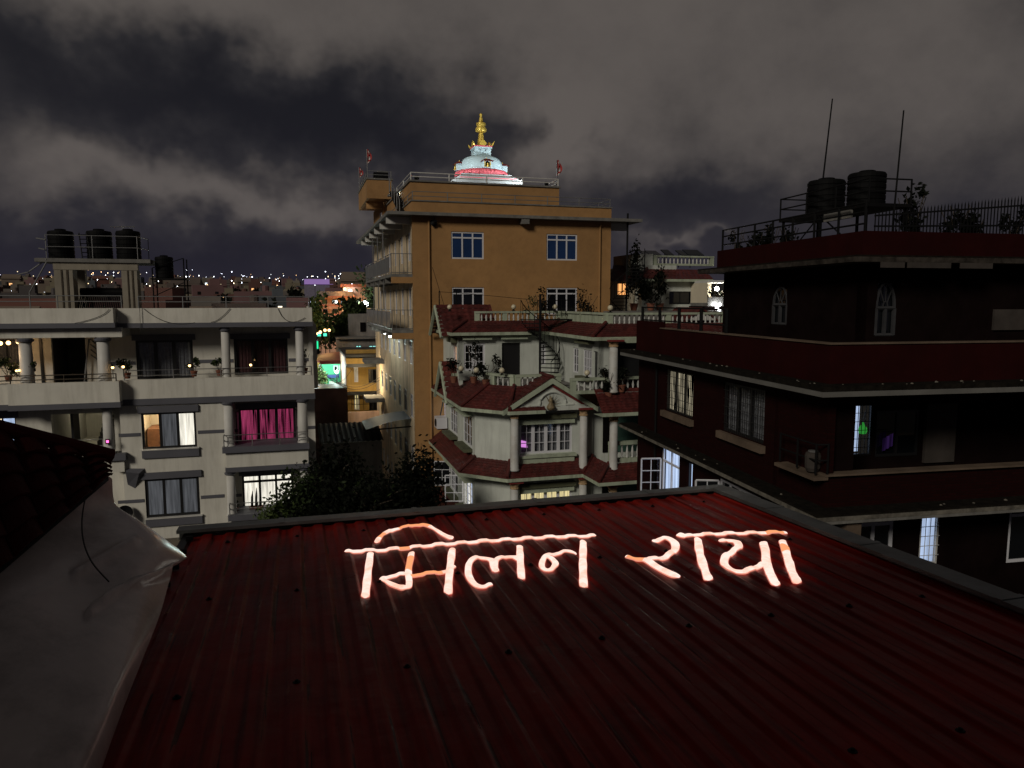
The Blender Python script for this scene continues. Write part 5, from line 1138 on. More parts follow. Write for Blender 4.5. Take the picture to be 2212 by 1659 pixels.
# ================================================================ dark red brick building on the right
k6 = lambda x, y: (1327 + .4 * x, 184.3 + .4 * y)
k7 = lambda x, y: (1327 + .4 * x, 663.6 + .4 * y)
k8 = lambda x, y: (1548.4 + .3 * x, 353.9 + .3 * y)
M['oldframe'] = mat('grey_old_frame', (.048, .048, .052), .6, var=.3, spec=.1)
M['ledgeshade'] = mat('shaded_ledge', (.045, .038, .032), .9, var=.6, vscale=4, bump=.4, spec=.1, dirt=(.008, .007, .006), dirt_amt=.9)  # darker copy of the ledge; dimming by a finger at the lens painted in
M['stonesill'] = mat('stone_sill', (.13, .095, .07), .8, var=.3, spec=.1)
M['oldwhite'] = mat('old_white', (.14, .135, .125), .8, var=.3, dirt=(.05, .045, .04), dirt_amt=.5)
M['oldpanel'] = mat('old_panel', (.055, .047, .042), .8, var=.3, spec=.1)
D = Fr(1793, 845, 18.1, 11.4)
rd = froot('red_brick_building', D, 'dark maroon brick building with terraces, ledges and a fenced roof', 'building')
DL = D.l(k7(130, 500), 0)[0]
zco = D.f(k7(1160, 437))[1]; zle = D.f(k7(1165, 1108), -.0)[1]; zpa = D.f(k7(1190, 200), 0)[1]
STR = zco - zle
w1 = D.lrect(k7(280, 352), k7(425, 470), 0); w2 = D.lrect(k7(590, 410), k7(812, 560), 0)
wzt = D.l(k7(700, 425), 0)[1]; wzb = D.l(k7(700, 705), 0)[1]
w1 = (w1[0], w1[1], wzb, wzt); w2 = (w2[0], w2[1], wzb, wzt)
w3 = D.lrect(k7(255, 760), k7(350, 900), 0); w3 = (w3[0], w3[1], wzb - STR - .25, wzt - STR + .12)
w3b = D.lrect(k7(395, 830), k7(422, 900), 0); w3b = (w3b[0], w3b[1], wzb - STR - .25, wzt - STR)
w4 = D.lrect(k7(568, 890), k7(792, 1000), 0); w4 = (w4[0], w4[1], wzb - STR + .25, wzt - STR)
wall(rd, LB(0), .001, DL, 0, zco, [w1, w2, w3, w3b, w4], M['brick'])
window(rd, LB(0), w1, 3, fm='black', pm='pane', backs=['l_slit', 'l_slit', 'l_slit'], fw=.07, mul=.09, d=.06, grille=True)
window(rd, LB(0), w2, 3, fm='black', pm='pane', backs=['curt_grey'] * 3, fw=.09, mul=.12, d=.06, grille=True)
window(rd, LB(0), w3, 2, split=.72, fm='upvc', pm='pane', backs=['l_cool', 'l_cool'], fw=.08, d=.06)
window(rd, LB(0), w3b, 1, fm='black', pm='pane', back='l_cool', fw=.03, d=.06)
window(rd, LB(0), w4, 4, split=.5, fm='upvc', pm='darkpane', back='dark', fw=.09, mul=.09, d=.04)
casement(rd, -.02, w3[1], w3[2] + .05, w3[2] + 1.45, -.75, .1); casement(rd, -.02, w4[1], w4[2] + .05, w4[3] - .1, -.7, .2, pm='darkpane')
for h in (w1, w2): MB().box(-.16, -.001, h[0] - .12, h[1] + .12, h[2] - .24, h[2] - .02).build('sill', M['stonesill'], rd)
MB().tube([(-.07, DL - 2.05, 0), (-.07, DL - 2.05, zco)], .05, 8).build('downpipe', M['iron'], rd)
# ledges
def ledge(zc, th, off, dark=True, fr=True):
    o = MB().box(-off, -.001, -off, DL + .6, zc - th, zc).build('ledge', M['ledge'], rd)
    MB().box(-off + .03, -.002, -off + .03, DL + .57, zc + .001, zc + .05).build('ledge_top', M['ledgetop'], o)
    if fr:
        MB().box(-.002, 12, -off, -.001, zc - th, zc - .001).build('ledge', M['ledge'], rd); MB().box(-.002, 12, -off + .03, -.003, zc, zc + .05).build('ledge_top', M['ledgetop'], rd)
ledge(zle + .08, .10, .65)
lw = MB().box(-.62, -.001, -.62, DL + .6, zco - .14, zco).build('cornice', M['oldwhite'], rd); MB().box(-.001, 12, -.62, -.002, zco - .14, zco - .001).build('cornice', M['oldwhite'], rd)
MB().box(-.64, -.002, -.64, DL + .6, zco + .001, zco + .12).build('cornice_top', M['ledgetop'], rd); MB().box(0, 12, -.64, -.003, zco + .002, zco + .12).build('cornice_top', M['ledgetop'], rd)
ch = MB(); g = np.random.default_rng(5)
for k in range(46):       # crumbling lumps along the cornice and ledge tops
    if k % 2: x, y = -.55 + g.random() * .3, g.random() * DL
    else: x, y = g.random() * 8, -.6 + g.random() * .3
    s_ = .015 + .03 * g.random(); z = zco + .12 if k % 3 else zle + .13
    ch.lathe([(s_, 0), (s_ * .9, s_ * .5), (s_ * .3, s_ * .8)], 6, (x, y, z))
co = ch.build('rubble', M['ledge'], rd); co['kind'] = 'stuff'
# terrace parapet (near, then lower far part)
MB().box(-.14, .06, -.14, DL - 2.5, zco + .121, zpa).build('terrace_parapet', M['redwall'], rd); MB().box(.061, 12, -.14, .06, zco + .121, zpa).build('terrace_parapet', M['redwall'], rd)
MB().box(-.14, .06, DL - 2.499, DL, zco + .121, zpa + .25).build('terrace_parapet', M['redwall'], rd)
MB().box(-.18, .10, -.18, DL - 2.5, zpa + .001, zpa + .04).build('coping', M['stonesill'], rd); MB().box(.101, 12, -.18, .10, zpa + .001, zpa + .04).build('coping', M['stonesill'], rd)
MB().box(.07, 12, .07, DL, zco + .1, zco + .14).build('terrace_floor', M['concrete'], rd)
railing(rd, [(-.04, DL - .4, zpa + .04), (-.04, DL - 7.5, zpa + .04)], (.25, .75), .78, 'iron', r=.03, post=1.7, pr=.06)
# front: recessed balcony on the middle floor, dark rooms below
bz = D.f(k7(1300, 892), 0)[1]
fl_ = D.f(k7(1170, 905), 0)[1] - 1.0
MB().box(.001, 12, 0, .2, zco - .45, zco - .142).build('beam', M['brick'], rd)
MB().box(.001, 12, 0, .18, zle + .081, bz - .05).build('balcony_parapet', M['brick'], rd); MB().box(-.10, 12, -.12, .24, bz - .049, bz).build('coping', M['stonesill'], rd)
dl = D.rect(k7(1300, 526), k7(1387, 800), 2.2); dp = D.rect(k7(1680, 520), k7(1820, 830), 2.2); dm = D.rect(k7(1420, 560), k7(1640, 800), 2.2)
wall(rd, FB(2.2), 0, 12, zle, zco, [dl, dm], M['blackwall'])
window(rd, FB(2.2), dl, 1, fm='black', pm='pane', back='l_cool', fw=.05, d=.04, grille=True, bd=.6)
window(rd, FB(2.2), dm, 2, fm='black', pm='darkpane', back='dark', fw=.08, d=.04)
MB().box(dp[0], dp[1], 2.1, 2.198, dp[2], dp[3]).build('shutter', M['oldpanel'], rd)
MB().box(.001, .9, .2, 2.199, bz, zco - .142).build('wall', M['blackwall'], rd); MB().box(.2, 12, .19, 2.19, zle + .3, zle + .4).build('balcony_floor', M['concrete'], rd)
# bag and cloth by the lit door, given emission in place of room light
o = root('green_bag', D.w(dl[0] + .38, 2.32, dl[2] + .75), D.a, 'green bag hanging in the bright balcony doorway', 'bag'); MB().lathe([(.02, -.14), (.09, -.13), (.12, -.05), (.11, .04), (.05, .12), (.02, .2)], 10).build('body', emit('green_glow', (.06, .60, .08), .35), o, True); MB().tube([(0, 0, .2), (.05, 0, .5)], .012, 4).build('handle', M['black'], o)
o = root('purple_cloth', D.w(dm[0] + .15, 2.1, dm[2] + .5), D.a, 'purple cloth beside the bright balcony doorway', 'cloth'); cb = MB(); n = 10
for k in range(n):
    x0, x1 = .35 * k / n, .35 * (k + 1) / n; y0, y1 = .03 * math.sin(k * 2), .03 * math.sin(k * 2 + 2); cb.quad((x0, y0, -.32 + .5 * x0), (x1, y1, -.32 + .5 * x1), (x1, y1, .05 + .5 * x1), (x0, y0, .05 + .5 * x0))
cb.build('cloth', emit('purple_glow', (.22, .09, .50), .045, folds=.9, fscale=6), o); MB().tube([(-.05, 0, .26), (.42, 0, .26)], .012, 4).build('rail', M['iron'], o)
railing(rd, [(-.3, 1.6, bz), (-.3, .0, bz), (0, -.05, bz)], (.35, .75), .78, 'iron', r=.025, post=.8)
MB().box(-.4, -.001, -.1, 1.7, bz - .14, bz - .051).build('balcony_slab', M['stonesill'], rd)
bk = root('bucket', D.w(-.15, .35, bz), 0, 'pale drum standing on the corner balcony ledge', 'drum'); MB().lathe([(.14, 0), (.19, .1), (.2, .4), (.17, .48), (.12, .5)], 14).build('body', M['oldpanel'], bk); MB().lathe([(.12, .5), (.125, .53), (.02, .54)], 12).build('lid', M['greysteel'], bk)
# lower front
g1 = D.rect(k7(1660, 1082), k7(1742, 1385), .8); g2 = D.rect(k7(2138, 1082), k7(2260, 1370), .8); g0 = D.rect(k7(1195, 1115), k7(1500, 1330), .8)
wall(rd, FB(.8), .001, 12, 0, zle, [g0, g1, g2], M['blackwall'])
window(rd, FB(.8), g0, 3, split=.7, fm='upvc', pm='darkpane', back='dark', fw=.10, mul=.10, d=.02)
window(rd, FB(.8), g1, 1, fm='white', pm='pane', back='l_cool', fw=.06, d=.02, grille=True)
window(rd, FB(.8), g2, 1, split=.85, fm='upvc', pm='darkpane', back='curt_grey', fw=.09, d=.02)
MB().box(.001, .2, .001, .799, 0, zle).build('wall', M['brick'], rd); MB().box(-.64, 12, -.64, .8, zle - .1, zle - .021).build('soffit', M['concrete'], rd)
MB().box(.3, .7, -.5, .1, zle - .55, zle - .101).build('bracket', M['stonesill'], rd)
# ---- set-back upper storey
SB = 3.0
yfar = D.l(k6(595, 950), SB)[0]
zrt = D.l(k6(592, 892), SB)[1]; zrb = D.l(k6(595, 998), SB)[1]
a1 = D.lrect(k6(860, 1100), k6(930, 1200), SB); a2 = D.lrect(k6(1405, 1100), k6(1525, 1200), SB)
za0_, za1_ = D.l(k6(895, 1290), SB)[1], D.l(k6(895, 1090), SB)[1]
a1 = (a1[0], a1[1], za0_, za1_); a2 = (a2[0], a2[1], za0_, za1_)
YC = D.l(k8(1060, 600), SB)[0]; YN = YC
b2 = D.rect(k8(1140, 1235), k8(1292, 860), YC); b2 = (b2[0], b2[1], b2[2], b2[3])
wall(rd, LB(SB), YN, yfar, zco + .141, zrb, [a1], M['blackwall']); wall(rd, FB(YC), SB, 13, zco + .141, zrb, [b2], M['blackwall'])
MB().box(SB + .2, SB + 8, yfar - .2, yfar - .001, zco, zrb).build('wall', M['blackwall'], rd)
for h, XY in ((a1, lambda u, d, z: (SB + d, u, z)), (b2, lambda u, d, z: (u, YC + d, z))):
    zs_ = h[2] + (h[3] - h[2]) * .52; ym = (h[0] + h[1]) / 2; hw = (h[1] - h[0]) / 2
    b = MB(); d_ = .03
    for y in (h[0], ym, h[1]): b.tube([XY(y, d_, h[2]), XY(y, d_, zs_)], .06, 4)
    for z in (h[2], zs_): b.tube([XY(h[0], d_, z), XY(h[1], d_, z)], .06, 4)
    arc = lambda t, k: XY(ym + hw * k * math.cos(t), d_, zs_ + k * (h[3] - zs_) * math.sin(t))
    b.tube([arc(t, 1) for t in np.linspace(0, math.pi, 13)], .045, 4)
    for t in (R(50), R(90), R(130)): b.tube([arc(t, .25), arc(t, 1)], .018, 4)
    b.tube([arc(t, .27) for t in np.linspace(0, math.pi, 9)], .02, 4)
    o = b.build('arched_window', M['oldframe'], rd); MB().quad(XY(h[0], .1, h[2]), XY(h[1], .1, h[2]), XY(h[1], .1, h[3]), XY(h[0], .1, h[3])).build('pane', M['darkpane'], o)
pv = D.rect(k6(2045, 1210), k6(2200, 1320), YC)
MB().box(pv[0], pv[1], YC - .08, YC - .001, pv[2], pv[3]).build('panel', M['oldpanel'], rd)
# eaves, parapet with pale panels in the soffit edge
MB().box(SB - .9, SB + 10, YN - .9, yfar + .5, zrb - .14, zrb - .001).build('roof_slab', M['ledgeshade'], rd); MB().box(SB - .9, SB - .125, YN - .9, yfar + .5, zrb, zrb + .05).build('roof_slab_top', M['ledgetop'], rd); MB().box(SB - .124, SB + 10, YN - .9, YN - .125, zrb, zrb + .05).build('roof_slab_top', M['ledgetop'], rd)
MB().box(SB - .12, SB + .08, YN - .12, yfar + .4, zrb + .001, zrt).build('roof_parapet', M['redwall'], rd); MB().box(SB + .081, SB + 10, YN - .12, YN + .08, zrb + .001, zrt).build('roof_parapet', M['redwall'], rd)
MB().box(SB + .081, SB + 8, yfar + .2, yfar + .4, zrb + .001, zrt).build('roof_parapet', M['redwall'], rd)
MB().box(SB + .08, SB + 10, YN + .08, yfar + .2, zrb + .002, zrb + .05).build('roof_deck', M['concrete'], rd)
for p, q in (((1440, 965), (1565, 995)), ((1585, 957), (1815, 995)), ((1870, 960), (2040, 995))):
    h = D.rect(k6(*p), k6(*q), YC - .93); MB().box(h[0], h[1], YC - .95, YC - .905, zrb - .30, zrb - .145).build('eave_panel', M['oldpanel'], rd)
# roof railing and spiked fence
yk = YC
railing(rd, [(SB, yfar + .2, zrt), (SB, yk, zrt)], (.22, .55, .80), .82, 'iron', r=.03, post=1.25, pr=.04)
fo = MB()
for z in (.12, .42): fo.add([(SB + .3, YC - .02, zrt + z), (SB + 10, YC - .02, zrt + z * 2.9), (SB + 10, YC + .02, zrt + z * 2.9), (SB + .3, YC + .02, zrt + z), (SB + .3, YC - .02, zrt + z + .05), (SB + 10, YC - .02, zrt + z * 2.9 + .05), (SB + 10, YC + .02, zrt + z * 2.9 + .05), (SB + .3, YC + .02, zrt + z + .05)], [(0, 1, 2, 3), (4, 7, 6, 5), (0, 4, 5, 1), (2, 6, 7, 3)])
fn = fo.build('spiked_fence', M['iron'], rd)
sm = MB().add([(-.012, -.012, 0), (.012, -.012, 0), (.012, .012, 0), (-.012, .012, 0), (-.012, -.012, .98), (.012, -.012, .98), (.012, .012, .98), (-.012, .012, .98), (0, 0, 1.1)], [(0, 1, 5, 4), (1, 2, 6, 5), (2, 3, 7, 6), (3, 0, 4, 7), (4, 5, 8), (5, 6, 8), (6, 7, 8), (7, 4, 8)]).mesh('spike', M['iron'])
x = SB + .32
while x < SB + 7.5: link('spike', sm, fn, (x, YC, zrt), (0, 0, 0), (1, 1, .52 + 1.05 * (x - SB - .3) / 9.7)); x += .115
# tanks on a steel stand
YKx = SB + 1.0
tk = [D.lrect(k6(1055, 510), k6(1237, 690), YKx), D.lrect(k6(1270, 505), k6(1456, 690), YKx)]
zst_ = tk[0][2]; zst2 = D.l(k6(1145, 700), YKx)[1]
yA, yB2 = max(YC + .3, min(tk[1][0], tk[0][0]) - .3), max(tk[0][1], tk[1][1]) + .6
sd_ = root('tank_stand', D.o, D.a, 'black steel stand carrying two tanks above the red roof', 'tank stand')
MB().box(YKx - .75, YKx + .75, yA, yB2, zst2 - .1, zst2).build('deck', M['iron'], sd_)
for yy in (yA + .1, (yA + yB2) / 2, yB2 - .2):
    for xx in (YKx - .7, YKx + .65): MB().box(xx, xx + .07, yy, yy + .07, zrb + .05, zst2 - .101).build('leg', M['iron'], sd_)
b = MB(); b.tube([(YKx - .7, yA + .1, zrb + .1), (YKx - .7, (yA + yB2) / 2, zst2 - .1)], .03, 4); b.tube([(YKx - .7, yB2 - .2, zrb + .1), (YKx - .7, (yA + yB2) / 2, zst2 - .1)], .03, 4); b.build('brace', M['iron'], sd_)
railing(sd_, [(YKx + .7, yB2, zst2), (YKx - .7, yB2, zst2), (YKx - .7, yA, zst2), (YKx + .7, yA, zst2)], (.35, .7), .72, 'iron', r=.025, post=1.4)
for T_, lab in ((tk[0], 'black water tank, left of two above the red building'), (tk[1], 'black water tank, right of two above the red building')):
    yc = (T_[0] + T_[1]) / 2; y_l = project(D.w(YKx, yc, zst2))[0]
    Yd = D.w(YKx, yc, 0).y; r = 93 * .4 / 1597 * Yd * 1.02
    water_tank(D.w(YKx, yc, zst2), r, 190 * .4 / 1597 * Yd, lab, 'water tanks on the red building')
for p, q, x, lab in ((k6(1128, 500), k6(1178, 72), YKx + .2, 'tall thin pole rising behind the left roof tank'), (k6(1510, 690), k6(1563, 135), SB + .2, 'tall thin pole right of the roof tanks')):
    if p[0] > 1866:
        a_, b_ = D.f(p, YC + .2), D.f(q, YC + .2); P3 = [(a_[0], YC + .2, zrb + .05), (a_[0], YC + .2, a_[1]), (b_[0], YC + .2, b_[1])]
    else: a_, b_ = D.l(p, x), D.l(q, x); P3 = [(x, a_[0], zrb + .05), (x, a_[0], a_[1]), (x, b_[0], b_[1])]
    tag(MB().tube(P3, [.03, .03, .022], 6).build('roof_pole', M['iron'], None, loc=D.o, rot=(0, 0, D.a)), lab, 'pole', 'poles on the red building roof')
pr_ = MB(); q0 = D.l(k8(790, 370), SB + .3); pr_.box(SB + .2, SB + .3, q0[0] - 1.3, q0[0], q0[1] - .22, q0[1] + .02)
tag(pr_.build('awning_sheet', M['concrete'], None, loc=D.o, rot=(0, 0, D.a)), 'pale sheet slung under the roof tanks', 'sheet')
for p, h, sp_, n, lab in ((k8(150, 560), 1.1, .35, 90, 'thin leafy plant at the far roof corner'), (k8(270, 590), .75, .6, 300, 'trailing plant spilling over the red roof parapet'), (k8(400, 560), 1.0, .35, 150, 'small conifer-like plant on the roof rail'), (k8(520, 560), .8, .4, 150, 'bushy plant beside the tank stand'), (k8(1400, 440), 1.45, .5, 420, 'tall leafy shrub right of the roof tanks'), (k8(1720, 440), 1.15, .55, 330, 'spreading shrub behind the spiked fence'), (k8(1850, 440), .7, .4, 180, 'low shrub tangled in the spiked fence'), (k8(2130, 430), .9, .4, 160, 'thin shrub at the near end of the fence')):
    xx, yy = (SB + .6, D.l(p, SB + .6)[0]) if p[0] < 1866 else (D.f(p, YC + .6)[0], YC + .6); pot_plant(D.w(xx, yy, zrb + .05), h + (zrt - zrb) * .6, lab, 'leafd', n, sp_, .2, 'plants on the red building roof', .09)

# ================================================================ house behind, with tiled skirt and balustrade
q7 = lambda x, y: (1312.5 + .1333 * x, 516.1 + .1333 * y)
E = Fr(q7(1100, 560)[0], q7(1100, 560)[1], 47.0, 16)
eh = froot('tiled_house', E, 'pale house with a red tiled skirt behind the brick building', 'house')
vl_keep = vl; vl = eh
ex0, ex1 = E.f(q7(560, 800))[0], E.f(q7(1640, 800))[0]
ze = E.f(q7(1100, 650), -.5)[1]; zi_ = E.f(q7(1100, 490), .5)[1]; zb0_ = E.f(q7(1100, 430), .5)[1]; zbt_ = E.f(q7(1100, 268), .5)[1]
ew = E.rect(q7(1000, 850), q7(1370, 1060))
wall(eh, FB(0), ex0, ex1, 0, ze, [ew], M['villa']); window(eh, FB(0), ew, 2, fm='black', pm='darkpane', back='dark')
MB().box(ex0, ex0 + .2, .21, 8, 0, ze).build('wall', M['villa'], eh)
skirt([(ex0 + .6, 6), (ex0 + .6, .6), (ex1, .6)], zi_, 1.1, ze, courses=6)
MB().box(ex0 + .6, ex1 - 2, .61, 7, ze + .2, zb0_).build('parapet_base', M['villa'], eh)
balustrade(eh, [(ex0 + 1.1, .75), (E.f(q7(1710, 400), .75)[0], .75)], zb0_, zbt_ - zb0_, 'villatrim', piers=[1], pitch=.26, bm='villawhite')
MB().box(ex0 - .2, ex0 + 1.0, .61, 4, zb0_ - .6, zb0_ + .7).build('stair_block', M['villa'], eh)
vl = vl_keep
for k, (a, b_, t_) in enumerate(((545, 640, 185), (640, 820, 180), (900, 1020, 165), (1140, 1240, 175), (1255, 1500, 165))):
    p = E.rect(q7(a, t_), q7(b_, 268), 3.0); o = root('roof_panel', E.w((p[0] + p[1]) / 2, 3, zb0_), E.a, ('first', 'second', 'third', 'fourth', 'fifth')[k] + ' from left of the dark solar panels on the tiled house', 'solar panel', 'solar panels on the tiled house')
    hw = (p[1] - p[0]) / 2; MB().add([(-hw, -.5, p[2] - zb0_), (hw, -.5, p[2] - zb0_), (hw, .4, p[3] - zb0_), (-hw, .4, p[3] - zb0_), (-hw, -.5, p[2] - zb0_ - .06), (hw, -.5, p[2] - zb0_ - .06), (hw, .4, p[3] - zb0_ - .06), (-hw, .4, p[3] - zb0_ - .06)], [(0, 1, 2, 3), (7, 6, 5, 4), (0, 4, 5, 1), (1, 5, 6, 2), (2, 6, 7, 3), (3, 7, 4, 0)]).build('panel', M['darkpane'], o)
    MB().tube([(0, .3, 0), (0, .3, p[3] - zb0_ - .1)], .03, 4).build('leg', M['iron'], o)
# lit veranda right of it
vx, vz = E.f(q7(1560, 930), -1.6); vx1, vz1 = E.f(q7(1905, 715), -1.6)
vr = root('lit_veranda', E.w(0, -2.2, 0), E.a, 'brightly lit veranda beside the tiled house', 'veranda')
b = MB(); b.quad((vx, 2.2, vz - .4), (vx1, 2.2, vz - .4), (vx1, 2.2, vz1), (vx, 2.2, vz1)); b.quad((vx, .2, vz - .4), (vx, 2.2, vz - .4), (vx, 2.2, vz1), (vx, .2, vz1)); b.build('wall', M['warmwall'], vr)
MB().box(vx, vx1, .2, 2.3, vz1, vz1 + .15).build('ceiling', M['white'], vr); MB().box(vx, vx1, .2, 2.3, vz - .6, vz - .4).build('floor', M['concrete'], vr); MB().box(vx, vx1, .1, .2, vz - .6, vz - .05).build('parapet', M['concrete'], vr)
MB().box(vx - .1, vx1 + 2.2, .3, 2.5, 0, vz - .601).build('base', M['blackwall'], vr)
lv = root('veranda_lamp', E.w((vx + vx1) / 2 + .4, -1.2, vz1 - .35), 0, 'dazzling white lamp on the veranda', 'lamp'); MB().lathe(sphere_prof(.14, 8), 12).build('bulb', M['bulbw'], lv, True); MB().tube([(0, 0, .14), (0, 0, .36)], .02, 4).build('cord', M['iron'], lv)
ld = bpy.data.lights.new('veranda_light', 'POINT'); ld.energy = 260; ld.color = (1, .93, .78); ld.shadow_soft_size = .15
lo = bpy.data.objects.new('veranda_light', ld); COL.objects.link(lo); lo.location = E.w((vx + vx1) / 2 + .4, -1.45, vz1 - .5)
for k in range(4): pot_plant(E.w(vx + .35 + .5 * k, -1.7, vz - .4), .55 + .1 * k, ('first', 'second', 'third', 'fourth')[k] + ' silhouetted plant from the left on the lit veranda', 'leafd', 90, .22, .1, 'veranda plants')
o = root('string_light', E.w(E.f(q7(1770, 1110), -2.3)[0], -2.3, E.f(q7(1770, 1110), -2.3)[1]), 0, 'cluster of glowing bulbs below the veranda', 'lamp')
bm2 = MB().lathe(sphere_prof(.09, 6), 8).mesh('bulb', M['bulbw'], True)
for dx, dz in ((0, 0), (.18, .18), (-.12, .2), (.16, -.14)): link('bulb', bm2, o, (dx, 0, dz))
MB().tube([(-.3, 0, .45), (0, 0, .3), (.3, 0, .45)], .012, 4).build('cord', M['wire'], o)
# small gable porch roof in front
gz, gx_ = E.f(q7(1535, 1110), -4.5)[1], E.f(q7(1535, 1110), -4.5)[0]; gb_ = E.f(q7(1250, 1320), -4.5)
gp_ = root('gable_porch', E.w(gx_, -4.5, 0), E.a, 'small red gabled porch below the lit veranda', 'porch')
hw = gx_ - gb_[0]
for s in (-1, 1): MB().add([(0, 0, gz), (s * hw, 0, gb_[1]), (s * hw, 3, gb_[1]), (0, 3, gz), (0, 0, gz - .1), (s * hw, 0, gb_[1] - .1), (s * hw, 3, gb_[1] - .1), (0, 3, gz - .1)], [(0, 1, 2, 3), (4, 7, 6, 5), (0, 4, 5, 1)]).build('roof_slope', M['tile'], gp_)
MB().add([(0, .1, gz - .2), (-hw * .86, .1, gb_[1]), (hw * .86, .1, gb_[1])], [(0, 1, 2)]).build('gable', M['white'], gp_); MB().box(-hw * .8, hw * .8, .15, 2.9, 0, gb_[1]).build('wall', M['blackwall'], gp_)
# second spiral stair and orange room beside the orange building
s2 = E.f(q7(305, 900), -1.5)
spiral(E, s2[0], -1.5, s2[1] - 2.3, E.f(q7(305, 420), -1.5)[1], 1.05, .8, 'black spiral stair rising beside the orange building', a0=R(60), post=3.0)
ro = root('orange_room', E.w(0, 0, 0), E.a, 'small annex with a glowing orange window behind the spiral stair', 'annex')
oh = E.rect(q7(190, 715), q7(275, 915), 1.0)
h_ = (oh[0] - .1, oh[1] + .2, oh[2], oh[3]); wall(ro, FB(1.0), E.f(q7(55, 800), 1.0)[0], ex0, 0, E.f(q7(200, 690), 1)[1], [h_], M['warmwall']); window(ro, FB(1.0), h_, 2, split=.3, fm='black', pm='pane', back='l_orange', fw=.04)
rp = E.f(q7(50, 690), .8); MB().add([(rp[0] - .2, .4, rp[1]), (ex0 + .3, .4, rp[1]), (ex0 + .3, 2.5, rp[1] + 1.1), (rp[0] + .9, 2.5, rp[1] + 1.1)], [(0, 1, 2, 3)]).build('roof', M['tile'], ro)
for p, y, h, sp_, n, lab in ((q7(430, 900), -.8, 3.6, .6, 700, 'tall dark climber beside the rear spiral stair'), (q7(700, 1000), -1.2, 1.9, 1.0, 500, 'dark shrub left of the tiled house door'), (q7(850, 900), -.8, 2.2, .5, 300, 'dark upright shrub at the tiled house window')):
    x = E.f(p, y)[0]; zf = E.f(q7(400, 1160), y)[1]; pot_plant(E.w(x, y, zf), h, lab, 'leafd', n, sp_, .25, 'shrubs at the tiled house', .12)
MB().box(ex0 - 3.2, ex0 + 8, -2.4, -.01, 0, E.f(q7(400, 1165), -1)[1]).build('terrace', M['concrete'], eh)
# ================================================================ houses between the cream and the orange building
g1 = lambda x, y: (663.6 + .0978 * x, 737.4 + .0978 * y)      # close crop of the green house
g3 = lambda x, y: (649 + .1 * x, 560.4 + .1 * y)
M['ochre'] = mat('ochre_render', (.50, .30, .075), .85, var=.12, streak=1, dirt=(.16, .09, .03), dirt_amt=.4)
M['greenw'] = mat('green_paint', (.10, .55, .30), .8, var=.1)
M['pinkw'] = mat('salmon_render', (.46, .30, .22), .85, var=.15, streak=1, dirt=(.12, .07, .05), dirt_amt=.5)
M['greyw'] = mat('grey_render', (.20, .19, .18), .9, var=.2, streak=1, dirt=(.06, .06, .055), dirt_amt=.6)
M['l_mint'] = emit('lit_mint', (.38, .95, .85), 1.2)
M['brickw'] = mat('raw_brick', (.26, .10, .06), .9, var=.25, vscale=2)
def lamp(loc, e, col, lab, r=.12, name='wall_lamp', bulb='bulbw', group=None, pole=None, soft=.15, off=(0, -.3, 0)):
    o = root(name, loc, 0, lab, 'lamp', group); MB().lathe(sphere_prof(r, 6), 10).build('bulb', M[bulb], o, True)
    if pole: MB().tube([(0, .05, -pole), (0, .05, -r)], .05, 6).build('pole', M['iron'], o)
    else: MB().tube([(0, 0, 0), (0, .35, .1)], .02, 4).build('arm', M['iron'], o)
    if e:
        l = bpy.data.lights.new(name + '_light', 'POINT'); l.energy = e; l.color = col; l.shadow_soft_size = soft
        q = bpy.data.objects.new(name + '_light', l); COL.objects.link(q); q.location = Vector(loc) + Vector(off)
    return o
# ochre house
G = Fr(g1(900, 900)[0], g1(900, 900)[1], 62, 16)
gh = froot('ochre_house', G, 'ochre house with dark bands beside the orange building', 'house')
gx0, gx1 = G.f(g1(870, 700))[0], G.f(g1(1700, 700))[0] + 3
zt_g = G.f(g1(1200, 320))[1]; zb1 = G.f(g1(1200, 505))[1]; zb2g = G.f(g1(1200, 1105))[1]
h1 = G.rect(g1(1350, 615), g1(1625, 910)); h2 = G.rect(g1(1365, 1220), g1(1650, 1520)); h3 = G.rect(g1(1030, 575), g1(1130, 900)); h4 = G.rect(g1(1030, 1170), g1(1160, 1520))
wall(gh, FB(0), gx0, gx1, 0, zt_g, [h1, h2, h3, h4], M['ochre'])
for h in (h1, h2): window(gh, FB(0), h, 3, fm='black', pm='darkpane', back='dark')
for h in (h3, h4): window(gh, FB(0), h, 2, fm='upvc', pm='pane', back='l_yellow' if h is h4 else 'curt_grey', fw=.1)
MB().box(gx0 - .05, gx0 + .15, .21, 9, 0, zt_g).build('wall', M['pinkw'], gh)
for z in (zb1, zb2g): MB().box(gx0 - .1, gx1, -1.2, -.001, z - .15, z + .15).build('slate_band', M['black'], gh); 
MB().box(gx0 - .1, gx1, -1.2, -1.05, zb1 + .151, zt_g - .1).build('parapet', M['ochre'], gh); MB().box(gx0 - .1, gx1, -1.2, -1.05, zb2g + .151, G.f(g1(1200, 925))[1]).build('parapet', M['ochre'], gh)
MB().box(gx0 - .2, gx1, -1.4, 9, zt_g + .001, zt_g + .2).build('roof_slab', M['black'], gh); MB().box(gx0, gx1, .2, .4, zt_g + .2, G.f(g1(1200, 180), .3)[1]).build('roof_parapet', M['ochre'], gh)
railing(gh, [(gx0 + .3, -1.1, G.f(g1(1200, 1520), -1.1)[1]), (gx1, -1.1, G.f(g1(1200, 1520), -1.1)[1])], (.5, 1.0), 1.0, 'iron', post=.5, pr=.02)
wl = froot('terrace_wall', G, 'low brick-red terrace wall at the foot of the ochre house', 'wall')
wz0, wz1 = G.f(g1(1200, 1640), -3)[1], G.f(g1(1200, 1545), -3)[1]
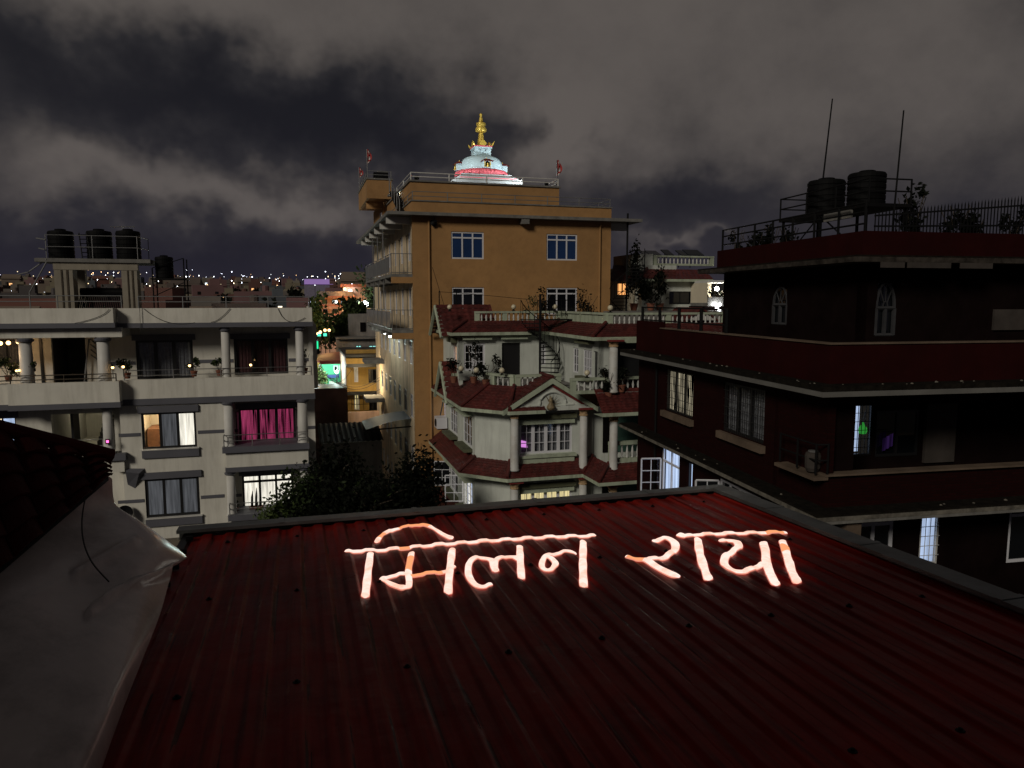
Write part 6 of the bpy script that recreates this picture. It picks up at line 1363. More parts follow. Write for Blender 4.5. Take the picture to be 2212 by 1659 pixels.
MB().box(G.f(g1(730, 1600), -3)[0], gx1, -3.2, -3, 0, wz1).build('face', M['pinkw'], wl); MB().box(G.f(g1(780, 1400), -3)[0], G.f(g1(850, 1400), -3)[0], -3.3, -2.9, 0, G.f(g1(800, 1400), -3)[1]).build('pier', M['pinkw'], wl)
lz = G.f(g1(818, 1362), -3)
lamp(G.w(lz[0], -3.1, lz[1]), 300, (1, .80, .48), 'small white globe lamp on the terrace wall pier', .22, 'pier_lamp', off=(2.2, -1.6, 2.2), bulb='l_white')
# green-lit house with red tin roof
H = Fr(g1(500, 700)[0], g1(500, 700)[1], 70, 16)
gr_ = froot('green_house', H, 'brightly lit green house under a red tin roof', 'house')
hx0, hx1_ = H.f(g1(290, 700))[0], H.f(g1(1020, 700))[0] + 2; hz1_ = H.f(g1(600, 500))[1]; hz0_ = H.f(g1(600, 1040))[1]
k1 = H.rect(g1(575, 530), g1(690, 665)); k2 = H.rect(g1(700, 530), g1(790, 660)); k3 = H.rect(g1(650, 900), g1(790, 1030))
wall(gr_, FB(0), hx0, hx1_, 0, hz1_ + .25, [k1, k2, k3], M['greenw'])
window(gr_, FB(0), k1, 1, fm='upvc', pm='darkpane', back='dark', fw=.14); window(gr_, FB(0), k2, 2, fm='upvc', pm='pane', back='l_white', fw=.12); window(gr_, FB(0), k3, 2, fm='upvc', pm='darkpane', back='dark', fw=.1)
tin = mat('red_tin', (.22, .035, .03), .5, var=.2)
bz_ = [H.f(g1(280, 520), -1.6), H.f(g1(830, 495), -1.6)]
b = MB(); nb = 22
for k in range(nb):
    x0, x1 = bz_[0][0] + (bz_[1][0] - bz_[0][0]) * k / nb, bz_[0][0] + (bz_[1][0] - bz_[0][0]) * (k + 1) / nb; xm_ = (x0 + x1) / 2
    zt2 = H.f(g1(500, 425), 0)[1]
    b.add([(x0, -1.6, bz_[0][1]), (xm_, -1.6, bz_[0][1] + .09), (x1, -1.6, bz_[0][1]), (x1, 0, zt2), (xm_, 0, zt2 + .09), (x0, 0, zt2)], [(0, 1, 4, 5), (1, 2, 3, 4)])
b.build('awning', tin, gr_)
rt = [H.f(g1(120, 390), -2.0), H.f(g1(790, 225), 2.0)]
rq = [(*(lambda q: (q[0], -.4, q[1]))(H.f(g1(60, 440), -.4)),), (*(lambda q: (q[0], -.4, q[1]))(H.f(g1(850, 420), -.4)),), (*(lambda q: (q[0], 7, q[1]))(H.f(g1(850, 215), 7)),), (*(lambda q: (q[0], 7, q[1]))(H.f(g1(60, 300), 7)),)]
MB().add(rq + [(a, b, c - .12) for a, b, c in rq], [(0, 1, 2, 3), (4, 7, 6, 5), (0, 4, 5, 1), (1, 5, 6, 2), (2, 6, 7, 3), (3, 7, 4, 0)]).build('roof', tin, gr_)
cxp = H.f(g1(285, 800), -1.5); MB().tube([(cxp[0], -1.5, 0), (cxp[0], -1.5, bz_[0][1])], .12, 8).build('post', M['white'], gr_)
MB().box(H.f(g1(130, 700), 0)[0], hx0 - .02, .2, 1.0, 0, H.f(g1(200, 440), 0)[1]).build('side_wall', M['ochre'], gr_)
bl = H.rect(g1(410, 740), g1(700, 800), -.3); MB().box(bl[0], bl[1], -.3, -.1, bl[2], bl[3]).build('balcony_rail', mat('blue_paint', (.06, .10, .35), .7), gr_)
sp_ = H.rect(g1(140, 820), g1(300, 1060), -2.0); sn = root('white_board', H.w(0, 0, 0), H.a, 'glowing white board below the green house', 'sign'); MB().box(sp_[0], sp_[1], -2.1, -2.0, sp_[2], sp_[3]).build('panel', M['white'], sn)
for x in (sp_[0] + .2, sp_[1] - .2): MB().tube([(x, -2, 0), (x, -2, sp_[2])], .05, 5).build('leg', M['iron'], sn)
st_ = MB(); p0, p1 = H.f(g1(480, 880), -1.0), H.f(g1(680, 1035), -1.0)
for k in range(10): f = k / 10; st_.box(p0[0] + (p1[0] - p0[0]) * f, p0[0] + (p1[0] - p0[0]) * f + .4, -1.8, -.8, p0[1] + (p1[1] - p0[1]) * f - .2, p0[1] + (p1[1] - p0[1]) * f)
st_.build('outside_stair', M['white'], gr_)
lq = H.f(g1(640, 700), -2.2); lamp(H.w(lq[0], -3.2, lq[1] + .2), 900, (.75, 1.0, .92), 'street lamp lighting the green house', .15, 'street_lamp', pole=8, off=(0, -.4, .2))
lq = H.f(g1(210, 900), -3.2); lamp(H.w(lq[0] - .2, -4.2, lq[1] + 1.5), 240, (.8, .95, 1.0), 'street lamp beside the white board', .12, 'street_lamp', pole=6, off=(0, -.3, 0))
tree(H.w(H.f(g1(350, 800), -2.4)[0], -2.4, hz0_ - .6), 3.2, (.9, .9, 1.2), 500, .13, 'small bright green bush lit before the green house', 'leaf2', name='bush', cat='bush', trunk=.06)
# grey house with mint windows behind it
K = Fr(g1(1200, 100)[0], g1(1200, 100)[1], 82, 16)
kh = froot('grey_house', K, 'grey house with two mint-lit windows', 'house')
m1 = K.rect(g1(1070, 88), g1(1200, 175)); m2 = K.rect(g1(1360, 88), g1(1530, 168)); m3 = K.rect(g1(800, 55), g1(830, 135))
kx0 = K.f(g1(640, 100))[0]
wall(kh, FB(0), kx0, kx0 + 14, 0, K.f(g1(1200, -60))[1], [m1, m2, m3], M['greyw'])
for h in (m1, m2): window(kh, FB(0), h, 2, fm='black', pm='pane', back='l_mint', fw=.08)
window(kh, FB(0), m3, 1, fm='black', pm='pane', back='l_yellow', fw=.06)
MB().box(kx0, kx0 + 14, -.5, 8, K.f(g1(1200, -59))[1], K.f(g1(1200, -90))[1]).build('roof_slab', M['concrete'], kh)
ub = K.rect(g3(1040, 1180), g3(1640, 1560), 3); MB().box(ub[0], ub[1] + 3, 3, 9, ub[2] - 2, ub[3]).build('upper_wall', M['greyw'], kh)
dk = K.rect(g3(1290, 1360), g3(1410, 1560), 2.9); MB().box(dk[0], dk[1], 2.9, 2.999, dk[2], dk[3]).build('door', M['dark'], kh)
# green neon far left of gap
nz = K.rect(g1(120, 0), g1(270, 165), -4); ne = root('green_kiosk', K.w(0, 0, 0), K.a, 'small green-lit shopfront deep in the gap', 'kiosk')
MB().box(nz[0], nz[1], -3.8, -2, 0, nz[3]).build('body', M['dark'], ne); MB().box(nz[1] - .35, nz[1] - .1, -3.85, -3.801, nz[2], nz[3]).build('light_strip', emit('neon_green', (.03, .85, .35), 1.3), ne)
for x in (.5, 1.1): MB().box(nz[0] + x, nz[0] + x + .35, -3.85, -3.801, nz[2] + 1.3, nz[2] + 1.6).build('light_box', emit('neon_green2', (.1, .95, .6), 1.3), ne)
# salmon block lit orange
P = Fr(g3(700, 1000)[0], g3(700, 1000)[1], 118, 16)
ph_ = froot('salmon_block', P, 'salmon apartment block glowing in orange lamplight', 'building')
pz = P.f(g3(700, 820))[1]
hs = [P.rect(g3(a, c), g3(b, d)) for a, b, c, d in ((475, 580, 860, 955), (675, 820, 860, 960), (860, 950, 865, 960), (1010, 1065, 860, 960), (485, 588, 1062, 1150), (690, 795, 1062, 1150), (500, 580, 1255, 1345), (715, 835, 1262, 1345), (890, 940, 1065, 1125))]
wall(ph_, FB(0), P.f(g3(375, 900))[0], P.f(g3(1180, 900))[0], 0, pz, hs, M['pinkw'])
for i, h in enumerate(hs): window(ph_, FB(0), h, 2, fm='black' if i < 6 else 'upvc', pm='darkpane' if i not in (6, 7) else 'pane', back='l_mint' if i in (6, 7) else 'dark', fw=.12)
MB().box(P.f(g3(1180, 900))[0] + .01, P.f(g3(1310, 900))[0] + 1, -.3, 9, 0, P.f(g3(1200, 760))[1]).build('side_wall', M['pinkw'], ph_)
for y0, y1 in ((975, 1010), (1165, 1205), (790, 820)):
    z0, z1 = P.f(g3(600, y1), -1)[1], P.f(g3(600, y0), -1)[1]; MB().box(P.f(g3(360, 900))[0], P.f(g3(1180, 900))[0], -1.2, -.001, z0, z1).build('slab', M['brickw'], ph_)
ut = P.rect(g3(370, 690), g3(1150, 815), 4); MB().box(ut[0], ut[1], 4, 12, ut[2] - 1, ut[3]).build('upper_wall', M['greyw'], ph_)
u2 = P.rect(g3(920, 600), g3(1400, 760), 6); MB().box(u2[0], u2[1], 6, 13, u2[2] - 3, u2[3]).build('upper_wall', M['pinkw'], ph_); MB().box(u2[0] - .5, u2[1] + .5, 5.2, 13.5, u2[3], u2[3] + .5).build('roof_slab', M['brickw'], ph_)
for i, (p, y, e, col, lab) in enumerate(((g3(1090, 1000), -3.5, 620, (1, .45, .14), 'orange lamp on the salmon block side'), (g3(960, 640), 3.5, 420, (1, .45, .15), 'orange lamp on the salmon block roof'), (g3(640, 1450), -4, 800, (1, .72, .5), 'pinkish lamp at the salmon block foot'), (g3(1075, 690), 5.2, 60, (1, .9, .8), 'white lamp on the salmon block upper floor'))):
    x, z = P.f(p, y); lamp(P.w(x, y, z), e, col, lab, .28, 'wall_lamp', 'bulbw' if i == 3 else 'bulb', soft=.4, off=(0, -.6, .2))
# pale blue house, left of it, and the dark house with bright flood lamp
Q = Fr(g3(270, 1100)[0], g3(270, 1100)[1], 128, 16); qh = froot('pale_house', Q, 'pale bluish house left of the salmon block', 'house')
qw = Q.rect(g3(230, 1180), g3(320, 1270)); q2 = Q.rect(g3(230, 1000), g3(350, 1080)); wall(qh, FB(0), Q.f(g3(170, 1100))[0], Q.f(g3(380, 1100))[0], 0, Q.f(g3(270, 900))[1], [qw, q2], mat('pale_blue', (.42, .46, .56), .8))
window(qh, FB(0), qw, 3, fm='upvc', pm='pane', back='l_cool', fw=.1); window(qh, FB(0), q2, 2, fm='black', pm='darkpane', back='dark', fw=.1)
lamp(Q.w(Q.f(g3(300, 1130), -3)[0], -3, Q.f(g3(300, 1130), -3)[1]), 500, (.75, .8, 1), 'bluish lamp before the pale house', .15, 'wall_lamp')
fz_ = G.f(g3(1385, 1000), 30); lamp(G.w(fz_[0], 30, fz_[1]), 1500, (.95, 1, .92), 'dazzling white street lamp by the tree', .6, 'street_lamp', pole=9, soft=.3, off=(-.5, -.8, .3))
fz_ = G.f(g3(1390, 1105), 30); lamp(G.w(fz_[0], 30, fz_[1]), 0, (1, 1, 1), 'smaller bluish lamp under the dazzling street lamp', .2, 'street_lamp', 'l_cool', pole=5)
for p, yy, h, rad, lab, mm in ((g3(1570, 1000), 34, 10.5, (3.4, 3, 4.2), 'dark tree behind the dazzling street lamp', 'leaf'), (g3(870, 1480), 26, 5.4, (2.6, 2.2, 2.2), 'round tree before the salmon block', 'leaf2'), (g3(340, 1430), 22, 6.4, (2.4, 2, 3.0), 'tree lit from below at the cream building corner', 'leaf2'), (g3(1230, 1120), 28, 7, (2.6, 2, 1.6), 'low bushes on the dark house roof', 'leaf')):
    x, z = G.f(p, yy); tree(G.w(x, yy, max(z - h * .62, 0)), h, rad, 1300, .30, lab, mm)
for k, p in enumerate((g3(255, 1540), g3(430, 1570), g3(380, 1605), g3(530, 1530), g3(620, 1530))):
    x, z = G.f(p, 18); lamp(G.w(x, 18, z), 120 if k == 3 else 30, (1, .55, .2), ('first', 'second', 'third', 'fourth', 'fifth')[k] + ' from the left of the orange bulbs below the tree', .16, 'garden_lamp', 'bulb', 'orange bulbs below the tree', pole=2.5)
# wires across the gap
for k, (p, q) in enumerate(((g1(400, 740), g1(1020, 560)), (g1(430, 750), g1(1640, 770)), (g1(470, 800), g1(1640, 830)), (g1(600, 830), g1(1640, 1040)))):
    a_, b_ = G.f(p, -4), G.f(q, -4); pts = [(a_[0] + (b_[0] - a_[0]) * t, -4, a_[1] + (b_[1] - a_[1]) * t - .9 * math.sin(math.pi * t)) for t in np.linspace(0, 1, 12)]
    pts = [(G.f(g1(-200, 700), -4)[0], -4, a_[1] + .4)] + pts + [(G.f(g1(1800, 700), -4)[0], -4, b_[1] + .2)]
    tag(MB().tube(pts, .018, 4).build('overhead_wire', M['wire'], None, loc=G.o, rot=(0, 0, G.a)), ('topmost', 'second', 'third', 'lowest')[k] + ' of the sagging wires before the ochre house', 'wire', 'wires across the gap')
# dark wall and curved awning at the mouth of the alley
T0 = Fr(g1(500, 1200)[0], g1(500, 1200)[1], 58, 16); dkw = froot('dark_gable_wall', T0, 'dark windowless wall filling the gap below the green house', 'wall')
MB().box(T0.f(g1(-150, 1200))[0], T0.f(g1(890, 1200))[0], 0, 3, 0, T0.f(g1(600, 1045))[1]).build('face', M['blackwall'], dkw); MB().box(T0.f(g1(-150, 1200))[0], T0.f(g1(890, 1200))[0], -.05, 3.05, T0.f(g1(600, 1044))[1], T0.f(g1(600, 1030))[1]).build('coping', M['black'], dkw)
aw = root('curved_awning', B.o, B.a, 'curved blue-grey awning over the orange building side door', 'awning')
ya_, za_ = B.l(c4(700, 1030), -1.0); b = MB(); nn = 10
for k in range(nn):
    t0, t1 = k / nn, (k + 1) / nn; fx = lambda t: (-2.6 * t, za_ + .55 * math.cos(t * 1.5) - .2)
    (xa, zz0), (xb2, zz1) = fx(t0), fx(t1); b.quad((xa, ya_ - 1.6, zz0), (xb2, ya_ - 1.6, zz1), (xb2, ya_ + 1.6, zz1), (xa, ya_ + 1.6, zz0))
b.build('canopy', mat('awning_sheet', (.09, .10, .14), .5, var=.1), aw)
for yy in (ya_ - 1.55, ya_ + 1.55): MB().tube([(-.02, yy, za_ - .1), (-2.55, yy, za_ - .2)], .04, 5).build('rib', M['iron'], aw)
y2, z2 = B.l(c4(560, 1110), -2.2); sh2 = root('tin_shed', B.o, B.a, 'low dark tin shed roof in the alley', 'shed'); b = MB()
for k in range(12): b.add([(-5.2 + .3 * k, y2 - 1.6, z2 - .2), (-5.05 + .3 * k, y2 - 1.6, z2 - .14), (-4.9 + .3 * k, y2 - 1.6, z2 - .2), (-4.9 + .3 * k, y2 + 2.2, z2 + .3), (-5.05 + .3 * k, y2 + 2.2, z2 + .36), (-5.2 + .3 * k, y2 + 2.2, z2 + .3)], [(0, 1, 4, 5), (1, 2, 3, 4)])
b.build('roof', M['iron'], sh2); MB().box(-5.0, -1.7, y2 - 1.4, y2 + 2.1, 0, z2 - .25).build('wall', M['greyw'], sh2)
# lamps along the orange flank
for k, p in enumerate((c4(657, 415), c4(693, 437))):
    y, z = B.l(p, -.5); lamp(B.w(-.5, y, z), 40, (.8, 1, .95), ('left', 'right') [k] + ' of two small lamps under the orange balcony', .09, 'flank_lamp', group='lamps under the orange balcony', off=(-.6, -.3, -.3))
al = Vector(B.w(-6.0, 3.0, 6.2)); lamp(al, 2800, (1, .84, .58), 'street lamp hidden among the alley trees', .16, 'alley_lamp', 'bulb', pole=6.2, soft=.3, off=(0, -.5, .3))

# ================================================================ the town on the slope beyond
PAL = [(.13, .11, .095), (.17, .13, .10), (.10, .075, .065), (.15, .06, .045), (.20, .18, .15), (.09, .10, .115), (.16, .085, .085), (.08, .07, .07), (.11, .05, .04), (.19, .16, .11)]
CM = [mat('town_wall', c, .9, var=.3, vscale=.5) for c in PAL]
LM = [emit('town_window', c, s, sample=False) for c, s in (((1, .72, .38), 1.5), ((1, .85, .6), 2.2), ((.8, .92, 1), 2.0), ((1, .5, .2), 1.6))]
wq = MB().quad((-.55, 0, -.6), (.55, 0, -.6), (.55, 0, .6), (-.55, 0, .6)).mesh('window', M['darkpane'])
protos = []
for v in range(7):
    b = MB(); w, d, h = 1.0, 1.0, 1.0
    b.box(-.5, .5, -.5, .5, 0, 1.0); b.box(-.52, .52, -.54, -.46, .66, .70) if v % 2 else None; b.box(-.52, .52, -.56, -.46, .33, .36)
    b.box(-.5, .5, -.5, -.47, 1.0, 1.07); b.box(-.5, -.47, -.47, .5, 1.0, 1.07); b.box(.47, .5, -.47, .5, 1.0, 1.07)
    if v in (0, 2, 4, 5): b.box((-.4, .05, .1, -.2)[v % 4], (0, .45, .42, .25)[v % 4], -.1, .4, 1.0, 1.26)
    if v in (1, 3, 5): b.lathe([(.09, 1.1), (.09, 1.22), (.05, 1.24)], 8, (.25, .1, 0)); b.box(.17, .33, .02, .18, 1.0, 1.1)
    if v == 6: b.add([(-.54, -.56, 1.0), (.54, -.56, 1.0), (.54, .5, 1.0), (-.54, .5, 1.0), (-.5, 0, 1.3), (.5, 0, 1.3)], [(0, 1, 5, 4), (2, 3, 4, 5), (0, 4, 3), (1, 2, 5)])
    protos.append(b.mesh('house_body', CM[0]))
g = np.random.default_rng(21); cnt = 0
CNAME = ['grey', 'tan', 'umber', 'brick-red', 'cream', 'blue-grey', 'rose', 'sooty', 'russet', 'sand']
RNAME = ['with a low stair head', 'with a roof tank and band', 'with a stair head', 'with a roof tank', 'with a wide stair head', 'with tank and stair head', 'with a pitched roof']
BAND = lambda Y: 'just beyond the parapet' if Y < 190 else 'a few rows into the town' if Y < 290 else 'midway up the town' if Y < 400 else 'high on the far slope'
LAB = {0: 'dim flat-roofed house in the dark town beyond the parapet', 1: 'flat-roofed town house with a lit window beyond the parapet', 2: 'tiny dim house far up the slope of the town', 3: 'tiny far house with one lit window up the slope'}
GRP = {0: 'unlit houses of the town', 1: 'lit houses of the town', 2: 'far unlit houses', 3: 'far lit houses'}
rows = [125, 142, 160, 180, 205, 232, 262, 300, 345, 400, 470, 560, 680, 820, 1000]
for ri, Yr in enumerate(rows):
    span = (815 + 70) / FPX * Yr; step = 12.5 if Yr < 400 else (15 if Yr < 700 else 24)
    n = int(span / step)
    for k in range(n):
        Y = Yr + g.normal() * 6; px = -60 + (k + g.random() * .7) / n * 875
        if 648 < px < 815 and Yr < 175: continue
        x = (px - PW / 2) / FPX * Y; w, d, h = 8 + 5 * g.random(), 9 + 4 * g.random(), 6 + 5.5 * g.random() + (2 if g.random() < .15 else 0)
        if 640 < px < 735 and Yr < 330: h *= .5
        gz_ = ground_z(x, Y); far = Yr >= 400; lit = g.random() < (.42 if not far else .38)
        t = (2 if far else 0) + (1 if lit else 0)
        pi_, ci_ = int(g.integers(0, 7)), int(g.integers(0, len(CM)))
        o = root('town_house', (x, Y, gz_ - .5), R(16) + g.normal() * .12, ('lit ' if lit else 'dim ') + CNAME[ci_] + ' house ' + RNAME[pi_] + ' ' + BAND(Yr), 'house', GRP[t]); o.empty_display_size = 1
        link('house_body', protos[pi_], o, scale=(w, d, h), m=CM[ci_]); cnt += 1
        nst = max(2, int(h / 3)); slots = [(i, j) for i in range(-1, 2) for j in range(nst)]; g.shuffle(slots)
        for q, (i, j) in enumerate(slots[:(1 if far else 5)]):
            L_ = lit and q < (1 if far or g.random() < .6 else 2)
            if far and not L_: continue
            s_ = 1.0 if not far else 1.0 + .0014 * Yr
            link('window', wq, o, (i * w * .29, -d / 2 - .06, 1.6 + 3 * j), (0, 0, 0), (s_, 1, s_ * .9), m=LM[int(g.integers(0, 4))] if L_ else None)
# bright lamps of the town
lm_ = [emit('town_lamp', c, s, sample=False) for c, s in (((.9, .95, 1), 10), ((1, .8, .5), 8), ((1, .6, .3), 7))]
sph = MB().lathe(sphere_prof(1.0, 4), 6).mesh('bulb', lm_[0], True); pm_ = MB().tube([(0, 0, -6), (0, 0, 0)], .08, 4).mesh('pole', M['iron'])
known = [(1275, 445, 2.1), (1270, 490, 1.3), (1357, 483, 1), (1458, 490, .9), (1580, 518, 1.2), (1595, 535, 1.1), (1838, 500, 1.0), (975, 553, 1.6), (1140, 628, 1.5), (1210, 555, 1.0), (1370, 557, 1), (1165, 505, 1.2), (1080, 520, .8), (635, 465, 1.1), (625, 473, .9), (515, 458, .9), (690, 458, .8), (735, 465, .8), (720, 480, .7), (775, 462, .9), (805, 466, .8), (545, 537, .9), (572, 537, .9), (602, 537, .9), (665, 512, .8), (762, 527, .8), (338, 460, .8), (250, 540, .9), (125, 495, .9), (1890, 550, .9), (1905, 520, .9), (2135, 487, .7), (1415, 545, .8), (1780, 530, .8), (1000, 540, .7)]
for k, (x, y, s_) in enumerate(known):
    p = c1(x, y); d = ray(*p); Y = 300 + (620 - p[1]) * 14 + g.random() * 60; Y = max(150, min(Y, 1500)); t = Y / d.y
    o = root('town_lamp', (d.x * t, Y, CAMZ + d.z * t), 0, 'small bright lamp shining in the distant town', 'lamp', 'bright lamps of the distant town')
    r = .68 * s_ * Y / FPX * 1.2; link('bulb', sph, o, scale=(r, r, r), m=lm_[int(g.integers(0, 3)) if k % 3 else 0]); link('pole', pm_, o, scale=(1, 1, max(.5, (CAMZ + d.z * t - ground_z(d.x * t, Y)) / 6)))
for k, (x, y, s_, c) in enumerate(((865, 310, .8, 0), (745, 360, .7, 1), (825, 355, .6, 0), (600, 373, .7, 1), (745, 400, .5, 0), (835, 408, .6, 0), (875, 435, .6, 0), (910, 475, .7, 0), (950, 478, .7, 0), (245, 365, .8, 1), (370, 375, .6, 0), (1020, 505, .6, 0), (1110, 505, .6, 0), (690, 440, .5, 0), (760, 450, .5, 0))):
    p = g3(x, y); d = ray(*p); Y = 1500; t = Y / d.y
    o = root('hill_lamp', (d.x * t, Y, CAMZ + d.z * t), 0, 'tiny lamp on the far hillside', 'lamp', 'lamps on the far hillside'); r = 1.0 * s_ * Y / FPX; link('bulb', sph, o, scale=(r, r, r), m=lm_[c]); link('pole', pm_, o, scale=(1, 1, (CAMZ + d.z * t - ground_z(d.x * t, Y)) / 6))
lf_ = [emit('faint_lamp', c, s, sample=False) for c, s in (((.9, .95, 1), 2.5), ((1, .8, .5), 1.6), ((1, .6, .3), 1.2), ((.8, .85, 1), 5))]
for k in range(150):
    Y = 170 + 1100 * g.random() ** 1.2; px = -20 + 825 * g.random(); x = (px - PW / 2) / FPX * Y; gz_ = ground_z(x, Y); zl = gz_ + 6 + 7 * g.random() + (6 * g.random() if Y > 500 else 0)
    o = root('street_light', (x, Y, zl), 0, 'faint point of light between the distant roofs', 'lamp', 'faint lights of the distant town'); r = (.35 + .5 * g.random() ** 2) * Y / FPX * 1.4
    link('bulb', sph, o, scale=(r, r, r), m=lf_[int(g.integers(0, 4))]); link('pole', pm_, o, scale=(1, 1, max(.4, (zl - gz_) / 6)))
# long violet-lit hall
V = Fr(g3(350, 450)[0], g3(350, 450)[1], 330, 16); vh = froot('violet_hall', V, 'long violet-lit hall on the skyline', 'building')
va, vb = V.f(g3(80, 450))[0], V.f(g3(625, 450))[0]; vt, v0 = V.f(g3(350, 425))[1], V.f(g3(350, 530))[1]
vm = emit('violet_wash', (.42, .25, .62), .55, sample=False)
MB().box(va, vb, 0, 8, ground_z(V.o.x, 330), vt).build('wall', mat('violet_wall', (.2, .18, .25), .8), vh); MB().box(va, vb, -.5, -.01, vt - 2.2, vt).build('light_band', vm, vh)
for k in range(6): x = va + (vb - va) * k / 5.2; MB().box(x, x + 2, -.4, -.02, v0, vt - 2.3).build('lit_pier', vm, vh)
# trees of the town
for k in range(16):
    px = (30, 130, 320, 355, 366, 150, 480, 520, 690, 640, 585, 560, 700, 745, 60, 240)[k]; Y = (190, 160, 220, 150, 260, 300, 210, 330, 240, 260, 170, 400, 420, 300, 280, 330)[k]
    x = (px - PW / 2) / FPX * Y; tree((x, Y, ground_z(x, Y)), 9 + 3 * g.random(), (4, 4, 4.5), 420, .75, 'dark rounded tree standing among the town houses', 'leafd', 'trees of the town', trunk=.3)

# ================================================================ trees in the yard between the houses
for p, Y, h, rad, n, sz, lab, mm in (((655, 1095), 27.0, 4.6, (1.15, 1.1, 1.5), 3200, .085, 'slender leafy tree against the cream wall', 'leaf'), ((610, 1130), 26.0, 2.6, (1.2, 1.0, .9), 1500, .085, 'leaf-tipped shrub reaching over the roof edge', 'leaf2'), ((735, 1050), 31.0, 5.6, (1.7, 1.7, 1.9), 4200, .11, 'tall dark tree in the middle of the yard', 'leafd'), ((830, 1100), 28.5, 4.2, (1.9, 1.7, 1.6), 3800, .10, 'dark spreading tree before the orange building', 'leafd'), ((905, 1065), 30.0, 5.2, (1.15, 1.1, 1.8), 3200, .10, 'dark pointed tree beside the villa flank', 'leafd'), ((705, 1120), 26.5, 3.2, (1.6, 1.4, 1.5), 3000, .09, 'low shrub with pale leaf tips near the roof', 'leafd'), ((790, 1110), 26.0, 3.0, (1.5, 1.2, 1.2), 2600, .09, 'low dark shrub behind the roof ridge', 'leafd')):
    d = ray(*p); t = Y / d.y; zc = CAMZ + d.z * t; gz_ = max(0, zc - h * .65)
    hh = (zc - 0) / .65 if False else h
    tt = tree((d.x * t, Y, gz_), hh, rad, n, sz, lab, mm, 'trees in the yard')
    v, f = leaves(max(60, n // (14 if mm == 'leaf' else 40)), (0, 0, hh * .65), tuple(q * 1.02 for q in rad), sz * 1.05); leaf_obj('crown', v, f, M['leaf'], tt)
    if gz_ > .3: MB().tube([(0, 0, -gz_), (.05, 0, -.2)], [.2, .15], 8).build('lower_trunk', M['bark'], tt)
# ================================================================ the red metal roof in front
H0 = 1.95
rv = ray(610, 705); rdir = Vector((-math.sin(R(16)), math.cos(R(16)), 0)); slope = rv.z / math.hypot(rv.x, rv.y)
ROX = Vector((math.cos(R(16)), math.sin(R(16)), 0)); ROY = Vector((rdir.x, rdir.y, slope)); RON = ROX.cross(ROY).normalized(); RO0 = Vector((0, 0, CAMZ - H0))
def onroof(px, py, lift=0.0):
    d = ray(px, py); o = Vector((0, 0, CAMZ)); p0 = RO0 + RON * lift
    t = (p0 - o).dot(RON) / d.dot(RON); p = o + d * t - RO0
    return p.dot(ROX), (p - ROX * p.dot(ROX)).dot(ROY) / ROY.length_squared
def roofp(u, v, h=0.0): return RO0 + ROX * u + ROY * v + RON * h
PITCH_R = .2
PHASE = 0.0
def rib(u):       # trapezoid rib profile
    f = ((u + PHASE) / PITCH_R) % 1.0; H_ = .019
    if f < .30: return 0.0
    if f < .50: return H_ * (.5 - .5 * math.cos((f - .30) / .20 * math.pi))
    if f < .78: return H_
    if f < .98: return H_ * (.5 + .5 * math.cos((f - .78) / .20 * math.pi))
    return 0.0
uL, _ = onroof(400, 1175); uR, vF = onroof(1545, 1068)
vN = -3.2; vFar = vF; uR2 = uR
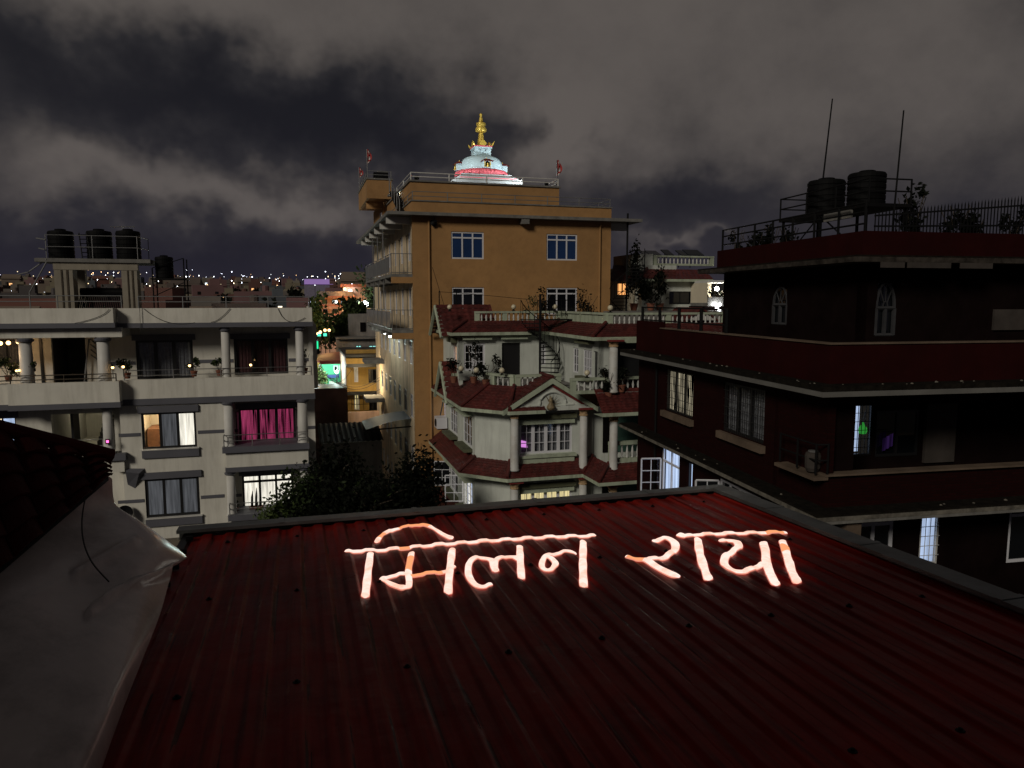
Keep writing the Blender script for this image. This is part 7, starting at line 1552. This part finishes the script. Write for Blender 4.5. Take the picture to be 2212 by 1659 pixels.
def red_metal():
    m, N, L = newmat('red_sheet_metal'); b = N['Principled BSDF']; t = N.new('ShaderNodeTexCoord')
    n = N.new('ShaderNodeTexNoise'); n.inputs['Scale'].default_value = 2.2; n.inputs['Detail'].default_value = 8; n.inputs['Roughness'].default_value = .65; L.new(t.outputs['Object'], n.inputs['Vector'])
    r = N.new('ShaderNodeValToRGB'); r.color_ramp.elements[0].position = .3; r.color_ramp.elements[0].color = (.235, .0140, .0100, 1); r.color_ramp.elements[1].position = .72; r.color_ramp.elements[1].color = (.37, .0235, .0165, 1); L.new(n.outputs['Fac'], r.inputs[0])
    mp = N.new('ShaderNodeMapping'); mp.inputs['Scale'].default_value = (26, 1.2, 1); L.new(t.outputs['Object'], mp.inputs[0])
    n2 = N.new('ShaderNodeTexNoise'); n2.inputs['Scale'].default_value = 1.0; n2.inputs['Detail'].default_value = 7; L.new(mp.outputs[0], n2.inputs['Vector'])
    r2 = N.new('ShaderNodeMapRange'); r2.inputs[1].default_value = .45; r2.inputs[2].default_value = .75; r2.inputs[4].default_value = .80; L.new(n2.outputs['Fac'], r2.inputs[0])
    mx = N.new('ShaderNodeMixRGB'); mx.inputs[2].default_value = (.080, .007, .0055, 1); L.new(r2.outputs[0], mx.inputs[0]); L.new(r.outputs[0], mx.inputs[1]); n5 = N.new('ShaderNodeTexNoise'); n5.inputs['Scale'].default_value = 7; n5.inputs['Detail'].default_value = 10; n5.inputs['Roughness'].default_value = .75; L.new(t.outputs['Object'], n5.inputs['Vector'])
    r5 = N.new('ShaderNodeMapRange'); r5.inputs[1].default_value = .55; r5.inputs[2].default_value = .8; r5.inputs[4].default_value = .18; L.new(n5.outputs['Fac'], r5.inputs[0])
    m5 = N.new('ShaderNodeMixRGB'); m5.inputs[2].default_value = (.20, .085, .065, 1); L.new(r5.outputs[0], m5.inputs[0]); L.new(mx.outputs[0], m5.inputs[1]); sx = N.new('ShaderNodeSeparateXYZ'); L.new(t.outputs['Object'], sx.inputs[0])
    def mm(op, a, c):
        q = N.new('ShaderNodeMath'); q.operation = op
        for i_, v_ in enumerate((a, c)):
            if isinstance(v_, (int, float)): q.inputs[i_].default_value = v_
            else: L.new(v_, q.inputs[i_])
        return q.outputs[0]
    fr = mm('FRACT', mm('MULTIPLY', sx.outputs[0], 5.0), 0)      # broken dark band at the foot of each rib
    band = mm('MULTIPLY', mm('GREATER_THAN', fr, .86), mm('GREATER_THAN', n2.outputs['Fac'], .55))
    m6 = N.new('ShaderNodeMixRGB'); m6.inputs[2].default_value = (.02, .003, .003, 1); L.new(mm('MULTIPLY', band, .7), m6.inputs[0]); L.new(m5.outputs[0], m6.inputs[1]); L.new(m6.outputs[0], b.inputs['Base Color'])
    r3 = N.new('ShaderNodeMapRange'); r3.inputs[1].default_value = .3; r3.inputs[2].default_value = .7; r3.inputs[3].default_value = .24; r3.inputs[4].default_value = .46; L.new(n.outputs['Fac'], r3.inputs[0]); L.new(r3.outputs[0], b.inputs['Roughness'])
    b.inputs['Specular IOR Level'].default_value = .07
    n4 = N.new('ShaderNodeTexNoise'); n4.inputs['Scale'].default_value = 3.2; n4.inputs['Detail'].default_value = 3; L.new(t.outputs['Object'], n4.inputs['Vector'])
    bp = N.new('ShaderNodeBump'); bp.inputs['Strength'].default_value = .5; bp.inputs['Distance'].default_value = .03; L.new(n4.outputs['Fac'], bp.inputs['Height']); L.new(bp.outputs[0], b.inputs['Normal'])
    return m
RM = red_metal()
rf = root('metal_roof', RO0, 0, 'dark red ribbed metal roof in the foreground carrying glowing letters', 'roof')
rf.matrix_world = Matrix((( ROX.x, ROY.x, RON.x, RO0.x), (ROX.y, ROY.y, RON.y, RO0.y), (ROX.z, ROY.z, RON.z, RO0.z), (0, 0, 0, 1)))
SW = 1.0; nsh = int(math.ceil((uR2 - uL) / SW)) + 0
brk = [0, .15, .30, .34, .38, .42, .46, .50, .64, .78, .82, .86, .90, .94, .98]
us_all = sorted({round((k + f) * PITCH_R - PHASE, 5) for k in range(-60, 80) for f in brk})
kk = 0; u0 = uL
while u0 < uR2 - .05:
    u1 = min(u0 + SW, uR2); lift = .0055 * (kk % 2) + .0005
    us = [u0 - .06 if kk else u0] + [u for u in us_all if (u0 - .06 if kk else u0) + .003 < u < u1 - .003] + [u1]
    b = MB(); vs = list(np.linspace(vN, vFar, 9)); g = np.random.default_rng(kk)
    wob = g.normal(size=9) * .0025
    V_ = [(u, v, rib(u) + lift + wob[j] + .0035 * (j == 0)) for j, v in enumerate(vs) for u in us]; n = len(us)
    b.add(V_, [(j * n + i, j * n + i + 1, (j + 1) * n + i + 1, (j + 1) * n + i) for j in range(8) for i in range(n - 1)])
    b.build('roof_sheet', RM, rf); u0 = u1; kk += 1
# fixing screws with washers on the ribs
sm_ = MB().lathe([(.022, 0), (.022, .005), (.010, .006), (.010, .016), (.002, .018)], 8).mesh('screw', M['iron'])
for v in np.arange(vFar - .35, vN, -1.45):
    u = uL + .3
    while u < uR2 - .1:
        uc = (math.floor((u + PHASE) / PITCH_R) + .66) * PITCH_R - PHASE; link('screw', sm_, rf, (uc, v + .02 * math.sin(u * 9), rib(uc) + .003)); u += .6
# grey cap flashing along the far edge and down the right edge
cap = mat('grey_flashing', (.20, .21, .205), .42, metal=.55, var=.25, vscale=4, dirt=(.08, .08, .075), dirt_amt=.5)
cb = MB()
def capbox(u0, u1, v0, v1, h0, h1): cb.box(u0, u1, v0, v1, h0, h1)
cf = MB(); cf.box(uL - .1, uR2 + .16, vFar - .02, vFar + .14, .045, .075); cf.box(uL - .1, uR2 + .16, vFar + .14, vFar + .155, -.14, .074); cf.build('edge_flashing', cap, rf)
cr_ = MB(); cr_.box(uR2 - .04, uR2 + .16, vN, vFar - .021, .045, .08); cr_.box(uR2 + .16, uR2 + .175, vN, vFar, -.16, .079); cr_.build('edge_flashing', cap, rf)
for k in range(4): 
    u = uL + .8 + 1.3 * k; MB().box(u, u + .05, vFar - .03, vFar + .157, .076, .082).build('lap_joint', cap, rf)
for k in range(4): 
    v = vFar - 1.0 - 1.3 * k; MB().box(uR2 - .045, uR2 + .177, v, v + .05, .081, .086).build('lap_joint', cap, rf)
clm = MB().box(-.03, .03, -.02, .02, 0, .035).mesh('clip', M['iron'])
for k in range(16): link('clip', clm, rf, (uL + .03, vFar - .15 - .42 * k, .015), (0, 0, .1 * math.sin(k * 3)))
# the house under the roof
MB().box(uL + .15, uR2 - .1, vN, vFar - .25, -11.5, -.18).build('wall', M['blackwall'], rf)
MB().box(uL - .05, uL + .02, vN, vFar + .1, -.12, .02).build('eave_trim', M['black'], rf)

# ---------------------------------------------------------------- glowing handwriting lying on the ribs
t1 = lambda x, y: (722.6 + .26667 * x, 1106 + .26667 * y)
t2 = lambda x, y: (1327.2 + .2 * x, 1106 + .2 * y)
def glow_mat():
    m, N, L = newmat('pink_white_glow')
    for n in list(N):
        if n.type == 'BSDF_PRINCIPLED': N.remove(n)
    e = N.new('ShaderNodeEmission'); L.new(e.outputs[0], N['Material Output'].inputs[0]); t = N.new('ShaderNodeTexCoord')
    n = N.new('ShaderNodeTexNoise'); n.inputs['Scale'].default_value = 9; n.inputs['Detail'].default_value = 5; n.inputs['Roughness'].default_value = .6; L.new(t.outputs['Object'], n.inputs['Vector'])
    r = N.new('ShaderNodeValToRGB'); r.color_ramp.elements[0].position = .30; r.color_ramp.elements[0].color = (1.0, .50, .36, 1); r.color_ramp.elements[1].position = .60; r.color_ramp.elements[1].color = (1.0, .76, .67, 1)
    L.new(n.outputs['Fac'], r.inputs[0]); L.new(r.outputs[0], e.inputs[0]); e.inputs[1].default_value = 1.2
    return m
GLOW = glow_mat(); RIM = emit('rose_glow', (1.0, .36, .25), .80); PATCH = emit('peach_glow', (1.0, .38, .17), 1.05)
def smooth(pts, n=4):
    out = []
    for i in range(len(pts) - 1):
        p0, p1, p2, p3 = pts[max(i - 1, 0)], pts[i], pts[i + 1], pts[min(i + 2, len(pts) - 1)]
        for k in range(n):
            t = k / n
            out.append(tuple(.5 * (2 * b + (c - a) * t + (2 * a - 5 * b + 4 * c - d) * t * t + (3 * b - a - 3 * c + d) * t ** 3) for a, b, c, d in zip(p0, p1, p2, p3)))
    return out + [pts[-1]]
def stroke(name, pts, parent, cv, wd=.074, hgt=.020, patches=(), curve=True):
    """a ridge of light that dips and climbs with the ribs"""
    wd *= .80; uv = [onroof(*cv(*p), lift=.02) for p in pts]
    if curve and len(uv) > 2: uv = smooth(uv, 6)
    P = [Vector((*p, 0)) for p in uv]; Q = [P[0]]
    for a, b in zip(P, P[1:]):
        n = max(1, int((b - a).length / .013))
        for k in range(1, n + 1): Q.append(a.lerp(b, k / n))
    m = MB(); n = len(Q); rng_ = [(-.5, 0.0), (-.46, .42), (-.25, .90), (0, 1.0), (.25, .90), (.46, .42), (.5, 0.0)]; V_ = []; L = n - 1
    for i, q in enumerate(Q):
        t = (Q[min(i + 3, L)] - Q[max(i - 3, 0)]); t = t.normalized() if t.length > 1e-6 else Vector((1, 0, 0)); nr = Vector((-t.y, t.x, 0))
        e = min(i, L - i) * .013 / (wd * .5); k = math.sqrt(max(0.0, 1 - (1 - min(1, e)) ** 2)) * (1 + .06 * math.sin(i * .23 + len(pts)))
        for a, h in rng_:
            c = q + nr * wd * a * max(k, .12); V_.append((c.x, c.y, .6 * rib(c.x) + .4 * .019 + .004 + hgt * h * max(k, .1)))
    w = len(rng_); m.v = V_
    for i in range(n - 1):
        f = i / max(1, n - 1)
        for j in range(w - 1):
            m.f.append((i * w + j, i * w + j + 1, (i + 1) * w + j + 1, (i + 1) * w + j))
            m.mi.append(1 if j in (0, w - 2) else (2 if any(a <= f <= b for a, b in patches) else 0))
    o = m.build(name, [GLOW, RIM, PATCH], parent, True)
    return o
wa = root('glowing_word', RO0, 0, 'longer glowing pink handwritten word of three letters on the red roof', 'light writing', 'glowing words on the roof'); wa.matrix_world = rf.matrix_world.copy()
wb = root('glowing_word', RO0, 0, 'shorter glowing pink handwritten word nearer the roof right edge', 'light writing', 'glowing words on the roof'); wb.matrix_world = rf.matrix_world.copy()
stroke('headline', [(78, 325), (400, 312), (800, 272), (1200, 240), (1700, 208), (2120, 195)], wa, t1, .085, patches=((.205, .245),), curve=False)
stroke('letter_stroke', [(340, 245), (365, 205), (410, 180), (480, 145), (560, 128), (650, 108), (740, 115), (820, 145), (890, 185), (955, 218)], wa, t1, .07, patches=((.10, .18), (.36, .60)))
stroke('letter_stroke', [(292, 335), (270, 500), (248, 690)], wa, t1, .078)
stroke('letter_stroke', [(625, 325), (610, 400), (600, 460), (600, 520), (605, 580), (590, 622), (520, 605), (430, 570), (390, 550), (440, 528), (520, 512), (585, 512)], wa, t1, .068, patches=((.08, .34),))
stroke('letter_stroke', [(600, 525), (700, 508), (820, 498), (910, 480), (975, 445)], wa, t1, .06, patches=((0, .62),))
stroke('letter_stroke', [(955, 290), (940, 420), (925, 560), (920, 665)], wa, t1, .078)
stroke('letter_stroke', [(1280, 590), (1190, 605), (1120, 570), (1085, 500), (1090, 420), (1140, 378), (1210, 375), (1270, 390), (1290, 440), (1310, 480)], wa, t1, .072)
stroke('letter_stroke', [(1300, 480), (1305, 400), (1370, 370), (1450, 365), (1500, 390)], wa, t1, .066)
stroke('letter_stroke', [(1500, 270), (1505, 400), (1515, 545)], wa, t1, .076)
stroke('letter_stroke', [(1960, 340), (1870, 325), (1780, 345), (1710, 365), (1680, 410), (1690, 455), (1740, 470), (1790, 430), (1760, 385), (1715, 370)], wa, t1, .066)
stroke('letter_stroke', [(2015, 235), (2012, 420), (2018, 615)], wa, t1, .08)
stroke('headline', [(675, 240), (760, 268), (900, 248), (1300, 235), (1600, 228), (1870, 220)], wb, t2, .085, patches=((.80, .96),), curve=False)
stroke('letter_stroke', [(425, 330), (500, 290), (580, 295), (650, 340), (655, 400), (600, 455), (520, 500), (430, 510), (340, 520)], wb, t2, .088)
stroke('letter_stroke', [(125, 485), (220, 510), (340, 520), (450, 590), (560, 650), (700, 715)], wb, t2, .085, patches=((.05, .26),))
stroke('letter_stroke', [(900, 285), (930, 480), (1020, 745)], wb, t2, .088)
stroke('letter_stroke', [(1135, 325), (1220, 310), (1320, 325), (1340, 380), (1270, 430), (1200, 490), (1190, 560), (1270, 630), (1390, 645), (1500, 610), (1620, 555)], wb, t2, .088)
stroke('letter_stroke', [(1605, 320), (1630, 420), (1645, 560), (1700, 700), (1750, 805)], wb, t2, .092)
stroke('letter_stroke', [(1810, 300), (1850, 420), (1910, 620), (1980, 775)], wb, t2, .088, patches=((.14, .30),))

# ================================================================ dark tiled roof and bent sheet at the left
LT = root('tile_roof_corner', (0, 0, 0), 0, 'unlit red tiled roof corner above the grey sheet', 'roof')
# plane through three sight lines, nearest at the left
def at(px, py, Y): d = ray(px, py); t = Y / d.y; return Vector((d.x * t, Y, CAMZ + d.z * t))
A0, A1, A2 = at(-260, 870, 4.1), at(238, 994, 5.0), at(-40, 1290, 3.35)
ex, ey = (A1 - A0), (A2 - A0)
nrm = ex.cross(ey).normalized()
if nrm.z < 0: nrm = -nrm
edge0, edge1 = A0, A1                       # top (ridge-side) edge; tiles run down from it
low1 = at(236, 1036, 4.86); low0 = at(-60, 1275, 3.3)
b = MB(); 
ridge_dir = (A1 - A0).normalized(); down = (low0 + low1) / 2 - (A0 + A1) / 2
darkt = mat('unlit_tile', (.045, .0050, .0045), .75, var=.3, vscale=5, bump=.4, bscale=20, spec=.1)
nrow, ncol = 5, 7
P00, P10, P01, P11 = at(-330, 852, 4.0), at(236, 992, 5.0), at(-240, 1440, 2.9), at(240, 1030, 4.9)
def surf(s, t): return P00.lerp(P10, s).lerp(P01.lerp(P11, s), t)
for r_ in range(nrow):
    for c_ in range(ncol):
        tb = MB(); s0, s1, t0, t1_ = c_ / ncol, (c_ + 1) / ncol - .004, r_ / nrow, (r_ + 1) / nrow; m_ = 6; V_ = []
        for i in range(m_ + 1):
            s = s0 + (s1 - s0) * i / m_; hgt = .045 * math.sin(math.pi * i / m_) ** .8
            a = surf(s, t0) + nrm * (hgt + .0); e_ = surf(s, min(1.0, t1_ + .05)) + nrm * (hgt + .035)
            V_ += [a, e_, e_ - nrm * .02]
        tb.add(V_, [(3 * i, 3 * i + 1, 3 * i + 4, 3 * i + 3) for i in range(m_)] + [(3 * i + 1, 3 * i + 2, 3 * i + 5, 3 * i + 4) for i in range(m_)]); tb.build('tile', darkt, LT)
rc = MB().tube([tuple(P00 + nrm * .03), tuple(P10 + nrm * .03)], .05, 10).build('ridge_tile', darkt, LT)
ub_ = MB(); ub_.add([P00 - nrm * .03, P10 - nrm * .03, P11 - nrm * .03, P01 - nrm * .03], [(0, 1, 2, 3)]); ub_.build('underlay', M['black'], LT)
MB().box(-9, 3.6, -8, -.75, 0, 17.0).build('shade_block', M['cream'], LT); MB().box(-9.4, 4.0, -8.4, -.45, 17.001, 17.2).build('roof_slab', M['concrete'], LT)  # unseen block and slab added behind the camera to shade the roof
# bent grey sheet: grid through sight lines with depth, creased
sheet_m = mat('grey_plastic_sheet', (.66, .57, .52), .24, var=.12, vscale=2.2, bump=.10, bscale=14, spec=.6, dirt=(.20, .155, .13), dirt_amt=.55)
rows_ = [ # (px, py, Y) from left to right for successive rows downwards
 [(60, 1000, 4.75), (140, 1010, 4.85), (205, 1020, 4.95), (238, 1032, 5.02), (240, 1040, 5.04)],
 [(0, 1080, 4.3), (110, 1075, 4.55), (190, 1072, 4.8), (240, 1075, 5.0), (244, 1090, 5.02)],
 [(-60, 1160, 3.9), (90, 1130, 4.3), (180, 1118, 4.6), (250, 1102, 4.92), (268, 1110, 4.98)],
 [(-120, 1240, 3.6), (70, 1200, 3.95), (190, 1165, 4.35), (290, 1135, 4.75), (340, 1153, 4.92)],
 [(-160, 1330, 3.3), (60, 1280, 3.6), (200, 1235, 4.0), (330, 1180, 4.5), (404, 1205, 4.78)],
 [(-200, 1440, 3.0), (40, 1400, 3.2), (200, 1325, 3.62), (300, 1268, 4.05), (372, 1240, 4.5)],
 [(-240, 1560, 2.75), (20, 1520, 2.9), (180, 1420, 3.25), (280, 1370, 3.6), (345, 1330, 4.0)],
 [(-280, 1720, 2.5), (0, 1660, 2.6), (150, 1560, 2.85), (240, 1500, 3.1), (300, 1440, 3.5)],
 [(-320, 1900, 2.25), (-20, 1850, 2.35), (120, 1760, 2.5), (190, 1700, 2.7), (235, 1610, 3.0)],
 [(-360, 2100, 2.1), (-60, 2050, 2.15), (80, 1980, 2.25), (130, 1900, 2.4), (165, 1800, 2.7)]]
ctrl = [[at(*p) for p in r_] for r_ in rows_]
def cat(seq, n):
    out = []
    for i in range(len(seq) - 1):
        p0, p1, p2, p3 = seq[max(i - 1, 0)], seq[i], seq[i + 1], seq[min(i + 2, len(seq) - 1)]
        for k in range(n):
            t = k / n; out.append(.5 * (2 * p1 + (p2 - p0) * t + (2 * p0 - 5 * p1 + 4 * p2 - p3) * t * t + (3 * p1 - p0 - 3 * p2 + p3) * t ** 3))
    return out + [seq[-1]]
fine = [cat(r_, 14) for r_ in ctrl]; cols = list(zip(*fine)); grid = [cat(list(c), 12) for c in cols]
nc, nr_ = len(grid), len(grid[0]); Vg = []
for i in range(nc):
    for j in range(nr_):
        p = grid[i][j].copy(); px, py = project(p)
        f = i / (nc - 1)
        p.z += .012 * math.sin(px * .021 + py * .013) * math.sin(py * .017 + 1)
        yc = 1215 + (385 - px) * .62 + 14 * math.sin(px * .02)    # crease running down to the left
        if px > 190: p.z += .050 * math.exp(-((py - yc) / 6.5) ** 2)
        y2 = 1185 + (270 - px) * .55
        if px < 300: p.z += .030 * math.exp(-((py - y2) / 11) ** 2) * (1 if px > 160 else .3)
        Vg.append(p)
sb = MB(); sb.add(Vg, [(i * nr_ + j, (i + 1) * nr_ + j, (i + 1) * nr_ + j + 1, i * nr_ + j + 1) for i in range(nc - 1) for j in range(nr_ - 1)])
so = sb.build('bent_sheet', sheet_m, None, True); md = so.modifiers.new('thick', 'SOLIDIFY'); md.thickness = .004
tag(so, 'bent glossy grey sheet draped below the tiled roof corner', 'sheet')
cable = [at(*p) for p in ((190, 1075, 4.70), (182, 1130, 4.45), (186, 1180, 4.22), (205, 1225, 4.0), (240, 1265, 3.9))]  # dark tube added where the sheet only has a crease
tag(MB().tube([tuple(p + Vector((0, -.02, .03))) for p in cat(cable, 6)], .0045, 5).build('cable', M['wire']), 'thin dark line drawn along a crease of the grey sheet', 'cable')  # added tube standing in for the crease, no real cable here
